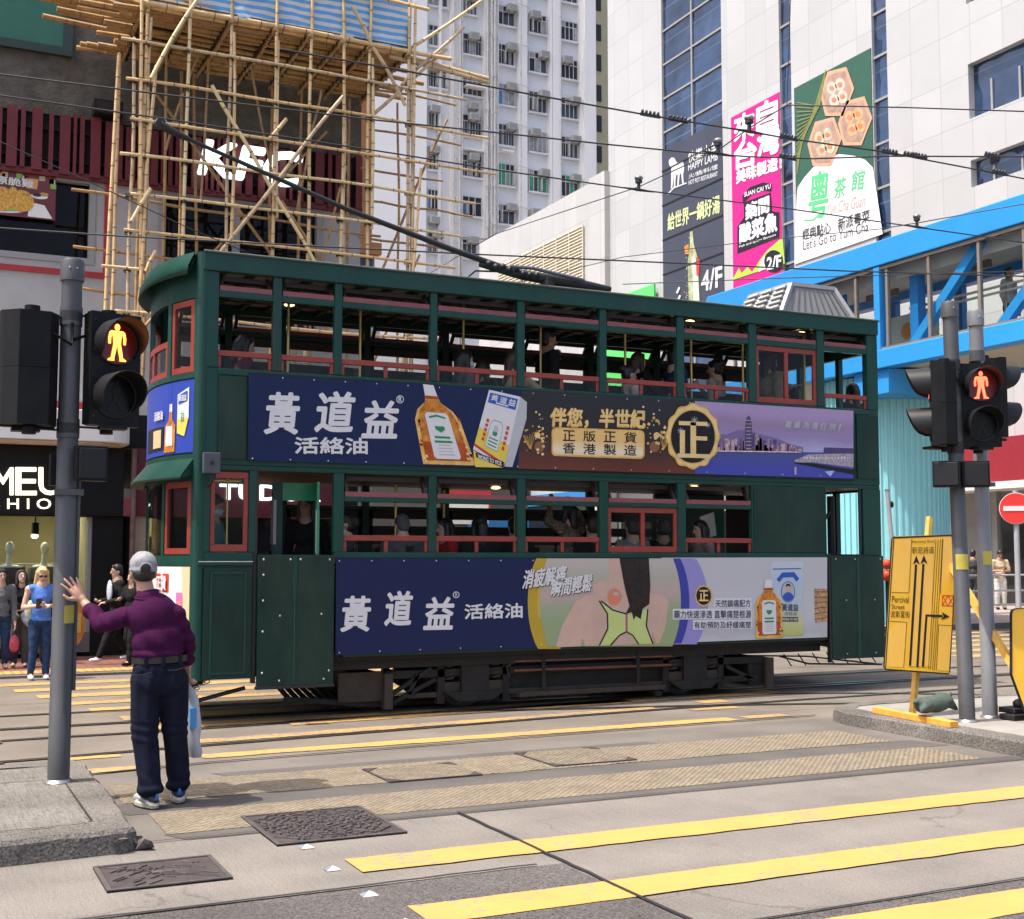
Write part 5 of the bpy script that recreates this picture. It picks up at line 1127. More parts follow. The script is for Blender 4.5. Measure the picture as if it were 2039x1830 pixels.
class Ad(MB):
    def __init__(s, Y=TA-.028): super().__init__(); s.Y = Y
    def P(s, pts, m, h): s.poly([AD(x, y, h, s.Y) for x, y in pts], m)
    def T(s, t, x0, y0, x1, y1, m, h, tilt=0., **k):
        """text filling a picture box; tilt = pixels the right end drops"""
        a, c, d = AD(x0, y1, h, s.Y), AD(x1, y1+tilt, h, s.Y), AD(x0, y0, h, s.Y); s.text(t, a, c-a, d-a, m, **k)
    def E(s, cx, cy, rx, ry, m, h, n=28, a0=0., a1=2*pi, wob=0, wn=8): s.P([(cx+rx*(1+wob*cos(wn*t))*cos(t), cy+ry*(1+wob*cos(wn*t))*sin(t)) for t in [a0+(a1-a0)*k/n for k in range(n+(0 if a1-a0 > 6.2 else 1))]], m, h)
    def L(s, pts, w, m, h):
        for (x0, y0), (x1, y1) in zip(pts, pts[1:]):
            l = hypot(x1-x0, y1-y0) or 1; nx, ny = -(y1-y0)/l*w/2, (x1-x0)/l*w/2
            s.P([(x0+nx, y0+ny), (x1+nx, y1+ny), (x1-nx, y1-ny), (x0-nx, y0-ny)], m, h)
def bottle(ad, T, h, m_side=True):
    """amber oil bottle; T maps unit coordinates (0..1 across, 0..1 down) to the picture"""
    g = lambda *q: [T(*p) for p in q]
    ad.P(g((.34, .17), (.5, .14), (.66, .17), (.68, .22), (.9, .32), (1., .45), (1., 1.), (0, 1.), (0, .45), (.1, .32), (.32, .22)), I_gold, h)
    ad.P(g((.36, .19), (.64, .19), (.86, .34), (.93, .46), (.93, .95), (.07, .95), (.07, .46), (.14, .34)), I_amb, h+.0012)
    ad.P(g((.07, .72), (.93, .72), (.93, .95), (.07, .95)), I_ambd, h+.0024)
    rr = random.Random(4)
    for k in range(22): u = rr.uniform(.0, .12) if k % 2 else rr.uniform(.86, .97); v = rr.uniform(.4, .95); ad.P(g((u, v), (u+.05, v), (u+.05, v+.035), (u, v+.03)), rr.choice((I_goldl, I_ambd, I_goldl)), h+.0036)
    ad.P(g((.37, .0), (.63, .0), (.65, .15), (.35, .15)), I_white, h+.0012); ad.P(g((.33, .14), (.67, .14), (.67, .18), (.33, .18)), I_ambd, h+.003)
    ad.P(g((.24, .38), (.3, .35), (.7, .35), (.76, .38), (.76, .9), (.72, .93), (.28, .93), (.24, .9)), I_white, h+.0048)
    ad.P(g((.32, .4), (.5, .375), (.68, .4), (.68, .425), (.5, .4), (.32, .425)), I_green, h+.006)
    ad.E(*T(.5, .49), abs(T(.6, .5)[0]-T(.5, .5)[0]), abs(T(.5, .55)[1]-T(.5, .5)[1]), I_white, h+.0062, 14); ad.P(g((.4, .52), (.6, .52), (.6, .56), (.5, .6), (.4, .56)), I_green, h+.0066)
    for v, w, m in ((.645, .16, I_green), (.7, .18, I_green), (.75, .12, I_lgrey), (.79, .15, I_lgrey), (.83, .14, I_lgrey), (.87, .15, I_lgrey)): ad.P(g((.5-w, v), (.5+w, v), (.5+w, v+.012+.016*(m is I_green)), (.5-w, v+.012+.016*(m is I_green))), m, h+.006)
def quadmap(tl, tr, brr, bl):
    def T(u, v):
        x0, y0 = tl[0]+(tr[0]-tl[0])*u, tl[1]+(tr[1]-tl[1])*u; x1, y1 = bl[0]+(brr[0]-bl[0])*u, bl[1]+(brr[1]-bl[1])*u
        return (x0+(x1-x0)*v, y0+(y1-y0)*v)
    return T
def carton(ad, F, side_, h):
    g = lambda *q: [F(*p) for p in q]
    ad.P(side_, I_lgrey, h); ad.P(g((0, 0), (1, 0), (1, 1), (0, 1)), I_white, h+.0012); ad.P(g((0, .62), (1, .7), (1, .96), (0, .9)), I_yel, h+.0024); ad.P(g((0, .9), (1, .96), (1, 1.0), (0, .94)), I_red, h+.003)
    ad.P(g((.06, .04), (.94, .04), (.94, .2), (.06, .2)), I_hblue, h+.0024)
    for k, c in enumerate('黃道益'): p, q, r = F(.12+.28*k, .155), F(.34+.28*k, .155), F(.12+.28*k, .06); ad.text(c, AD(*p, h+.0036, ad.Y), AD(*q, h+.0036, ad.Y)-AD(*p, h+.0036, ad.Y), AD(*r, h+.0036, ad.Y)-AD(*p, h+.0036, ad.Y), I_white, bold=.03)
    ad.P(g((.3, .165), (.7, .165), (.7, .185), (.3, .185)), I_white, h+.0036)
    ad.P(g((.3, .5), (.38, .43), (.62, .43), (.7, .5), (.7, .86), (.3, .86)), I_green, h+.0034); ad.P(g((.31, .505), (.385, .44), (.615, .44), (.69, .505), (.69, .852), (.31, .852)), I_white, h+.0042)
    ad.E(*F(.5, .56), 5, 8, I_lgrey, h+.005, 12); ad.P(g((.42, .6), (.58, .6), (.56, .66), (.44, .66)), I_green, h+.0054)
    for v in (.7, .75, .8): ad.P(g((.36, v), (.64, v), (.64, v+.02), (.36, v+.02)), I_green, h+.005)
    for u in (.16, .8):
        for k in range(5): ad.P(g((u, .45+.075*k), (u+.08, .45+.075*k), (u+.08, .5+.075*k), (u, .5+.075*k)), I_red, h+.005)
top = lambda x: 740.5+(x-492)*.0609
bot = lambda x: 912+(x-492)*.0300
# ---- upper deck advert
ad = Ad(); ad.box(AD(492, 800).x, AD(1690, 800).x, ad.Y+.0, TA-.004, 2.572, 3.435, I_blk)
h = .002
ad.P([(492, top(492)), (1034, top(1034)), (1026, bot(1026)), (492, bot(492))], I_blue, h)
ad.P([(1034, top(1034)), (1376, top(1376)), (1376, bot(1376)), (1026, bot(1026))], I_dark, h)
hz = lambda x: 893+(x-1376)*.012
ad.P([(1376, top(1376)), (1690, top(1690)), (1690, hz(1690)), (1376, hz(1376))], I_sky, h); ad.P([(1376, hz(1376)), (1690, hz(1690)), (1690, bot(1690)), (1376, bot(1376))], I_sea, h)
for t, x0, y0, x1, y1 in (('黃', 524, 778, 592, 858), ('道', 624, 776, 702, 854), ('益', 717, 794, 788, 866)): ad.T(t, x0, y0, x1, y1, I_white, h+.003, 1, bold=.035, shear=.12)
ad.E(792, 791, 7.5, 8, I_white, h+.003, 20); ad.E(792, 791, 6, 6.5, I_blue, h+.004, 20); ad.T('R', 789, 786, 795, 796, I_white, h+.005, bold=.03)
ad.T('活絡油', 584, 866, 727, 898, I_white, h+.003, 1, bold=.04)
bottle(ad, quadmap((808, 758), (887, 766), (942, 922), (838, 919)), h+.003)
carton(ad, quadmap((968, 772), (1030, 786), (998, 924), (936, 890)), [(968, 772), (1030, 786), (1043, 797), (1042, 830), (1014, 925), (998, 924), (968, 800)], h+.006)
ad.P([(936, 892), (996, 926), (990, 926.5), (940, 925)], I_yel, h+.014); ad.P([(940, 896), (997, 915), (994, 926), (942, 906)], I_blk, h+.0155); ad.T('WONG TO YICK', 945, 900, 992, 908, I_white, h+.017, 15, bold=.04)
ad.T('伴您，半世紀', 1090, 808, 1277, 846, I_gold, h+.003, 3.5, bold=.05, shear=.05); ad.T('伴您，半世紀', 1091.5, 808, 1275.5, 844, I_goldl, h+.0045, 3.5, bold=.025, shear=.05)
def rr_(x0, y0, x1, y1, r, sl):
    return [(cx+r*cos(a), cy+r*sin(a)+sl*(cx-x0)) for cx, cy, a0 in ((x1-r, y0+r, -pi/2), (x1-r, y1-r, 0), (x0+r, y1-r, pi/2), (x0+r, y0+r, pi)) for a in [a0+k*pi/8 for k in range(5)]]
ad.P(rr_(1092, 846, 1276, 903, 9, .035), I_gold, h+.003); ad.P(rr_(1095, 849, 1273, 900, 8, .035), ramp_mat('print gold plate blend', 'Z', [(2.68, (.70, .44, .12)), (2.8, (.74, .64, .45)), (2.92, (.70, .46, .16))]), h+.0045)
for r_, y in (('正版正貨', 852), ('香港製造', 877)):
    for k, c in enumerate(r_): ad.T(c, 1114+40.5*k, y+1.2*k, 1138+40.5*k, y+21+1.2*k, I_blk, h+.006, .8, bold=.012)
for sgn, cx in ((-1, 1064), (1, 1300)):
    for k in range(7): a = -1.35+.25*k; ad.L([(cx-sgn*-14, 893), (cx-sgn*(-8+26*sin(a)*.8), 868-6*cos(a)-abs(k-3)*1.5)], .8, I_gold, h+.003)
    for k in range(34): x, y = cx+R.gauss(0, 13), 858+R.gauss(0, 22); ad.E(x, y, *(2*[R.choice((1, 1.4, 2.2, 3))]), R.choice((I_gold, I_goldl, I_goldl)), h+.0035, 8)
    ad.E(cx, 862, 6, 6, I_goldl, h+.003, 12); ad.E(cx+sgn*-4, 885, 10, 11, ink('bronze bokeh', (.22, .10, .05)), h+.0025, 18)
# skyline
Ib = [ink('tower violet', (.16, .11, .22), var=.5, scale=30), ink('tower dusk', (.28, .19, .26), var=.5, scale=34), ink('tower dark', (.07, .055, .14), var=.5, scale=30), ink('tower lit', (.46, .34, .34), var=.4, scale=40)]
ad.P([(1400, hz(1400)), (1400, 868), (1418, 861), (1440, 860), (1460, 852), (1482, 851), (1498, 858), (1520, 864), (1538, 868), (1560, 878), (1590, 886), (1590, hz(1590))], ink('hill dusk', (.17, .13, .27)), h+.002)
rs = random.Random(9)
for k in range(110):
    x = 1405+rs.random()*176; w = rs.uniform(3, 8); f = max(.15, 1-abs(x-1480)/130); y = hz(x)-rs.uniform(6, 40)*f; ad.P([(x, y), (x+w, y), (x+w, hz(x)), (x, hz(x))], rs.choice(Ib), h+.003+.0002*(k % 6))
ad.P([(1474, hz(1474)), (1476, 840), (1478, 828), (1482, 823), (1486, 828), (1488, 840), (1489, hz(1489))], Ib[2], h+.005)
for k in range(9): ad.P([(1477, 832+k*7), (1487, 832+k*7), (1487, 833.5+k*7), (1477, 833.5+k*7)], Ib[3], h+.006)
ad.P([(1405, hz(1405)-1.5), (1585, hz(1585)-1), (1585, hz(1585)+1), (1405, hz(1405)+1)], ink('shore lights', (.68, .50, .40), var=.4, scale=40), h+.006)
ad.P([(1572, 912), (1600, 900), (1690, 898), (1690, 926), (1660, 922), (1610, 916), (1575, 916)], ink('pier hall', (.34, .30, .36), var=.6, scale=30), h+.003); ad.P([(1630, 896), (1632, 886), (1690, 888), (1690, 899)], Ib[2], h+.0035); ad.P([(1572, 915), (1612, 918), (1660, 926), (1690, 930), (1690, 940), (1640, 930), (1575, 918)], I_blk, h+.004)
for k in range(16): x = 1590+k*6.2; ad.P([(x, 905), (x+3, 905), (x+3, 909), (x, 909)], rs.choice((I_white, I_goldl, I_lgrey)), h+.005)
ad.P([(1633, 934), (1652, 932), (1644, 944)], ink('water glint', (.35, .45, .75)), h+.003); ad.P([(1573, 925), (1577, 925), (1577, 940), (1573, 940)], ink('water glint pink', (.42, .34, .5)), h+.003)
for k, c in enumerate('繼續為港打拼！'): ad.T(c, 1554+17.5*k, 832.5+1.1*k, 1567+17.5*k-(6 if k == 6 else 0), 846.5+1.1*k, I_lgrey, h+.003, 1, bold=.03, shear=.2)
# gold seal
ad.E(1371, 864, 53, 64, I_gold, h+.008, 72, wob=.035, wn=12); ad.E(1371, 864, 50.5, 61, I_goldl, h+.0095, 72, wob=.03, wn=12); ad.E(1371, 865, 45.5, 54, I_gold, h+.011, 40); ad.E(1371, 865, 43.5, 52, I_blk, h+.0125, 40)
for q in (((1343, 834), (1399, 836), (1399, 844), (1343, 842)), ((1366, 836), (1377, 836), (1377, 899), (1366, 899)), ((1345, 852), (1355, 852), (1355, 898), (1345, 898)), ((1377, 864), (1399, 865), (1399, 873), (1377, 872)), ((1340, 898), (1404, 900), (1404, 908), (1340, 906))): ad.P(q, I_goldl, h+.014)
for x, y, s in ((1374, 832, 7), (1346, 853, 6), (1347, 903, 6), (1400, 842, 5), (1398, 908, 6)):
    for a in range(4): t = a*pi/4; ad.L([(x-s*cos(t), y-s*sin(t)), (x+s*cos(t), y+s*sin(t))], .6, I_white, h+.0155)
riv(ad, [(p.x, p.z) for p in [AD(x, top(x)+4) for x in range(560, 1690, 62)]+[AD(x, bot(x)-4) for x in range(500, 1690, 75)]], ad.Y-.003, .008)
ad.build('upper_advert', tram)
# ---- lower deck advert
ad = Ad(); ad.box(AD(665, 1200).x, AD(1638, 1200).x, ad.Y, TA-.004, .648, 1.612, I_blk)
T2 = lambda x: 1106-(x-665)*.0022
B2 = lambda x: 1298-(x-665)*.0372
I_gbg = ramp_mat('print park blend', 'Z', [(.64, (.27, .31, .16)), (.95, (.25, .33, .17)), (1.15, (.30, .34, .22)), (1.25, (.44, .33, .31)), (1.45, (.38, .37, .30)), (1.61, (.44, .40, .36))], noise=.1, nscale=2)
I_wbg = ramp_mat('print white room blend', 'Z', [(.64, (.52, .52, .52)), (.8, (.55, .55, .56)), (1.0, (.42, .42, .44)), (1.2, (.50, .50, .52)), (1.61, (.46, .46, .48))], noise=.5, nscale=1.6)
ad.P([(665, T2(665)), (1100, T2(1100)), (1100, B2(1100)), (665, B2(665))], I_blue, h)
ad.P([(1310, T2(1310)), (1638, T2(1638)), (1638, B2(1638)), (1310, B2(1310))], I_wbg, h)
def band(c0, c1, y0, y1, f0, f1, m, hh, n=14):
    ys = [y0+(y1-y0)*k/n for k in range(n+1)]; ad.P([(f0(y), y) for y in ys]+[(f1(y), y) for y in ys[::-1]], m, hh)
YM, HH = 1192, 96
le = lambda r, off, k=1.: (lambda y: off-r*sqrt(max(0, 1-((y-YM)/(HH*1.25*k))**2)))
ri = lambda r, off, k=1.: (lambda y: off+r*sqrt(max(0, 1-((y-YM)/(HH*1.25*k))**2)))
I_must = ink('mustard', (.44, .30, .03)); I_mustl = ink('light mustard', (.46, .37, .09)); I_vio = ink('soft violet', (.26, .24, .52)); I_royal = ink('royal', (.045, .05, .30))
yt, yb = 1106, 1285
band(0, 0, yt, yb, le(55, 1100), lambda y: 1110, I_must, h+.001); band(0, 0, yt+30, yb-60, le(36, 1100), lambda y: 1112, I_mustl, h+.002)
band(0, 0, yt, 1276, lambda y: 1290, ri(80, 1322, 1.), I_vio, h+.001); band(0, 0, yt, 1274, lambda y: 1290, ri(62, 1303, 1.02), I_royal, h+.002)
band(0, 0, yt, yb-5, le(42, 1112), ri(58, 1290, 1.04), I_gbg, h+.003)
I_skin = ink('skin', (.52, .36, .29), var=.1, scale=3); I_skind = ink('shaded skin', (.42, .27, .21)); I_hair = ink('dark hair', (.025, .018, .016), var=.4, scale=20); I_lime = ink('lime', (.46, .56, .20)); I_pink = ink('magenta', (.42, .06, .24)); I_pain = ink('pain red', (.60, .20, .12))
ad.P([(1205, 1106), (1250, 1106), (1258, 1160), (1275, 1172), (1310, 1178), (1324, 1190), (1318, 1240), (1305, B2(1305)), (1100, B2(1100)), (1112, 1240), (1140, 1190), (1160, 1180), (1195, 1176), (1205, 1150)], I_skin, h+.0045)
ad.P([(1152, 1262), (1150, B2(1150)), (1158, B2(1158))], I_gbg, h+.006); ad.P([(1292, 1250), (1290, B2(1290)), (1298, B2(1298))], I_skind, h+.006)
ad.P([(1172, 1160), (1190, 1150), (1212, 1155), (1228, 1175), (1238, 1200), (1212, 1190), (1178, 1178)], I_skin, h+.006); ad.E(1216, 1182, 14, 17, I_pain, h+.0066, 16)
for k in range(4): ad.E(1203+k*8, 1166+k*5, 6, 3.5, I_skind if k % 2 else I_skin, h+.0072, 10)
ad.P([(1186, 1190), (1208, 1206), (1240, 1218), (1264, 1210), (1282, 1206), (1280, 1240), (1292, B2(1292)), (1262, B2(1262)), (1248, 1258), (1238, 1252), (1226, 1258), (1208, B2(1208)), (1186, B2(1186)), (1203, 1245), (1202, 1215)], I_lime, h+.0075)
for pts in ([(1186, 1190), (1202, 1215), (1203, 1245), (1186, B2(1186))], [(1190, 1190), (1212, 1208), (1240, 1216)], [(1282, 1206), (1279, 1240), (1292, B2(1292))], [(1208, B2(1208)), (1226, 1258), (1240, 1251), (1252, 1258), (1264, B2(1264))]): ad.L(pts, 2.6, I_blk, h+.0085)
ad.L([(1240, 1216), (1240, 1251)], 4, I_pink, h+.008)
ad.P([(1226, 1106), (1284, 1106), (1287, 1160), (1285, 1196), (1272, 1205), (1268, 1226), (1258, 1220), (1254, 1228), (1250, 1212), (1238, 1216), (1246, 1200), (1238, 1170), (1232, 1140)], I_hair, h+.009)
for t, x0, y0, x1, y1 in (('黃', 675, 1182, 733, 1250), ('道', 762, 1172, 816, 1238), ('益', 839, 1184, 898, 1246)): ad.T(t, x0, y0, x1, y1, I_white, h+.003, -1, bold=.035, shear=.12)
ad.E(903, 1178, 6.5, 6.5, I_white, h+.003, 18); ad.E(903, 1178, 5, 5, I_blue, h+.004, 18); ad.T('R', 901, 1174.5, 905.5, 1181.5, I_white, h+.005)
ad.T('活絡油', 920, 1197, 1034, 1226, I_white, h+.003, -3, bold=.035)
for dx, m, hh in ((1.2, I_hair, .010), (0, I_white, .0115)):
    ad.T('消疲解痛', 1034+dx, 1130+dx, 1122+dx, 1166+dx, m, hh, -12, bold=.03, shear=.3); ad.T('瞬間輕鬆', 1090+dx, 1148+dx, 1172+dx, 1182+dx, m, hh, -12, bold=.03, shear=.3)
ad.E(1393, 1180, 17, 21, I_gold, h+.003, 36, wob=.03, wn=12); ad.E(1393, 1180, 14.5, 18, I_blk, h+.0045, 28); ad.T('正', 1384, 1169, 1402, 1190, I_goldl, h+.006, bold=.03)
I_ink = ink('slate text', (.07, .08, .14))
for t, x0, y0, x1, y1 in (('天然鎮痛配方', 1416, 1186, 1486, 1204), ('藥力快速滲透 直擊痛楚根源', 1334, 1207, 1487, 1226), ('有助預防及紓緩痛楚', 1374, 1229, 1487, 1246)):
    ad.P([(x0-2, y0-1), (x1+2, y0-2), (x1+2, y1), (x0-2, y1+1)], I_white, h+.0035); ad.T(t, x0, y0+2, x1, y1-1, I_ink, h+.005, -1, bold=.015)
I_cart = ramp_mat('print carton blend', 'Z', [(.68, (.42, .44, .10)), (.85, (.50, .52, .25)), (1.05, (.42, .50, .52)), (1.35, (.40, .48, .58)), (1.6, (.50, .53, .58))])
ad.P([(1525, 1120), (1534, 1112), (1590, 1112), (1590, 1258), (1525, 1259)], I_cart, h+.004); ad.P([(1530, 1126), (1586, 1125), (1586, 1127), (1530, 1128)], I_hblue, h+.006); ad.P([(1537, 1148), (1548, 1134), (1572, 1133), (1582, 1146), (1576, 1152), (1570, 1143), (1550, 1144), (1543, 1153)], I_hblue, h+.006)
ad.E(1560, 1172, 14, 21, I_hblue, h+.006, 24); ad.E(1560, 1172, 12.5, 19.5, I_lgrey, h+.007, 24); ad.P([(1549, 1180), (1556, 1173), (1564, 1173), (1571, 1180), (1568, 1188), (1560, 1191), (1552, 1188)], I_hblue, h+.0075); ad.E(1560, 1165, 5, 7.5, I_skin, h+.008, 12); ad.P([(1554.5, 1162), (1557, 1156), (1563, 1156), (1565.5, 1162), (1560, 1160)], I_blk, h+.0085)
ad.T('黃道益', 1548, 1196, 1580, 1210, I_ink, h+.006, bold=.03); ad.T('活絡油', 1552, 1212, 1577, 1219, I_ink, h+.006); ad.P([(1548, 1222), (1580, 1222), (1580, 1231), (1548, 1231)], I_blk, h+.006); ad.T('WONG TO YICK', 1549, 1224, 1579, 1229, I_white, h+.007, bold=.03)
bottle(ad, quadmap((1494, 1148), (1547, 1148), (1549, 1263), (1496, 1265)), h+.009)
ad.P([(1612, 1166), (1638, 1166), (1638, 1230), (1614, 1233)], ink('woven basket', (.42, .25, .13), var=.6, scale=34), h+.004)
for k in range(6): ad.L([(1612, 1172+k*11), (1638, 1172+k*10)], 1.6, ink('basket gap', (.16, .08, .04)), h+.005)
riv(ad, [(p.x, p.z) for p in [AD(x, T2(x)+5) for x in range(672, 1638, 64)]+[AD(x, B2(x)-5) for x in range(672, 1638, 80)]], ad.Y-.003, .008)
ad.build('lower_advert', tram)
# ---- curved front adverts
b = MB(); fstrip(b, 12.27, 14.33, 2.64, 3.355, ink('front blue', (.028, .055, .33)), .012, .01, 18)
def FP(y, z, h=.016): p = fc(y, h); return (p.x, p.y, z)
def fpoly(pts, m, h): b.poly([FP(y, z, h) for y, z in pts], m)
fpoly([(12.34, 3.28), (12.52, 3.22), (12.52, 2.84), (12.40, 2.80), (12.34, 2.98)], I_white, .018); fpoly([(12.34, 2.98), (12.52, 2.98), (12.52, 2.84), (12.4, 2.8)], I_yel, .020); fpoly([(12.36, 3.25), (12.5, 3.21), (12.5, 3.12), (12.36, 3.15)], I_hblue, .021)
def FT(t, y0, y1, z0, z1, m, h=.022, n=1, **k):
    a, c = Vector(FP(y1, z0, h)), Vector(FP(y0, z0, h)); b.text(t, a, c-a, (0, 0, z1-z0), m, **k)
FT('黃道益', 12.37, 12.49, 3.15, 3.21, I_white, .023, bold=.03); FT('益', 12.40, 12.46, 2.95, 3.05, I_green, .023)
fpoly([(12.62, 3.10), (12.66, 3.10), (12.68, 2.98), (12.76, 2.92), (12.78, 2.6+.06), (12.56, 2.66), (12.55, 2.92), (12.61, 2.98)], I_amb, .020); fpoly([(12.6, 2.92), (12.73, 2.92), (12.74, 2.72), (12.6, 2.72)], I_white, .022); fpoly([(12.615, 3.14), (12.665, 3.14), (12.67, 3.06), (12.61, 3.06)], I_white, .021)
FT('活絡油', 12.8, 13.05, 3.0, 3.09, I_white, .03, bold=.04)
fpoly([(12.8, 2.93), (13.0, 2.93), (13.2, 2.93), (13.4, 2.93), (13.4, 2.7), (13.2, 2.7), (13.0, 2.7), (12.8, 2.7)], M_blk, .02); fpoly([(12.85, 2.9), (13.0, 2.9), (13.1, 2.9), (13.1, 2.72), (13.0, 2.72), (12.85, 2.72)], ink('destination blind', (.55, .45, .25)), .024)
b.build('front_advert', tram)
b = MB(); fstrip(b, 12.28, 14.3, .85, 1.53, ink('front poster', (.64, .62, .60)), .014, .01, 12); fpoly([(12.28, 1.53), (12.40, 1.53), (12.36, .85), (12.28, .85)], ink('front poster cream', (.60, .50, .30)), .017)
fpoly([(12.62, 1.46), (12.9, 1.46), (12.9, 1.28), (12.62, 1.28)], I_red, .018); FT('正貨', 12.65, 12.87, 1.3, 1.44, I_white, .03, bold=.04); fpoly([(12.38, 1.28), (12.48, 1.28), (12.46, .9), (12.36, .9)], ink('poster pink', (.65, .15, .35)), .019); FT('活', 12.39, 12.46, 1.1, 1.2, I_yel, .022); fpoly([(12.7, 1.22), (12.85, 1.18), (12.85, .95), (12.68, .95)], ink('poster coral', (.65, .22, .16)), .018)
b.build('front_poster', tram)
# ---- tall banners on the mall wall
def MP(x, y, h=0.): p = onX(*ff(x, y), MX-.03); return Vector((MX-.03-h, p.y, p.z))
class Ban(Ad):
    def P(s, pts, m, h): s.poly([MP(x, y, h*6) for x, y in pts], m)
    def T(s, t, x0, y0, x1, y1, m, h, tilt=0., **k): a, c, d = MP(x0, y1, h*6), MP(x1, y1+tilt, h*6), MP(x0, y0, h*6); s.text(t, a, c-a, d-a, m, **k)
    def box3(s, y0, y1, z0, z1, m): s.box(MX-.03, MX-.002, y0, y1, z0, z1, m)
def Z3(x, y, s=2.307, ox=1160, oy=0): return (ox+x/s, oy+y/s)
zz = lambda *pts: [Z3(*p) for p in pts]
# happy lamb
b = Ban(); I_char = ink('charcoal', (.05, .055, .075), var=.12, scale=.6)
b.box(MX-.03, MX+.1, 43.72, 48.5, 12.2, 20.45, I_char)
for z in (14.6, 16.22, 17.84, 19.46): b.box(MX-.06, MX-.03, 43.72, 48.5, z, z+.05, M_slatback)
lz = lambda *pts: [(1310+x/2.8, 250+y/2.8) for x, y in pts]
for q, hq in ((((80, 215), (140, 200), (148, 228), (145, 262), (120, 272), (88, 278), (76, 250)), .002), (((62, 196), (76, 178), (92, 180), (104, 200), (110, 216), (86, 228), (72, 232), (64, 218)), .0026), (((76, 240), (94, 250), (88, 300), (82, 350), (74, 353), (76, 300)), .003), (((92, 255), (106, 255), (100, 300), (98, 344), (90, 346), (90, 300)), .0022), (((112, 255), (126, 250), (122, 290), (118, 334), (110, 337), (112, 290)), .003), (((128, 240), (147, 236), (142, 280), (146, 322), (137, 325), (132, 280)), .0024)): b.P(lz(*q), I_white, hq)
b.L(lz((56, 384), (90, 348), (162, 320)), 2.4, I_white, .0034)
for t, x0, y0, x1, y1, d in (('快樂小羊', 487, 700, 622, 752, -53), ('HAPPY LAMB', 487, 752, 622, 784, -50), ('火/鍋/料/理', 489, 800, 622, 822, -46), ('HOT POT RESTAURANT', 489, 830, 622, 850, -42)): b.T(t, *Z3(x0, y0), *Z3(x1, y1), I_white, .003, d/2.307, bold=.02)
b.T('給世界一鍋好湯', *Z3(393, 985), *Z3(632, 1062), ink('pale lime', (.55, .60, .30)), .003, -86/2.307, bold=.03)
b.T('4/F', *Z3(548, 1250), *Z3(642, 1340), I_white, .003, -26/2.307, bold=.03)
for q, m in ((((495, 1065), (508, 1062), (512, 1120), (530, 1180), (540, 1385), (490, 1388), (485, 1200), (495, 1130)), ink('soup splash', (.40, .42, .22), var=.5, scale=2)), (((505, 1180), (530, 1185), (538, 1380), (512, 1385)), ink('soup milk', (.52, .56, .50), var=.2)), (((522, 1180), (540, 1190), (538, 1260), (526, 1270)), I_red), (((470, 1130), (490, 1120), (492, 1165), (474, 1170)), I_amb), (((432, 1345), (444, 1318), (452, 1322), (440, 1350)), I_white), (((440, 1372), (448, 1355), (456, 1358), (448, 1378)), I_white)): SPL = globals().get('SPL', 0)+1; b.P(zz(*q), m, .003+.0006*SPL)
for k in range(40): x, y = R.uniform(465, 520), R.uniform(1080, 1380); s_ = R.uniform(1.5, 4); b.P(zz((x, y), (x+s_, y), (x+s_, y+s_), (x, y+s_)), R.choice((I_goldl, I_white, I_yel, ink('splash teal', (.2, .45, .5)))), .008+k*.0001)
tag(b.build('wall_banner'), 'charcoal wall banner with a white lamb and hot pot lettering', 'banner', 'tall banners on the mall')
# pink sour fish banner
b = Ban(); I_mag = ink('magenta banner', (.62, .012, .20), var=.05); b.box(MX-.03, MX-.002, 39.76, 43.05, 12.4, 20.3, I_mag)
I_w2 = ink('banner white', (.72, .70, .72)); I_lb = ink('lime banner', (.38, .58, .06))
for t, x0, y0, x1, y1, d in (('來', 698, 540, 790, 655, -30), ('自', 802, 485, 895, 605, -36), ('台', 700, 662, 800, 780, -26), ('灣', 806, 596, 905, 725, -32), ('美味製造！', 708, 785, 915, 845, -70)): b.T(t, *Z3(x0, y0), *Z3(x1, y1), I_w2, .003, d/2.307, bold=.06)
b.P(zz((738, 935), (735, 900), (770, 860), (830, 838), (870, 845), (868, 880), (820, 872), (775, 895)), I_blk, .003); b.T('SUAN CAI YU', *Z3(745, 885), *Z3(866, 905), I_w2, .004, -40/2.307, bold=.03)
b.P(zz((742, 930), (865, 885), (872, 970), (905, 975), (905, 1090), (712, 1165), (712, 1040), (742, 1000)), I_blk, .0025)
for t, x0, y0, x1, y1, d in (('築間', 752, 940, 858, 1012, -40), ('酸菜魚', 724, 1035, 895, 1118, -60)): b.T(t, *Z3(x0, y0), *Z3(x1, y1), I_w2, .004, d/2.307, bold=.06)
b.T('Fish and spices flavours', *Z3(722, 1128), *Z3(890, 1142), I_w2, .004, -56/2.307, bold=.02)
b.P(zz((690, 1287), (720, 1230), (732, 1255), (760, 1225), (780, 1250), (820, 1190), (850, 1150), (920, 1090), (930, 1210), (800, 1250)), I_lb, .003); b.P(zz((810, 1250), (822, 1200), (845, 1170), (858, 1150), (868, 1180), (850, 1230)), I_w2, .0035)
b.E = lambda *a, **k: Ad.E(b, *a, **k)
b.E(*Z3(880, 1200), 19, 22, I_blk, .004); b.T('2/F', *Z3(850, 1185), *Z3(914, 1240), I_w2, .005, -14/2.307, bold=.04)
tag(b.build('wall_banner'), 'magenta wall banner with white characters and a black 2/F disc', 'banner', 'tall banners on the mall')
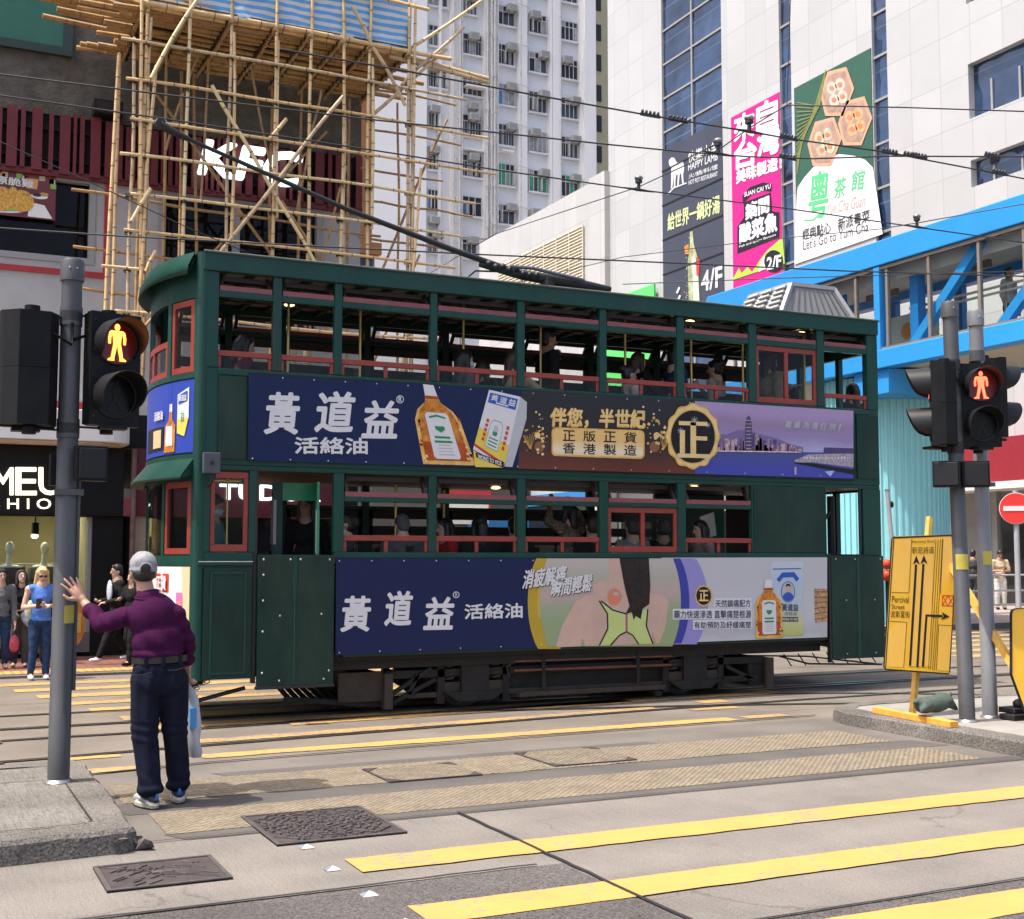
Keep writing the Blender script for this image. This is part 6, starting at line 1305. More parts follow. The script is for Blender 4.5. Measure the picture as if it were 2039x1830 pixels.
# green tea house banner
b = Ban(); I_dg = ink('bottle green', (.035, .10, .065), var=.1); b.box(MX-.03, MX-.002, 34.42, 38.82, 13.3, 20.12, I_dg)
b.E = lambda *a, **k: Ad.E(b, *a, **k)
b.P(zz((985, 905), (990, 860), (1020, 815), (1060, 770), (1110, 730), (1180, 708), (1250, 716), (1300, 735), (1335, 770), (1380, 1075), (975, 1215)), I_w2, .002)
for k in range(16): a = k/15; b.L([Z3(985, 800-a*330), Z3(1010+a*80, 640-a*150), Z3(1060+a*60, 520-a*200)], 2.2, ink('olive frond', (.19, .21, .06), var=.2), .0025+.0001*k)
for cx, cy in ((1172, 425), (1255, 560), (1115, 655)):
    hx = [(cx-45, cy-95), (cx+42, cy-118), (cx+78, cy-18), (cx+28, cy+108), (cx-55, cy+108), (cx-80, cy+8)]
    b.P(zz(*hx), ink('wood tray', (.56, .33, .20), var=.15), .0035); b.P(zz(*[(cx+(x-cx)*.84, cy+(y-cy)*.84) for x, y in hx]), ink('tray inside', (.40, .25, .19), var=.3, scale=3), .0045)
    for k in range(4): a = k*pi/2+.5; b.E(*Z3(cx+28*cos(a), cy+42*sin(a)), 10, 13, (ink('dumpling', (.60, .48, .40), var=.15, scale=4), ink('shrimp bun', (.60, .34, .17), var=.35, scale=5), ink('cabbage roll', (.48, .44, .30), var=.4, scale=4))[(cx > 1200)+2*(cx < 1150) if cx != 1172 else 0], .0052); b.E(*Z3(cx+28*cos(a), cy+40*sin(a)), 5, 5, ink('filling', (.55, .20, .10), var=.3), .006)
I_jade = ink('jade script', (.10, .50, .20)); I_slate = ink('banner text', (.05, .05, .05))
for t, x0, y0, x1, y1, d in (('粵', 1040, 800, 1130, 1010, -18), ('茶', 1158, 825, 1212, 915, -14), ('館', 1236, 790, 1300, 880, -14)): b.T(t, *Z3(x0, y0), *Z3(x1, y1), I_jade, .003, d/2.307, bold=.015, shear=.15)
b.L([Z3(1090, 985), Z3(1060, 1012), Z3(1020, 1012)], 3, I_jade, .003)
b.T('Yue Cha Guan', *Z3(1125, 935), *Z3(1300, 988), ink('rose script', (.55, .30, .24)), .003, -40/2.307, shear=.4)
b.T('經典點心', *Z3(1012, 1055), *Z3(1142, 1105), I_slate, .003, -36/2.307, bold=.02); b.T('新派粵菜', *Z3(1175, 1005), *Z3(1320, 1060), I_slate, .003, -42/2.307, bold=.02); b.T("Let's Go to Yum Cha", *Z3(1015, 1105), *Z3(1315, 1150), I_slate, .003, -88/2.307)
tag(b.build('wall_banner'), 'green and white wall banner with hexagonal trays of dim sum', 'banner', 'tall banners on the mall')
# ================================================================ signals, signs, wires
M_post = mat('grey painted post', (.066, .067, .07), .45, var=.15, scale=5, dirt=.35, dcol=(.05, .045, .04), bump=.04, bscale=40); M_postl = mat('lighter grey post', (.17, .175, .185), .42, var=.15, scale=4, dirt=.35, dcol=(.09, .085, .075))
M_head = mat('black signal housing', (.0065, .0065, .007), .5, var=.3, scale=8, dirt=.3, dcol=(.025, .024, .023), spec=.2); M_vis = mat('black visor', (.013, .013, .015), .45, var=.2, spec=.3)
M_lens = mat('dark lens', (.006, .005, .005), .25, var=0, spec=.2); M_lred = mat('lit red lens', (.10, .002, .002), .3, var=0, emit=.1); M_man = mat('lit signal man', (1, .33, .04), .4, var=0, emit=2.3); M_man2 = mat('lit red signal man', (1, .12, .05), .4, var=0, emit=1.6); M_gman = mat('unlit green man', (.014, .018, .016), .5, var=0, spec=.2)
M_steel = mat('galvanised fittings', (.26, .26, .27), .4, metal=.6, var=.2)
FIGP = [[(-.27, .55), (.27, .55), (.2, .2), (.18, -.1), (-.18, -.1), (-.2, .2)], [(-.29, .55), (-.2, .56), (-.3, .2), (-.3, -.06), (-.42, -.06), (-.43, .22), (-.38, .48)], [(.29, .55), (.2, .56), (.3, .2), (.3, -.06), (.42, -.06), (.43, .22), (.38, .48)],
        [(-.18, -.08), (0, -.08), (-.06, -.4), (-.14, -.74), (-.3, -.74), (-.24, -.4)], [(.18, -.08), (0, -.08), (.06, -.4), (.14, -.74), (.3, -.74), (.24, -.4)], [(-.13, -.72), (-.13, -.84), (-.44, -.84), (-.44, -.78), (-.3, -.7)], [(.13, -.72), (.13, -.84), (.44, -.84), (.44, -.78), (.3, -.7)]]
WALK = [(.0, .75), (.1, .7), (.06, .55), (.2, .3), (.12, .0), (.1, -.2), (.3, -.75), (.2, -.78), (0, -.3), (-.2, -.78), (-.32, -.75), (-.1, -.2), (-.15, .25), (-.06, .55)]
def signal_head(parent, c, th, lit=M_man, w=.36, h=.78, dep=.2):
    """two-lens head centred at c, front turned by th (0 = towards -Y)"""
    F = Vector((sin(th), -cos(th), 0)); S = Vector((cos(th), sin(th), 0)); Z = Vector((0, 0, 1)); c = Vector(c)
    b = MB(); b.obox(c-F*.01, S*w/2, Z*h/2, F*.035, M_head)
    for z in (h*.245, -h*.245): b.loft([[c+S*u*w*.5*k+Z*(z+v*h*.243)-F*d for u, v in ((-1, -1), (1, -1), (1, 1), (-1, 1))] for k, d in ((1., .045), (.98, .10), (.55, dep), (.5, dep))], M_head, smooth=False)
    for u in (-.7, .7):
        for v in (-.9, -.35, .35, .9): b.ell(c+S*u*w*.6+Z*v*h*.47+F*.026, S*.009, Z*.009, F*.004, M_vis, 6, 4)
    b.cyl(c-F*.1+Z*h/2, c-F*.1+Z*(h/2+.035), .05, M_head, 12); b.cyl(c-F*.1-Z*h/2, c-F*.1-Z*(h/2+.05), .045, M_head, 12); b.box(c.x-.09, c.x+.09, c.y-.06, c.y+.06, c.z-h/2-.025, c.z-h/2, M_head)
    o = b.build('signal_head', parent, bevel=.008)
    for z, on in ((h*.235, True), (-h*.235, False)):
        q = c+Z*z; r = .15
        l = MB(); l.cyl(q+F*.024, q+F*.032, r, M_lred if on else M_lens, 28)
        rim = [q+F*.03+(S*cos(t)+Z*sin(t))*r for t in [2*pi*k/28 for k in range(29)]]; l.tube(rim, .009, M_vis, 5, caps=False)
        if on:
            for k, pg in enumerate(FIGP): l.add([q+F*(.036+.0006*k)+S*x*r+Z*y*r for x, y in pg], [list(range(len(pg)))], lit)
            l.ell(q+F*.036+Z*r*.72, S*r*.13, Z*r*.16, F*.002, lit, 12, 6)
        else: l.add([q+F*.036+S*x*r*1.3+Z*y*r*.9 for x, y in WALK], [list(range(len(WALK)))], M_gman)
        l.build('lens', o)
        v = MB(); n = 20; a0, a1 = radians(-38), radians(218); ring = []
        for k in range(n+1):
            t = a0+(a1-a0)*k/n; d = .05+.17*max(0, sin((t-a0)/(a1-a0)*pi))**.55
            ring.append((t, d))
        o1 = [q+F*.025+(S*cos(t)+Z*sin(t))*(r+.012) for t, d in ring]; o2 = [q+F*(.025+d)+(S*cos(t)+Z*sin(t))*(r+.006) for t, d in ring]
        i1 = [q+F*.025+(S*cos(t)+Z*sin(t))*(r+.004) for t, d in ring]; i2 = [q+F*(.025+d)+(S*cos(t)+Z*sin(t))*(r-.001) for t, d in ring]
        m = n+1; v.add(o1+o2, [(k, k+1, m+k+1, m+k) for k in range(n)], M_vis, True); v.add(i1+i2, [(k, k+1, m+k+1, m+k) for k in range(n)], M_vis, True); v.add(o2+i2, [(k, k+1, m+k+1, m+k) for k in range(n)], M_vis)
        v.build('visor', o)
    return o
def signal_pole(label, base, top, r, heads, boxes, m=M_post, conduit=None, sticker=None):
    base, top = Vector(base), Vector(top); t = thing('traffic_signal', label, 'traffic signal', base, 'pedestrian signals at the crossing')
    d = (top-base).normalized(); b = MB(); b.tube([base, base+d*.45, base+d*.452, top-d*.14], [r*1.02, r*1.02, r, r*.97], m, 24); b.tube([top-d*.15, top-d*.02, top], [r*1.14, r*1.14, r*1.02], m, 24); b.tube([base, base+d*.02], [r*1.35, r*1.1], M_steel, 24)
    for k in range(2): b.ell(top-d*.07+Vector((-.3+.6*k, -.95, 0))*r*1.14, (.009, 0, 0), (0, .006, 0), (0, 0, .009), M_steel, 8, 5)
    if conduit:
        z0, z1 = conduit; o_ = Vector((r*1.12, .0, 0)); b.tube([base+d*z0+o_, base+d*z1+o_], r*.22, m, 8); b.box(*[v for p in ((base+d*(z1-.12)) , ) for v in (p.x-r*1.1, p.x+r*1.5, p.y-r*1.08, p.y+.02, p.z-.02, p.z+.02)], M_post)
    b.build('pole', t)
    if sticker: b = MB(); z0, z1, a = sticker; b.loft([[base+d*z+Vector((sin(a+u), -cos(a+u), 0))*r*1.03 for u in [(-.9+1.8*k/8) for k in range(9)]] for z in (z0, z1)], mat('yellow sticker', (.45, .38, .06), .5, var=.15), closed=False, caps=False); b.build('sticker', t)
    for c, th, lit in heads:
        o = signal_head(t, c, th, lit); c = Vector(c)
        for z in (c.z+.37, c.z-.40):
            b = MB(); p = base+d*((z-base.z)/d.z); q = Vector((c.x, c.y, z))+Vector((-sin(th), cos(th), 0))*.1
            b.bar(p, q, .03, .012, M_head); b.tube([p-d*.05, p+d*.05], r*1.07, M_post, 16); b.build('bracket', t)
        b = MB(); b.tube([Vector((c.x, c.y, c.z+.3))+Vector((-sin(th), cos(th), 0))*.18, (base+d*(c.z+.18-base.z)+Vector((.0, -.09, 0))), (base+d*(c.z+.3-base.z)+Vector((0, -.09, 0)))], .011, M_head, 6)
        b.build('cable', t)
    for x, y, z, w, h, th in boxes:
        F = Vector((sin(th), -cos(th), 0)); S = Vector((cos(th), sin(th), 0)); c = Vector((x, y, z)); b = MB(); b.obox(c, S*w/2, Vector((0, 0, h/2)), F*.05, M_head); b.obox(c+F*.055, S*(w/2-.015), Vector((0, 0, h/2-.015)), F*.005, M_vis); b.bar(c-F*.05, base+d*((z-base.z)/d.z), .03, .03, M_head)
        b.build('audio_box', t, bevel=.006)
    return t
signal_pole('grey signal pole under the purple shirted man\'s hand, red figure lit', (.95, 8.98, HL), (.95, 8.98, 3.66), .07, [((1.235, 8.93, 2.91), .30, M_man), ((.68, 9.0, 2.88), radians(188), M_man)], [(1.085, 8.84, 2.25, .205, .235, .12), (.90, 9.1, 2.22, .1, .22, radians(180))], conduit=(.6, 2.05), sticker=(1.05, 1.17, .9))
signal_pole('darker signal pole just beside the yellow map sign, red figure lit', (8.77, 8.68, HL), (8.69, 8.68, 4.0), .07, [((8.94, 8.58, 3.03), radians(-28), M_man2), ((8.52, 8.74, 3.03), radians(-132), M_man2)], [(8.54, 8.62, 2.38, .24, .24, radians(-50)), (8.79, 8.52, 2.38, .24, .24, radians(-38))], sticker=(1.38, 1.52, -.5))
signal_pole('paler signal pole furthest from the tram with its head turned away', (9.19, 8.81, HL), (9.15, 8.81, 3.98), .068, [((9.56, 9.0, 3.17), radians(78), M_man2)], [], m=M_postl, conduit=(1.2, 2.3), sticker=(1.42, 1.55, -.1))

# yellow road layout sign on a timber post, weighed down with a sandbag
M_ysign = mat('yellow sign sheet', (.72, .40, .018), .4, var=.05, scale=2, dirt=.12, dcol=(.5, .3, .06)); M_yl = mat('lighter yellow film', (.70, .40, .06), .4, var=.04); M_ytim = mat('yellow painted timber', (.62, .36, .06), .65, var=.25, scale=8, dirt=.5, dcol=(.35, .24, .12)); M_otim = mat('orange painted timber', (.72, .32, .05), .65, var=.2, scale=8)
SY = 9.12
SYT = lambda y: SY+(1330-y)/270*.30
t = thing('road_sign', 'tall yellow road layout board tied to a yellow timber post', 'road sign', (8.45, 9.2, HL))
ad = Ad(SYT); g = [AD(*p, 0, SYT) for p in ((1773, 1062), (1893, 1058), (1897, 1064), (1882, 1331), (1877, 1336), (1756, 1327), (1752, 1321), (1768, 1067))]
ad.prism([p+Vector((0, .001, 0)) for p in g], (0, .02, 0), I_blk); ad.poly(g, M_ysign)
ad.L([(1769, 1065), (1896, 1059.5)], 3, I_blk, .002); ad.L([(1754, 1325.5), (1880, 1334.5)], 2.6, I_blk, .002); ad.L([(1770, 1064), (1753.5, 1324)], 1.8, I_blk, .002); ad.L([(1895.5, 1061), (1880.5, 1333)], 1.8, I_blk, .002)
for q in (((1772, 1068), (1805, 1066.5), (1799, 1174), (1764.5, 1173)), ((1867, 1066), (1893, 1065), (1888, 1176), (1862, 1175)), ((1761, 1231), (1795, 1233), (1789, 1322), (1756, 1320)), ((1858, 1238), (1884, 1239), (1879, 1329), (1854, 1327)), ((1806, 1100), (1848, 1098), (1842, 1320), (1798, 1320))): ad.P(q, M_yl, .0025)
for pts in ([(1805, 1067), (1799.5, 1174), (1764.5, 1173)], [(1761, 1230), (1795.5, 1232.5), (1789, 1322)], [(1867, 1066), (1862, 1176)], [(1884, 1239), (1858.5, 1237.5), (1854, 1327)], [(1853, 1068), (1847, 1176), (1838, 1326)], [(1857.5, 1068), (1851.5, 1176), (1842, 1326)], [(1862, 1068), (1856, 1176), (1846.5, 1327)], [(1866, 1068), (1860, 1176), (1850, 1327)]): ad.L(pts, .9, I_blk, .004)
for a, c in (((1813.5, 1118), (1801.5, 1318)), ((1828, 1117), (1816, 1321))): ad.L([a, c], 4.4, I_blk, .005)
for x, y in ((1814, 1100), (1829, 1099)): ad.P([(x, y), (x+7, y+18), (x, y+13), (x-7, y+18)], I_blk, .0055)
ad.L([(1827, 1320), (1834, 1221.5)], 4.4, I_blk, .005); ad.L([(1832, 1219), (1866, 1220)], 4.6, I_blk, .0052); ad.P([(1880, 1221), (1863, 1228), (1868, 1220.5), (1864, 1212)], I_blk, .0056)
ad.T('Hennessy Road', 1806, 1070, 1850, 1077, I_blk, .005, -1); ad.T('軒尼詩道', 1806, 1083, 1849, 1097, I_blk, .005, -1)
ad.T('Percival', 1766, 1180, 1799, 1193, I_blk, .005, 1); ad.T('Street', 1765, 1196, 1791, 1206, I_blk, .005, 1); ad.T('波斯富街', 1763, 1209, 1801, 1223, I_blk, .005, 1)
for pts in ([(1866, 1179), (1889, 1180), (1888, 1200), (1865, 1199), (1866, 1179)], [(1866, 1179), (1876, 1199.5), (1889, 1180)], [(1865, 1199), (1877, 1179.5), (1888, 1200)]): ad.L(pts, 1.6, I_red, .005)
ad.build('board', t)
b = MB(); b.bar(AD(1841, 1024, 0, SYT(1024)+.05), AD(1806, 1428, 0, SY+.02), .045, .05, M_ytim, up=(0, 1, 0)); b.build('post', t)
q0 = onZ(1806, 1424, HL); b = MB(); p0, p1 = onZ(1735, 1412, HL), onZ(1890, 1442, HL); b.bar((p0.x, p0.y, HL+.03), (p1.x, p1.y, HL+.03), .09, .055, M_otim); b.build('foot', t, bevel=.004)
b = MB(); b.P = None; p = AD(1896, 1212, 0, SYT(1212)+.02); b.box(p.x-.03, p.x+.04, p.y-.03, p.y+.03, p.z-.1, p.z+.1, mat('orange lamp box', (.75, .28, .03), .4, var=.1)); b.box(p.x+.0, p.x+.05, p.y-.035, p.y+.035, p.z+.1, p.z+.2, M_head); b.build('hazard_lamp', t, bevel=.01)
# sandbag
q = onZ(1846, 1428, HL); b = MB(); M_sand = mat('green sandbag cloth', (.05, .075, .06), .75, var=.3, scale=14, bump=.5, bscale=120)
ax = Vector((.92, .12, 0)).normalized(); ay = Vector((-.12, .92, 0)).normalized()
C0 = Vector((q.x, q.y-.02, HL+.155))
b.ell(C0, ax*.2, ay*.11, (0, 0, .075), M_sand, 18, 12); b.ell(C0+ax*.13+Vector((0, 0, .02)), ax*.1, ay*.1, (0, 0, .07), M_sand); b.ell(C0-ax*.13+Vector((0, 0, -.0)), ax*.1, ay*.1, (0, 0, .075), M_sand)
for sx in (-1, 1): b.capsule(C0+ax*sx*.17+Vector((0, 0, .02)), C0+ax*sx*.25+Vector((0, 0, .085 if sx > 0 else .03)), .05, .018, M_sand); b.capsule(C0+ax*sx*.17-ay*.05, C0+ax*sx*.24-ay*.06+Vector((0, 0, -.05)), .045, .02, M_sand)
o = b.remesh('sandbag', None, .012, 3, wav=.009); tag(o, 'green cloth sandbag lying on the foot of the yellow road layout board', 'sandbag')
# second yellow board cut by the picture edge
t = thing('road_sign', 'yellow board with a slanted corner on rubber feet at the picture edge', 'road sign', (9.4, 8.4, HL)); SY2 = 8.35; SYU = lambda y: SY2+(1400-y)/270*.3
b = MB(); g = [AD(*p, 0, SYU) for p in ((2003, 1216), (2005, 1208), (2012, 1205), (2110, 1200), (2110, 1450), (2046, 1440), (2028, 1404), (2003, 1336))]; b.prism([p+Vector((0, .001, 0)) for p in g], (0, .02, 0), I_blk); b.poly(g, M_ysign)
cen = sum(g, Vector())/len(g)
for i in range(len(g)): a, c = g[i], g[(i+1) % len(g)]; b.bar(a+Vector((0, -.002, 0)), c+Vector((0, -.002, 0)), .006, .012, I_blk, up=(0, 1, 0))
b.build('board', t)
b = MB(); b.bar(AD(1884, 1120, 0, 9.35), AD(2008, 1322, 0, SYU(1322)+.05), .05, .06, M_ytim, up=(0, 1, 0)); b.build('strut', t)
b = MB(); q = onZ(2020, 1424, HL); b.box(q.x-.16, q.x+.5, q.y-.08, q.y+.1, HL, HL+.05, M_blk); b.box(q.x-.08, q.x+.5, q.y-.02, q.y+.18, HL+.05, HL+.10, M_blk); b.ell((q.x+.08, q.y+.05, HL+.13), (.09, 0, 0), (0, .07, 0), (0, 0, .05), M_blk); b.build('rubber_foot', t, bevel=.01)
b = MB(); q = onZ(1990, 1408, HL); b.bar((q.x-.1, q.y, HL+.02), (q.x+.4, q.y-.1, HL+.02), .05, .03, M_ytim); b.build('foot', t)
# no entry sign further off
bx, by = 19.0, 17.4
t = thing('road_sign', 'round red no entry sign on a pale grey post', 'road sign', (bx, by, 0)); sc_ = onY(2012, 1007, by); b = MB(); F = Vector((-.70, -.71, 0)); S = Vector((.71, -.70, 0)); c = Vector((sc_.x, sc_.y, sc_.z)); r = .305
b.cyl(c, c-F*.02, r, M_postl, 36); b.cyl(c+F*.012, c, r*.985, I_white, 36); b.cyl(c+F*.02, c+F*.010, r*.95, mat('road sign red', (.62, .03, .025), .35, var=.04), 36); b.obox(c+F*.026, S*r*.74, Vector((0, 0, r*.15)), F*.004, I_white); b.build('disc', t)
b = MB(); b.tube([(c.x+.05, c.y+.05, 0), (c.x+.04, c.y+.04, c.z+.35)], .05, mat('pale grey post', (.34, .35, .37), .5, var=.1), 14); b.build('post', t)
# leaning pale post beyond the tram's tail
p = onZ(1784, 1262, 0); a = onY(1757, 972, p.y); b = MB(); b.tube([(p.x, p.y, 0), (a.x, a.y, a.z)], .045, mat('pale grey post', (.34, .35, .37)), 12); b.cyl((a.x, a.y, a.z), (a.x, a.y, a.z+.03), .05, M_steel, 12); b.ell((a.x+.08, a.y-.03, a.z-.28), (.05, 0, 0), (0, .04, 0), (0, 0, .07), M_head)
tag(b.build('leaning_post'), 'thin pale post leaning left just behind the tail of the tram', 'post')
b = MB(); p = onY(1757, 1140, 14.8); b.sph((p.x, p.y, p.z), .09, I_red, 12, 8); b.sph((p.x, p.y, p.z+.17), .08, I_red, 12, 8); b.cyl((p.x, p.y, 0), (p.x, p.y, p.z), .03, M_head, 8); tag(b.build('marker_post'), 'short black post with two red balls behind the tail of the tram', 'post')
# pavement railing
for k in range(4):
    x0 = 23.5+k*2.6; t = thing('railing', ('railing panel nearest the turquoise column', 'railing panel behind the grey signal poles', 'railing panel in front of the man in white trousers', 'railing panel behind the round red sign')[k], 'railing', (x0, 25.2, .12), 'pavement railings'); b = MB(); M_rl = mat('grey railing paint', (.38, .39, .40), .4, var=.1)
    for z in (.22, .6, 1.02): b.tube([(x0, 25.2, z+.12), (x0+2.55, 25.2, z+.12)], .025, M_rl, 8)
    b.build('rail', t)
    for x in (x0+.02, x0+1.28, x0+2.5): b = MB(); b.tube([(x, 25.2, .12), (x, 25.2, 1.16)], .03, M_rl, 8); b.build('post', t)
# orange oval board leaning in the shop entrance
b = MB(); p = onY(147, 1242, 20.7); b.prism([(p.x+.16*cos(a), 20.7, .6+.36*sin(a)) for a in [2*pi*k/32 for k in range(32)]], (0, .05, 0), mat('orange lacquered board', (.55, .20, .03), .35, var=.1)); b.box(p.x+.02, p.x+.1, 20.69, 20.7, .45, .75, mat('yellow notice', (.55, .4, .08), .5)); b.box(p.x-.02, p.x+.02, 20.75, 21.0, .11, .5, M_blk)
tag(b.build('shop_board'), 'orange oval board standing outside the clothes shop behind the left signal pole', 'shop board')

# ---- overhead wires
M_wire = mat('black overhead wire', (.02, .02, .021), .5, var=0)
def W(pts, z=6.25): return [onZ(*ff(*p), z) for p in pts]
def hanger(b, p, d, l=.22):
    d = d.normalized(); b.tube([p-d*l, p, p+d*l], [.009, .02, .009], M_wire, 6); b.cyl(p, p+Vector((0, 0, .11)), .022, M_wire, 8); b.ell(p+Vector((0, 0, .15)), (.055, 0, 0), (0, .055, 0), (0, 0, .035), M_steel, 12, 8); b.cyl(p+Vector((0, 0, .09)), p+Vector((0, 0, .12)), .045, M_wire, 12)
def clamp(b, p, d, l=.12):
    d = d.normalized(); b.bar(p-d*l, p+d*l, .022, .03, M_wire)
    for k in range(5): b.ell(p+d*l*(k-2)/2.5+Vector((0, 0, .03)), (.018, 0, 0), (0, .018, 0), (0, 0, .025), M_wire, 6, 4)
def wire(name, label, pts, r, hang=(), clamps=()):
    b = MB(); b.tube(pts, r, M_wire, 6)
    for q, d in hang: hanger(b, q, d)
    for q, d in clamps: clamp(b, q, d)
    tag(b.build(name), label, 'overhead wire')
X1 = Vector((1, 0, 0))
h2 = W([(1272, 378)])[0]
wire('trolley_wire', 'overhead wire that the tram pole runs along, with a hanger near the mall', W([(-60, 182), (0, 190), (325, 236), (788, 306), (986, 338), (1242, 374), (1580, 417), (1823, 452), (2100, 492)]), .009, [(h2, X1), (W([(1826, 452)])[0], X1)])
wire('trolley_wire', 'overhead wire passing just above the tram pole tip and the lamb banner', W([(-60, 140), (0, 148), (242, 178), (738, 238), (969, 262), (1214, 288), (1356, 302), (1490, 312), (1620, 316), (1772, 311), (1997, 312), (2100, 312)]), .009, [(W([(1430, 306)])[0], X1)], [(W([(1568, 315)])[0], X1), (W([(1830, 313)])[0], X1), (W([(1976, 312)])[0], X1)])
wire('trolley_wire', 'highest trolley wire with a bundle of clamps left of the magenta banner', W([(560, 98), (790, 138), (1036, 184), (1283, 228), (1492, 262), (1571, 276), (1772, 304), (1831, 316), (2004, 349), (2100, 368)]), .009, [(W([(1492, 262)])[0], X1)], [(W([(1295, 230)])[0], X1), (W([(1350, 240)])[0], X1), (W([(1570, 276)])[0], X1), (W([(1772, 305)])[0], X1), (W([(1990, 346)])[0], X1), (W([(1815, 311)])[0], X1)])
wire('trolley_wire', 'lowest trolley wire running along just above the tram roof', W([(-60, 450), (0, 454), (238, 470), (700, 494), (938, 506), (1325, 523), (1693, 540), (2100, 552)], 6.1), .012)
wire('span_wire', 'thin wire rising from the tram roof across the lamb and magenta banners', [onD(*ff(x, y), d) for x, y, d in ((850, 548, 30), (986, 466, 24), (1272, 372, 17.5), (1430, 299, 15), (1492, 255, 13.8), (1567, 209, 13), (1800, 214, 13), (2100, 224, 13))], .007)
wire('span_wire', 'thin vertical wire dropping in front of the blue glass strip', [onD(*ff(1567, 209), 13), onD(*ff(1576, -60), 13)], .005)
wire('span_wire', 'thin wire slanting down from the upper left across the food poster', [onD(*ff(x, y), d) for x, y, d in ((-60, 248, 15), (0, 282, 15), (176, 361, 15.5), (380, 456, 16), (497, 505, 16.5), (560, 530, 17))], .007)
wire('span_wire', 'thin wire crossing the blue bridge girder from a hanger', [onD(*ff(x, y), d) for x, y, d in ((1000, 570, 22), (1240, 512, 20), (1500, 480, 18), (1752, 456, 16), (1826, 444, 15), (2039, 406, 14), (2100, 395, 14))], .006)
wire('span_wire', 'thin wire low across the bridge glazing', [onD(*ff(x, y), d) for x, y, d in ((1240, 566, 16), (1583, 553, 15.5), (2039, 540, 15), (2100, 538, 15))], .006)
# ================================================================ people
def skin(n, c): return mat('skin '+n, c, .5, var=.08, scale=12)
S_fair, S_tan, S_lt = skin('fair', (.56, .36, .27)), skin('tan', (.38, .22, .145)), skin('light', (.50, .32, .235))
def cloth(n, c, **k): return mat('cloth '+n, c, .85, var=k.pop('var', .2), scale=k.pop('scale', 14), bump=.25, bscale=180, spec=k.pop('spec', .12), **k)
H_blk = mat('black hair', (.012, .010, .010), .45, var=.4, scale=30, stretch=(1, 1, .2)); H_brn = mat('brown hair', (.05, .026, .015), .5, var=.3, scale=30, stretch=(1, 1, .2)); H_bld = mat('blonde hair', (.62, .44, .20), .5, var=.25, scale=30, stretch=(1, 1, .2)); H_gry = mat('grey hair', (.3, .3, .3), .6, var=.2)
M_eye = mat('dark eye', (.02, .015, .012), .3, var=0); M_lip = mat('lips', (.35, .12, .10), .5, var=0)
def fingers(b, wrist, palm_dir, side_dir, m, k=1., curl=.5, spread=.12, fist=False, normal=None):
    """palm, four unequal bent fingers and a thumb from the side of the palm"""
    w = Vector(wrist); d = Vector(palm_dir).normalized(); s = Vector(side_dir); s = (s-d*s.dot(d)).normalized(); n = d.cross(s) if normal is None else Vector(normal)
    c = w+d*.05*k
    b.ell(c, s*.041*k, d*.055*k, n*.017*k, m, 14, 10); b.capsule(w-d*.03*k, w+d*.02*k, .027*k, .026*k, m, 10)
    for i, (o, L, r) in enumerate(((-.031, .062, .0085), (-.011, .074, .0092), (.010, .080, .0094), (.031, .072, .0090))):
        p = w+d*.092*k+s*o*k-d*.006*abs(i-1.6)*k; fd = (d+s*o/.031*spread).normalized(); cu = curl
        q1 = p+(fd*cos(cu*.5)+n*sin(cu*.5))*L*.45*k; q2 = q1+(fd*cos(cu*1.1)+n*sin(cu*1.1))*L*.32*k; q3 = q2+(fd*cos(cu*1.7)+n*sin(cu*1.7))*L*.26*k
        b.capsule(p-d*.02*k, q1, r*k*1.05, r*k, m, 8); b.capsule(q1, q2, r*k, r*.93*k, m, 8); b.capsule(q2, q3, r*.92*k, r*.8*k, m, 8)
    t0 = w+d*.03*k+s*.034*k; t1 = t0+(s*.7+d*.6+n*.25).normalized()*.045*k; t2 = t1+(d*.85+s*.3+n*.3*curl).normalized()*.034*k
    b.capsule(t0-s*.012*k, t1, .014*k, .0115*k, m, 8); b.capsule(t1, t2, .0112*k, .009*k, m, 8)
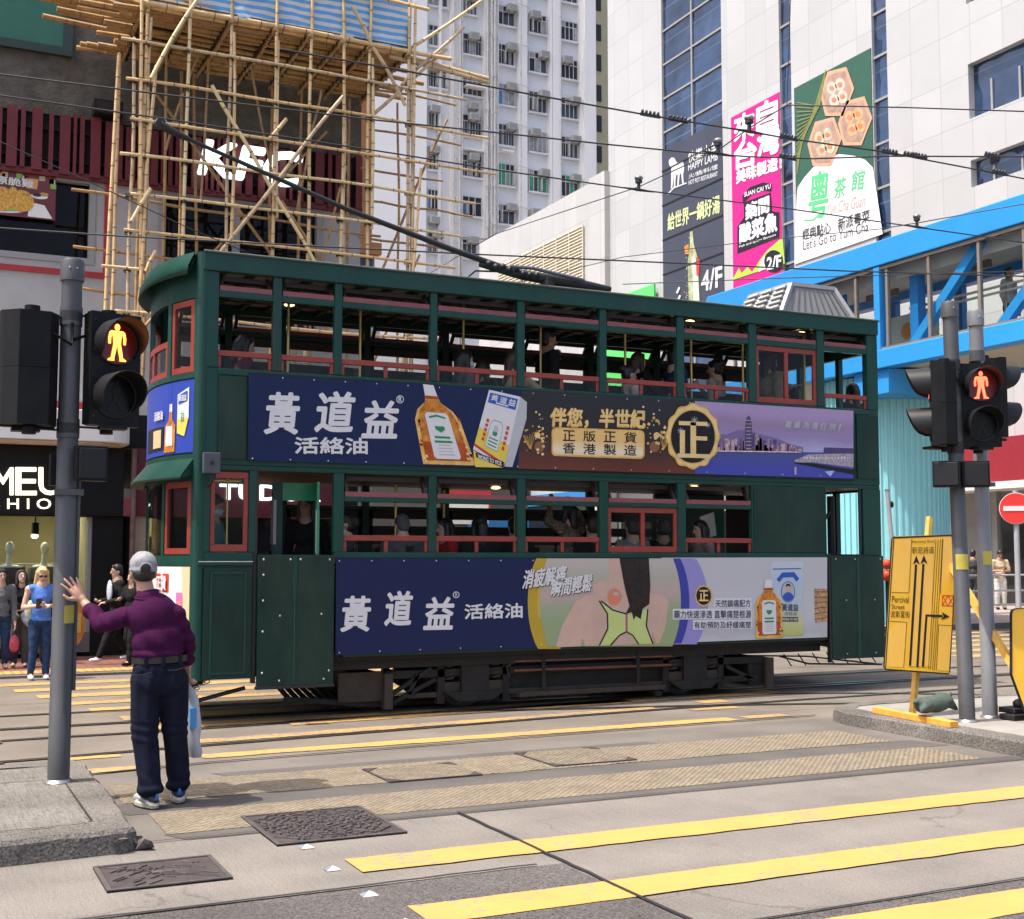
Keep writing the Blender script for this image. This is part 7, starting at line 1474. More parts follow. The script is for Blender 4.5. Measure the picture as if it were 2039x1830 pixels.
def person(label, loc, th, H, group=None, skin_=S_lt, top=None, bot=None, shoe=None, hair=('short', None), sleeve=.5, pose={}, headturn=0., headtilt=0., mask=None, vox=.013, seated=False, grip=(None, None), bulk=1., glasses=False, legs=True, extra=None, fat=1.):
    """pose: joint -> offsets (x to the person's left, y forwards, z up) as fractions of the height"""
    t = thing('person', label, 'person', loc, group); loc = Vector(loc)
    F = Vector((sin(th), -cos(th), 0)); S = Vector((cos(th), sin(th), 0)); Z = Vector((0, 0, 1))
    J = dict(head=(0, .012, .93), neck=(0, 0, .85), chest=(0, 0, .73), belly=(0, .01, .61), hip=(0, 0, .53), shL=(.108, 0, .812), shR=(-.108, 0, .812), elL=(.135, -.01, .63), elR=(-.135, -.01, .63), wrL=(.14, .03, .475), wrR=(-.14, .03, .475),
             hL=(.052, 0, .51), hR=(-.052, 0, .51), kL=(.055, .012, .285), kR=(-.055, .012, .285), aL=(.058, -.01, .045), aR=(-.058, -.01, .045))
    if seated: J.update(kL=(.06, .23, .52), kR=(-.06, .23, .52), aL=(.06, .23, .26), aR=(-.06, .23, .26))
    J.update(pose)
    P = {k: loc+(S*v[0]+F*v[1]+Z*v[2])*H for k, v in J.items()}
    hf = Vector(F); hf.rotate(Matrix.Rotation(headturn, 3, 'Z')); hs = Vector(S); hs.rotate(Matrix.Rotation(headturn, 3, 'Z')); hu = (Z*cos(headtilt)-hf*sin(headtilt)); hf = (hf*cos(headtilt)+Z*sin(headtilt)); h = H*fat
    b = MB(); sk = skin_; c = P['head']
    b.ell(c+hu*.012*H, hs*.044*H, hf*.054*H, hu*.06*H, sk, 16, 12); b.ell(c-hu*.028*H+hf*.012*H, hs*.034*H, hf*.038*H, hu*.045*H, sk, 14, 10); b.ell(c-hu*.058*H+hf*.034*H, hs*.016*H, hf*.012*H, hu*.012*H, sk, 10, 8)
    b.capsule(c+hu*.004*H+hf*.052*H, c-hu*.018*H+hf*.064*H, .006*H, .0085*H, sk, 8)
    for s_ in (-1, 1): b.ell(c+hs*s_*.046*H-hu*.008*H-hf*.004*H, hs*.006*H, hf*.011*H, hu*.018*H, sk, 8, 6)
    b.capsule(P['neck']-Z*.03*H, c-hu*.035*H-hf*.008*H, .034*h, .031*h, sk); b.capsule(P['shL']-Z*.01*H, P['shR']-Z*.01*H, .036*h, .036*h, sk); b.capsule(P['neck'], P['hip'], .05*h, .05*h, sk)
    for s_ in 'LR':
        b.capsule(P['sh'+s_], P['el'+s_], .029*h, .024*h, sk, 10); b.capsule(P['el'+s_], P['wr'+s_], .0235*h, .0165*h, sk, 10)
        d = (P['wr'+s_]-P['el'+s_]).normalized(); g = grip[0 if s_ == 'L' else 1]; k = H/1.72
        sd_ = F if abs(d.dot(F)) < .8 else (-S if s_ == 'L' else S)
        fingers(b, P['wr'+s_], d, sd_, sk, k, curl=1.1 if g else .45)
        if legs: b.capsule(P['h'+s_], P['k'+s_], .046*h, .034*h, sk, 10); b.capsule(P['k'+s_], P['a'+s_], .033*h, .021*h, sk, 10); b.capsule(P['a'+s_], P['a'+s_]-Z*.02*H+F*.06*H, .02*h, .016*h, sk, 8)
    b.remesh('body', t, vox*.8, 2)
    if top:
        b = MB(); m = top; q = bulk*fat*H
        b.ell(P['chest']+Z*.02*H, S*.098*q, F*.066*q, Z*.1*H, m, 18, 12); b.ell(P['belly'], S*.088*q, F*.064*q, Z*.1*H, m, 18, 12); b.ell(P['hip']+Z*.0*H, S*.095*q, F*.07*q, Z*.055*H, m, 18, 10)
        b.capsule(P['shL']-Z*.005*H-S*.015*H, P['shR']-Z*.005*H+S*.015*H, .04*q, .04*q, m); b.capsule(P['neck']-Z*.035*H, P['chest'], .05*q, .08*q, m)
        if sleeve > 0:
            for s_ in 'LR':
                b.capsule(P['sh'+s_], P['el'+s_].lerp(P['sh'+s_], max(0, 1-sleeve*2)), .04*q, .034*q, m, 12)
                if sleeve > .5: b.capsule(P['el'+s_], P['el'+s_].lerp(P['wr'+s_], (sleeve-.5)*2*.9), .033*q, .027*q, m, 12)
        b.remesh('top', t, vox, 3, wav=.006, seed=loc.x)
    if bot and legs:
        b = MB(); m, wide = bot if isinstance(bot, tuple) else (bot, 1.); b.ell(P['hip']-Z*.015*H, S*.094*h, F*.071*h, Z*.06*H, m, 18, 10)
        for s_ in 'LR':
            b.capsule(P['h'+s_]-Z*.01*H, P['k'+s_], .056*h, .043*h*wide, m, 12); b.capsule(P['k'+s_], P['a'+s_]+Z*.015*H, .042*h*wide, .031*h*wide, m, 12)
        b.remesh('trousers', t, vox, 3, wav=.006, seed=loc.y)
    if shoe and legs:
        for s_ in 'LR':
            a = P['a'+s_]; d = Vector(F); b = MB(); zt = a.z-.03*H
            b.ell(a+d*.032*H-Z*.022*H, S*.026*H, d*.075*H, Z*.022*H, shoe, 14, 8); b.ell(a-Z*.008*H, S*.024*H, d*.03*H, Z*.026*H, shoe, 12, 8); b.box(a.x, a.x, a.y, a.y, a.z, a.z, shoe)
            b = b; o = b.remesh('shoe', t, .011, 2)
    st, hm = hair
    if hm:
        b = MB(); c = P['head']
        b.ell(c+hu*.026*H-hf*.008*H, hs*.05*H, hf*.058*H, hu*.055*H, hm, 16, 12); b.ell(c+hu*.0*H-hf*.026*H, hs*.047*H, hf*.038*H, hu*.06*H, hm, 14, 10)
        b.capsule(c+hu*.055*H+hf*.03*H-hs*.02*H, c+hu*.05*H+hf*.036*H+hs*.02*H, .014*H, .014*H, hm, 10)
        if st in ('long', 'bob'):
            L = .2 if st == 'long' else .1
            for s_ in (-1, 1): b.capsule(c+hs*s_*.042*H+hu*.03*H, c+hs*s_*.05*H-hu*L*.8*H+hf*.0*H, .018*H, .020*H, hm, 10)
            b.capsule(c-hf*.04*H, c-hf*.045*H-hu*L*H, .042*H, .035*H, hm, 12)
        if st == 'bun': b.sph(c-hf*.06*H+hu*.045*H, .03*H, hm)
        if st == 'cap': b.ell(c+hu*.05*H+hf*.05*H, hs*.04*H, hf*.05*H, hu*.008*H, hm)
        b.remesh('hair', t, vox*.8, 2)
    b = MB()
    for s_ in (-1, 1):
        b.ell(c+hs*s_*.018*H+hu*.006*H+hf*.051*H, hs*.0075*H, hf*.004*H, hu*.0035*H, M_eye, 8, 6); b.ell(c+hs*s_*.018*H+hu*.017*H+hf*.052*H, hs*.011*H, hf*.003*H, hu*.0022*H, hm or M_eye, 8, 5)
    b.ell(c-hu*.036*H+hf*.05*H, hs*.013*H, hf*.004*H, hu*.0042*H, M_lip, 8, 5); b.build('face', t)
    if glasses:
        b = MB()
        for s_ in (-1, 1): b.ell(c+hs*s_*.019*H+hu*.006*H+hf*.058*H, hs*.017*H, hf*.005*H, hu*.012*H, M_eye, 12, 8)
        b.bar(c+hs*.045*H+hu*.01*H, c+hs*.04*H+hu*.01*H+hf*.056*H, .004, .006, M_eye); b.bar(c-hs*.045*H+hu*.01*H, c-hs*.04*H+hu*.01*H+hf*.056*H, .004, .006, M_eye); b.build('sunglasses', t)
    if mask: b = MB(); b.ell(c-hu*.026*H+hf*.030*H, hs*.038*H, hf*.036*H, hu*.032*H, mask, 14, 10); b.build('face_mask', t)
    return t, P, (F, S, Z)

# ---------------------------------------------------------------- the man in front, seen from behind
C_pur = cloth('plum knit', (.044, .005, .036), var=.2, scale=9); C_nav = cloth('navy trousers', (.009, .011, .023), var=.3, scale=18); C_cap = mat('grey cap cloth', (.25, .25, .265), .85, var=.15, scale=9, bump=.3, bscale=120)
man = thing('person', 'man in plum shirt, grey cap and navy trousers leaning on a signal pole', 'person', (1.53, 8.52, 0))
def A(x, y, Y): return onY(x, y, Y)
YB = 8.5
hd = A(284, 1130, YB+.03); nk = A(292, 1172, YB); shl = A(249, 1221, YB+.02); shr = A(346, 1217, YB-.02); ell_ = A(203, 1236, YB+.12); wrl = A(166, 1192, YB+.31); elr = A(369, 1270, YB+.02); wrr = A(371, 1318, YB+.12)
hip = A(314, 1318, YB-.01); hl, hr = A(288, 1345, YB), A(341, 1345, YB); kl, kr = A(287, 1460, YB-.01), A(347, 1458, YB+.05); al, ar = Vector((1.462, 8.47, .085)), Vector((1.668, 8.60, .085))
UZ = Vector((0, 0, 1)); XR = Vector((1, 0, 0)); YF = Vector((0, 1, 0)); SKH = skin('weathered', (.40, .22, .15))
b = MB(); hc = hd+Vector((0, 0, .0))
b.ell(hc, XR*.073, YF*.092, UZ*.105, SKH, 18, 12); b.ell(hc+Vector((.01, .05, -.06)), XR*.055, YF*.05, UZ*.06, SKH); b.capsule(hc+Vector((.015, .095, -.005)), hc+Vector((.018, .115, -.03)), .011, .016, SKH, 8)
for s_ in (-1, 1): b.ell(hc+XR*s_*.077+Vector((0, .0, -.022)), XR*.011, YF*.022, UZ*.034, SKH, 10, 8)
b.capsule(nk-UZ*.06, hc-UZ*.05-YF*.008, .058, .053, SKH); b.capsule(nk-UZ*.14, hip, .09, .1, SKH); b.capsule(shl, shr, .055, .055, SKH)
for a, e, w in ((shl, ell_, wrl), (shr, elr, wrr)): b.capsule(a, e, .048, .042, SKH); b.capsule(e, w, .041, .029, SKH)
# left hand spread flat on the pole, right hand closed on the bag
pole = Vector((.95, 8.98, 0)); hv = Vector((-.52, .13, .84)).normalized(); hn = (pole+Vector((.08, -.1, 0))-wrl); hn.z = 0; hn.normalize()
hs_ = hv.cross(hn).normalized()
fingers(b, wrl, hv, -hs_ if (-hs_).x < 0 else hs_, SKH, 1.12, curl=.22, spread=.3, normal=hn)
fingers(b, wrr, (0.05, .15, -1), (-.2, 1, 0), SKH, 1.05, curl=1.25, spread=.05)
for h_, k_, a_ in ((hl, kl, al), (hr, kr, ar)): b.capsule(h_, k_, .08, .06, SKH); b.capsule(k_, a_, .055, .04, SKH); b.capsule(a_, a_+Vector((0, .1, -.04)), .035, .03, SKH)
b.remesh('body', man, .0065, 2)
b = MB(); ch = A(303, 1230, YB-.01); bl = A(312, 1278, YB-.02)
b.ell(ch+UZ*.02, XR*.168, YF*.118, UZ*.17, C_pur, 20, 14); b.ell(bl+UZ*.03, XR*.166, YF*.128, UZ*.16, C_pur, 20, 14); b.ell(bl-UZ*.055, XR*.170, YF*.130, UZ*.06, C_pur, 20, 12)
b.capsule(shl+XR*.03-UZ*.005, shr-XR*.03, .068, .07, C_pur); b.capsule(nk-UZ*.055, ch, .085, .12, C_pur)
b.capsule(shl, ell_, .070, .063, C_pur, 14); b.capsule(ell_, ell_.lerp(wrl, .58), .062, .049, C_pur, 14); b.capsule(ell_.lerp(wrl, .52), ell_.lerp(wrl, .6), .056, .056, C_pur, 14)
b.capsule(shr, elr, .070, .061, C_pur, 14); b.capsule(elr, elr.lerp(wrr, .72), .064, .05, C_pur, 14); b.capsule(elr.lerp(wrr, .66), elr.lerp(wrr, .74), .053, .053, C_pur, 14)
o = b.remesh('polo_shirt', man, .0085, 4)
# drape folds: from the right shoulder down to the left hip, and bunching on the raised sleeve
for v in o.data.vertices:
    c = v.co; u = (c.x-bl.x)*.75+(c.z-bl.z)*1.0; n = v.normal
    f = .0055*sin(u*40+2.6*nz.noise(c*4))*max(0, min(1, (1.34-c.z)*3.2))+.004*nz.noise(Vector((c.x*7, c.y*7, c.z*9)))
    if c.x < shl.x-.02: f = .0055*sin((c-shl).length*62+3*nz.noise(c*6))*max(0, min(1, (shl.x-.05-c.x)*14))+.003*nz.noise(c*16)
    if c.x > shr.x+.02 and c.z < 1.28: f = .005*sin(c.z*70+3*nz.noise(c*8))
    v.co = c+n*f
b = MB(); cr = [nk+Vector((.068*cos(a), .066*sin(a), -.018+.014*sin(a))) for a in [2*pi*k/20 for k in range(21)]]
b.loft([[nk+Vector((rx*cos(a)+.004, rx*.95*sin(a)-.004, dz+.012*sin(a))) for a in [2*pi*k/24 for k in range(24)]] for rx, dz in ((.098, -.075), (.083, -.05), (.072, -.02), (.068, .012), (.062, .012), (.062, -.03))], C_pur, caps=False); cr2 = [nk+Vector((.080*cos(a), .075*sin(a)-.003, -.04+.01*sin(a))) for a in [2*pi*k/20 for k in range(21)]]; b.tube(cr2, .006, C_pur, 8, caps=False); b.build('collar', man)
b = MB(); wz = A(316, 1301, YB).z; wc = A(316, 1301, YB)
b.loft([[wc+Vector((.178*cos(a), .137*sin(a)-.01, dz-.012+.006*cos(a))) for a in [2*pi*k/32 for k in range(32)]] for dz in (-.02, .022)], mat('black leather belt', (.012, .011, .010), .4, var=.2), caps=False)
for a in (-2.2, -1.57, -.9): p = wc+Vector((.181*cos(a), .140*sin(a)-.01, -.012)); b.box(p.x-.012, p.x+.012, p.y-.006, p.y+.006, p.z-.035, p.z+.03, C_nav)
b.build('belt', man)
b = MB(); b.ell(hip-UZ*.02, XR*.172, YF*.136, UZ*.115, C_nav, 20, 12); b.ell(hl.lerp(hip, .35)-YF*.03-UZ*.03, XR*.095, YF*.11, UZ*.12, C_nav); b.ell(hr.lerp(hip, .35)-YF*.03-UZ*.03, XR*.095, YF*.11, UZ*.12, C_nav)
for h_, k_, a_ in ((hl, kl, al), (hr, kr, ar)): b.capsule(h_, k_, .102, .084, C_nav, 14); b.capsule(k_, a_+UZ*.055, .083, .074, C_nav, 14); b.ell(a_+UZ*.04, XR*.084, YF*.088, UZ*.05, C_nav)
o = b.remesh('trousers', man, .0085, 4)
for v in o.data.vertices:
    c = v.co; n = v.normal; lo_ = max(0, min(1, (.5-c.z)*2.6))
    f = .008*max(0, min(1, (.27-c.z)*5))*sin(c.z*62+5*nz.noise(c*5)+c.x*24)+.004*sin(c.x*80+3*nz.noise(c*2.5))*max(0, min(1, (c.z-.15)*2))+.007*nz.noise(Vector((c.x*9, c.y*9, c.z*4)))
    if abs(c.z-.50) < .07: f += .003*sin(c.z*95+c.x*16+2*nz.noise(c*7))
    v.co = c+n*f
b = MB(); M_seam = mat('dark stitching', (.008, .009, .016), .9, var=0)
for p0, p1 in ((A(262, 1338, YB-.14), A(300, 1332, YB-.16)), (A(332, 1328, YB-.16), A(366, 1322, YB-.13))): b.tube([p0, (p0+p1)/2-UZ*.006-YF*.01, p1], .004, M_seam, 6)
p = A(279, 1342, YB-.157); b.ell(p, XR*.008, YF*.005, UZ*.008, M_seam, 8, 6); b.build('pocket', man)
for a_, th_ in ((al, .35), (ar, -.12)):
    b = MB(); d = Vector((sin(th_)*-1, cos(th_), 0)); s_ = Vector((d.y, -d.x, 0)); ms = mat('cream trainer sole', (.45, .42, .34), .6, var=.15); mu = mat('black trainer upper', (.02, .022, .025), .6, var=.3); mg = mat('grey trainer panel', (.3, .3, .3), .6, var=.2); ml = mat('blue trainer tab', (.02, .12, .4), .5)
    q = a_+d*.05; q.z = 0
    b.ell(q+UZ*.03, s_*.05, d*.145, UZ*.03, ms, 18, 8); b.ell(q-d*.075+UZ*.034, s_*.046, d*.06, UZ*.034, ms, 14, 8); b.ell(q+UZ*.062-d*.03, s_*.043, d*.11, UZ*.045, mu, 16, 8); b.ell(q+UZ*.055+d*.08, s_*.043, d*.055, UZ*.032, mg, 14, 8)
    for sx in (-1, 1): b.capsule(q+s_*sx*.038+UZ*.045-d*.09, q+s_*sx*.043+UZ*.07+d*.03, .012, .01, mg, 8)
    b.ell(q-d*.135+UZ*.085, s_*.014, d*.008, UZ*.025, ml, 8, 6); b.ell(q+UZ*.008, s_*.052, d*.15, UZ*.01, mu, 18, 6)
    b.remesh('shoe', man, .006, 2)
b = MB(); cc = hc+Vector((.0, .005, .035))
b.ell(cc+UZ*.005, XR*.088, YF*.105, UZ*.088, C_cap, 22, 14); b.capsule(cc+Vector((.03, .1, -.01)), cc+Vector((.06, .15, -.02)), .04, .02, C_cap); b.ell(cc+Vector((.035, .135, -.01)), XR*.08, YF*.07, UZ*.01, C_cap)
b.ell(cc-UZ*.03, XR*.090, YF*.106, UZ*.045, C_cap, 22, 10)
o = b.remesh('cap', man, .0065, 3)
for v in o.data.vertices: v.co += v.normal*.005*nz.noise(v.co*22)
b = MB(); b.ell(hc+Vector((0, -.028, -.022)), XR*.075, YF*.075, UZ*.06, H_blk, 18, 10); b.ell(hc+Vector((0, -.096, .018)), XR*.036, YF*.012, UZ*.03, H_blk, 16, 10); b.remesh('hair', man, .007, 2)
b = MB(); b.tube([hc+Vector((.037*cos(a), -.099-.0*sin(a), .012+.036*sin(a))) for a in [pi*k/12 for k in range(13)]], .006, mat('cap strap', (.25, .25, .27), .8), 6); b.build('cap_strap', man)
# the bag he carries
M_bag = mat('thin white plastic bag', (.42, .43, .46), .35, var=.15, scale=8); M_bagb = mat('blue bag print', (.06, .30, .60), .4, var=.1)
b = MB(); g0 = wrr+Vector((.01, .03, -.12)); b0 = A(384, 1450, YB+.2)
b.loft([[Vector((cx_+rx*cos(a)*(1+.12*sin(5*a+z*20)), YB+.2+ry*sin(a), z)) for a in [2*pi*k/22 for k in range(22)]] for cx_, rx, ry, z in ((g0.x, .018, .018, g0.z), (b0.x-.015, .04, .05, g0.z-.1), (b0.x-.01, .055, .08, b0.z+.05), (b0.x+.0, .046, .07, b0.z-.06), (b0.x+.01, .046, .07, b0.z-.13), (b0.x+.012, .03, .055, b0.z-.165))], M_bag)
for v in range(len(b.v)): b.v[v] = b.v[v]+Vector((nz.noise(b.v[v]*14), nz.noise(b.v[v]*14+Vector((5, 0, 0))), 0))*.012
p = A(383, 1424, YB+.1); b.box(p.x-.02, p.x+.022, p.y, p.y+.05, p.z-.06, p.z+.07, M_bagb)
tag(b.build('plastic_bag'), 'white plastic carrier bag hanging from the plum shirted man\'s right hand', 'bag')

# ---------------------------------------------------------------- pedestrians by the clothes shop
Wh = cloth('white trainer', (.7, .7, .7), var=.05); Bk = cloth('black', (.016, .015, .016)); Dk = cloth('charcoal', (.05, .05, .052)); Gy = cloth('grey flannel', (.10, .10, .105)); Bl = cloth('cornflower', (.10, .22, .62)); Jn = cloth('blue denim', (.025, .05, .11), var=.35, scale=20); Br = cloth('tan shoe', (.42, .32, .24))
G1 = 'people on the far pavement'
PV = .032
def phone(P, fr, k='R', c=(.02, .02, .03)):
    F, S, Z = fr; p = P['wr'+k]+F*.075+Z*.03; b = MB(); b.obox(p, S*.036, (F*.3+Z*.95)*.07, F*.004, mat('dark phone', c, .2, var=0)); return b
t, P, fr = person('woman in a blue sleeveless top and jeans reading her phone', (1.62, 17.95, 0), radians(4), 1.49, G1, S_fair, Bl, (Jn, 1.0), Wh, ('bob', H_bld), sleeve=0, glasses=True, headtilt=-.3,
                  pose=dict(elL=(.15, .0, .64), wrL=(.06, .13, .66), elR=(-.15, .0, .64), wrR=(-.05, .14, .66), aR=(-.075, 0, .045), aL=(.05, .02, .045)), grip=(1, 1))
tag(phone(P, fr).build('phone'), 'dark phone held by the woman in the blue top', 'phone')
b = MB(); p = onY(65, 1210, 18.05); b.ell((p.x-.01, 18.08, p.z), (.085, 0, .05), (0, .06, 0), (-.03, 0, .14), mat('pale green tote', (.42, .45, .32), .8, var=.1)); b.tube([(p.x+.02, 18.05, p.z+.1), (p.x+.08, 17.98, p.z+.42), (p.x+.02, 18.0, p.z+.1)], .008, Br, 5); tag(b.build('bag'), 'pale green shoulder bag at the hip of the woman in the blue top', 'bag')
t, P, fr = person('woman in a black shirt and grey trousers holding a pale jacket', (1.50, 19.72, PV), radians(-6), 1.40, G1, S_lt, Bk, (Gy, 1.35), Br, ('bob', H_blk), sleeve=1., headtilt=.25, headturn=.3, pose=dict(elL=(.15, .02, .64), wrL=(.03, .13, .60), elR=(-.16, .0, .64), wrR=(-.06, .13, .58)))
b = MB(); q = P['wrL']; b.ell(q+Vector((.12, -.02, -.12)), (.15, 0, -.08), (0, .07, 0), (.05, 0, .13), cloth('pale denim', (.36, .42, .52))); b.ell(q+Vector((.2, .0, -.2)), (.07, 0, 0), (0, .06, 0), (0, 0, .16), cloth('pale denim', (.36, .42, .52))); o = b.remesh('jacket', None, .018, 2, wav=.02); tag(o, 'pale denim jacket over the arm of the woman in the black shirt', 'jacket')
t, P, fr = person('person in a grey checked shirt at the picture edge', (1.21, 19.5, PV), radians(10), 1.42, G1, S_lt, cloth('grey check', (.14, .145, .155), var=.35, scale=40), (Jn, 1.), Br, ('bob', H_blk), sleeve=.95, pose=dict(wrL=(.13, .06, .46)))
b = MB(); q = P['wrL']; b.ell(q+Vector((.0, 0, -.3)), (.07, 0, 0), (0, .05, 0), (0, 0, .13), cloth('pink bag', (.45, .08, .12), var=.6)); b.tube([q+Vector((-.03, 0, -.2)), q+Vector((0, 0, -.06)), q+Vector((.03, 0, -.2))], .008, Bk, 5); tag(b.build('bag'), 'pink patterned bag held low by the person in the grey check shirt', 'bag')
b = MB(); q = P['wrL']; b.ell(q+Vector((-.06, .06, -.42)), (.13, 0, 0), (0, .06, 0), (0, 0, .13), cloth('navy bag', (.03, .028, .06))); tag(b.build('bag'), 'navy bag below the pink patterned bag at the picture edge', 'bag')
person('dark haired person in black standing behind the blonde woman', (1.78, 20.1, PV), radians(160), 1.43, G1, S_lt, Bk, (Bk, 1.1), Bk, ('short', H_blk), sleeve=1.)
t, P, fr = person('young man in a black jacket striding left with a phone', (2.86, 19.75, PV), radians(-78), 1.48, G1, S_lt, Bk, (Bk, 1.05), Wh, ('short', H_blk), sleeve=1., pose=dict(elR=(-.13, .02, .64), wrR=(-.06, .15, .63), elL=(.13, .0, .64), wrL=(.07, .14, .62), kL=(.045, .1, .30), aL=(.045, .19, .07), kR=(-.045, -.02, .28), aR=(-.045, -.16, .075)), grip=(1, 1))
tag(phone(P, fr).build('phone'), 'dark phone held by the young man striding left', 'phone')
b = MB(); b.ell(P['chest']+fr[0]*.12, fr[1]*.1, fr[0]*.03, (0, 0, .17), cloth('striped shirt', (.5, .55, .62), var=.5, scale=60)); b.build('striped_shirt', t)
person('person in a dark hat half hidden by the leaning man', (3.22, 19.9, PV), radians(-20), 1.42, G1, S_lt, Bk, (Bk, 1.1), Bk, ('cap', H_blk), sleeve=1.)
person('long haired woman in black walking beside the striding man', (3.02, 19.3, PV), radians(-60), 1.38, G1, S_fair, Bk, (Bk, 1.1), Bk, ('long', H_blk), sleeve=1., pose=dict(wrR=(-.05, .13, .7), elR=(-.13, .05, .65), kL=(.05, .05, .29), aL=(.05, .07, .045), aR=(-.05, -.06, .05)))
# right-hand pavement
G2 = 'people by the railings of the mall'
t, P, fr = person('man in a beige T-shirt and white trousers looking at his phone', (28.45, 26.75, .12), radians(-30), 1.70, G2, S_tan, cloth('beige shirt', (.50, .40, .27), var=.08), (cloth('white trousers', (.62, .60, .56), var=.05), 1.15), Bk, ('short', H_blk), sleeve=.42, headtilt=-.4, pose=dict(elL=(.15, .02, .65), wrL=(.04, .14, .66), elR=(-.15, .02, .65), wrR=(-.04, .14, .66)), grip=(1, 1), vox=.017)
person('dark shirted man turning away behind the man in white trousers', (28.9, 28.2, .12), radians(120), 1.72, G2, S_tan, Dk, (Dk, 1.), Bk, ('short', H_blk), sleeve=.4, vox=.018)
person('long haired woman in a patterned blouse sitting by the railing', (28.0, 28.0, .12), radians(70), 1.62, G2, S_lt, cloth('patterned blouse', (.25, .2, .19), var=.8, scale=20), (cloth('olive skirt', (.06, .07, .05)), 1.2), Bk, ('long', H_blk), sleeve=.5, vox=.018)
person('dim figure in white walking across the footbridge', (20.6, 18.9, 6.0), radians(10), 1.68, None, S_lt, cloth('white shirt', (.5, .5, .5)), (Dk, 1.), Bk, ('short', H_blk), sleeve=.5, vox=.02)

# ---------------------------------------------------------------- on the tram
G3, G4 = 'passengers on the upper deck', 'passengers on the lower deck'
UZ0, LZ0 = 2.5, .66
def at(px, Y): return onY(px, 700, Y).x
def pax(label, px, Y, z0, th, hairst, hm, topm, H=1.62, group=G3, seat_=True, sk=S_lt, **k):
    """a passenger; seated ones are lowered so that the hips rest at seat height"""
    dz = .60-.51*H+.02 if seat_ else 0
    return person(label, (at(px, Y), Y, z0+dz), th, H, group, sk, topm, k.pop('bot', (Dk, 1.)), k.pop('shoe', Bk), (hairst, hm), seated=seat_, vox=k.pop('vox', .015), **k)
Lf, Rt, Bw = radians(-90), radians(90), radians(180)
pax('passenger in a black beret and dark red jacket at the foremost upper window', 482, 12.75, UZ0, Rt, 'bob', H_blk, cloth('dark red', (.09, .012, .03)), sleeve=1., headtilt=-.2)
M_msk = mat('white face mask', (.55, .58, .6), .7, var=.05)
pax('masked woman in a grey top on the upper deck', 918, 12.7, UZ0, Rt, 'long', H_blk, Gy, mask=M_msk, sleeve=1., sk=S_fair)
pax('brown haired passenger beside the masked woman', 955, 13.1, UZ0, Rt, 'bob', H_brn, Dk, H=1.55, sleeve=1.)
t, P, fr = pax('long haired passenger resting a beige sleeved arm on the window rail', 1018, 12.62, UZ0, Rt, 'long', H_brn, cloth('beige jacket', (.42, .30, .18)), sleeve=1., H=1.66, headturn=-.2, pose=dict(elR=(-.17, .12, .70), wrR=(-.20, .27, .70), elL=(.12, .1, .64)))
pax('tall standing man in black holding a pole on the upper deck', 1082, 13.0, UZ0, Rt, 'cap', H_blk, Bk, seat_=False, H=1.80, sleeve=1., sk=S_tan, pose=dict(elL=(.16, .05, .72), wrL=(.14, .12, .82)))
pax('woman in a pale pink top with tied black hair at an upper window', 1243, 12.68, UZ0, Rt, 'bun', H_blk, cloth('pale pink', (.42, .32, .32)), sleeve=.5, H=1.55)
pax('standing woman in black gripping a pole behind the pink topped woman', 1262, 13.0, UZ0, Rt, 'bob', H_brn, Bk, seat_=False, H=1.6, sleeve=.9, sk=S_fair, pose=dict(elR=(-.13, .1, .70), wrR=(-.08, .2, .76), elL=(.13, .1, .7), wrL=(.06, .21, .77)), grip=(1, 1))
pax('standing passenger in navy with a pale bag strap on the upper deck', 1335, 12.85, UZ0, Rt, 'short', H_blk, cloth('navy', (.03, .035, .07)), seat_=False, H=1.66, sleeve=.4, pose=dict(elL=(.13, .1, .66), wrL=(.08, .2, .74)), grip=(1, 1))
pax('woman in a beige blouse with tied hair standing on the upper deck', 1418, 12.95, UZ0, Bw+.6, 'bun', H_blk, cloth('beige blouse', (.36, .28, .20)), seat_=False, H=1.58, sleeve=.5, pose=dict(elR=(-.15, .08, .68), wrR=(-.12, .18, .80)))
pax('standing passenger in a taupe coat behind the closed upper window', 1522, 12.9, UZ0, Rt, 'bob', H_blk, cloth('taupe coat', (.28, .22, .17)), seat_=False, H=1.72, sleeve=1., pose=dict(elL=(.13, .14, .74), wrL=(.10, .28, .78)), bulk=1.1)
pax('dark haired passenger low behind the closed upper window', 1572, 13.4, UZ0, Bw, 'short', H_blk, Bk, sleeve=1., H=1.55)
pax('passenger with a mop of black hair at the rearmost upper window', 1688, 12.95, UZ0, Bw, 'bob', H_blk, Bk, sleeve=1.)
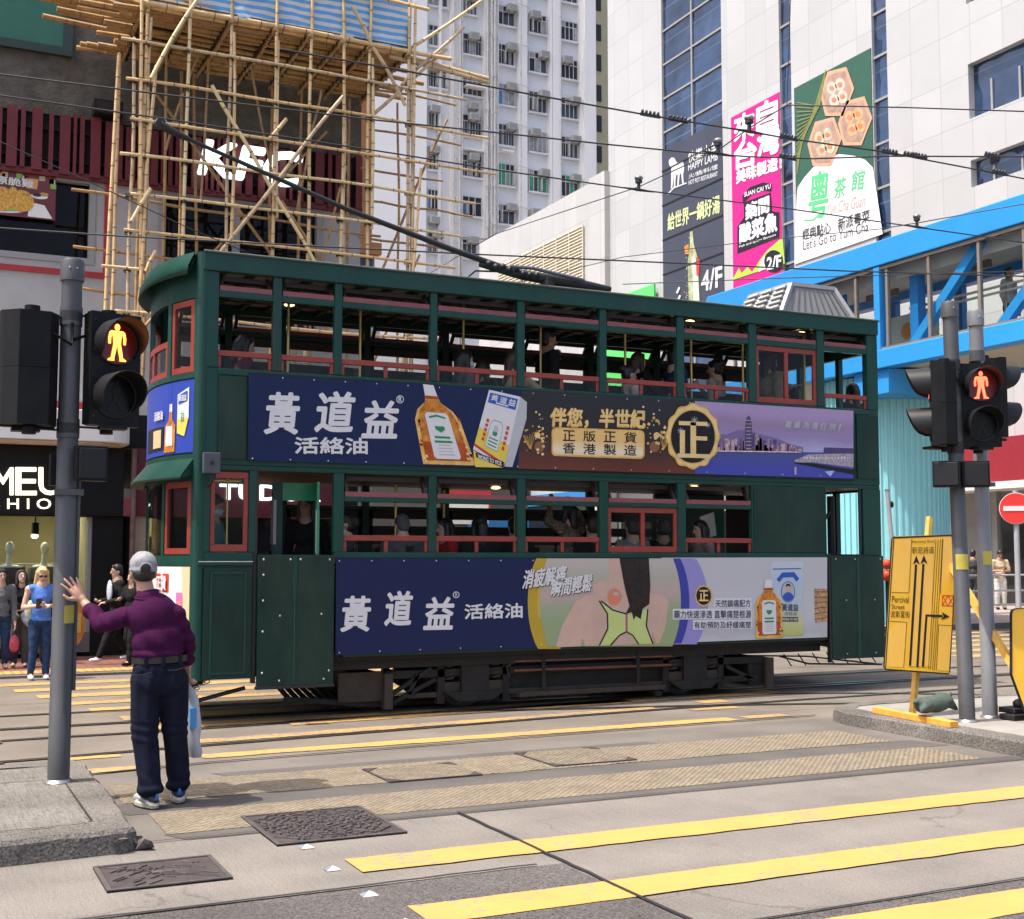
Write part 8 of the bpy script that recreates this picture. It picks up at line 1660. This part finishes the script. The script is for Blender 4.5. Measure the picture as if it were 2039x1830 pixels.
# cab and lower deck
tl = cloth('teal uniform', (.10, .20, .22))
t, P, fr = person('masked tram driver in a teal shirt in the front cab', (2.72, 12.62, .62), radians(60), 1.62, None, S_tan, tl, (Dk, 1.), Bk, ('short', H_blk), sleeve=.75, mask=mat('pale blue face mask', (.30, .48, .52), .7, var=.05), headtilt=-.25, pose=dict(elL=(.14, .05, .64), wrL=(.04, .16, .63), elR=(-.14, .06, .64), wrR=(-.03, .18, .63)), vox=.012)
pax('woman in black standing in the dark front doorway', 612, 12.9, LZ0, Lf+.9, 'bob', H_blk, Bk, seat_=False, group=G4, H=1.6, sleeve=1., sk=S_tan)
pax('passenger with one arm on the rail beside the front doorway', 688, 12.62, LZ0, Lf, 'short', H_blk, Dk, group=G4, sleeve=.5, pose=dict(elL=(.14, .1, .70), wrL=(.16, .24, .70)))
pax('passenger hunched in a grey hooded coat at a lower window', 800, 12.65, LZ0, Bw, 'short', Gy, Gy, group=G4, sleeve=1., headtilt=-.5, bulk=1.15)
pax('passenger in a red top at a lower window', 885, 12.8, LZ0, Lf, 'bob', H_blk, cloth('bright red', (.42, .015, .02)), group=G4, sleeve=1., H=1.56)
pax('passenger with long spreading black hair seen from behind', 952, 12.7, LZ0, Bw, 'long', H_blk, Bk, group=G4, sleeve=1., bulk=1.25)
pax('passenger with a shaved head beside the long black hair', 1020, 13.0, LZ0, Bw, 'short', H_blk, Bk, group=G4, sleeve=1.)
pax('standing passenger in a leopard print blouse with arms raised', 1128, 12.9, LZ0, Bw+.3, 'bob', H_blk, cloth('leopard print', (.16, .12, .085), var=.9, scale=45), seat_=False, group=G4, H=1.6, sleeve=.9, pose=dict(elL=(.18, .05, .86), wrL=(.12, .08, .98), elR=(-.18, .05, .86), wrR=(-.12, .08, .98)))
pax('dark passenger leaning beside the leopard print blouse', 1172, 12.75, LZ0, Bw, 'short', H_brn, Bk, group=G4, sleeve=1., H=1.66)
pax('passenger in a pale grey hood behind the left closed lower pane', 1250, 12.62, LZ0, Bw, 'short', H_blk, cloth('pale grey hood', (.22, .21, .20)), group=G4, sleeve=1.)
pax('passenger in black behind the right closed lower pane', 1310, 12.75, LZ0, Bw-.4, 'short', H_blk, Bk, group=G4, sleeve=1., sk=S_tan)
pax('passenger in a dusty pink top at the last lower window', 1385, 12.64, LZ0, Lf, 'bob', H_blk, cloth('dusty pink', (.30, .20, .20)), group=G4, sleeve=.5, H=1.58)
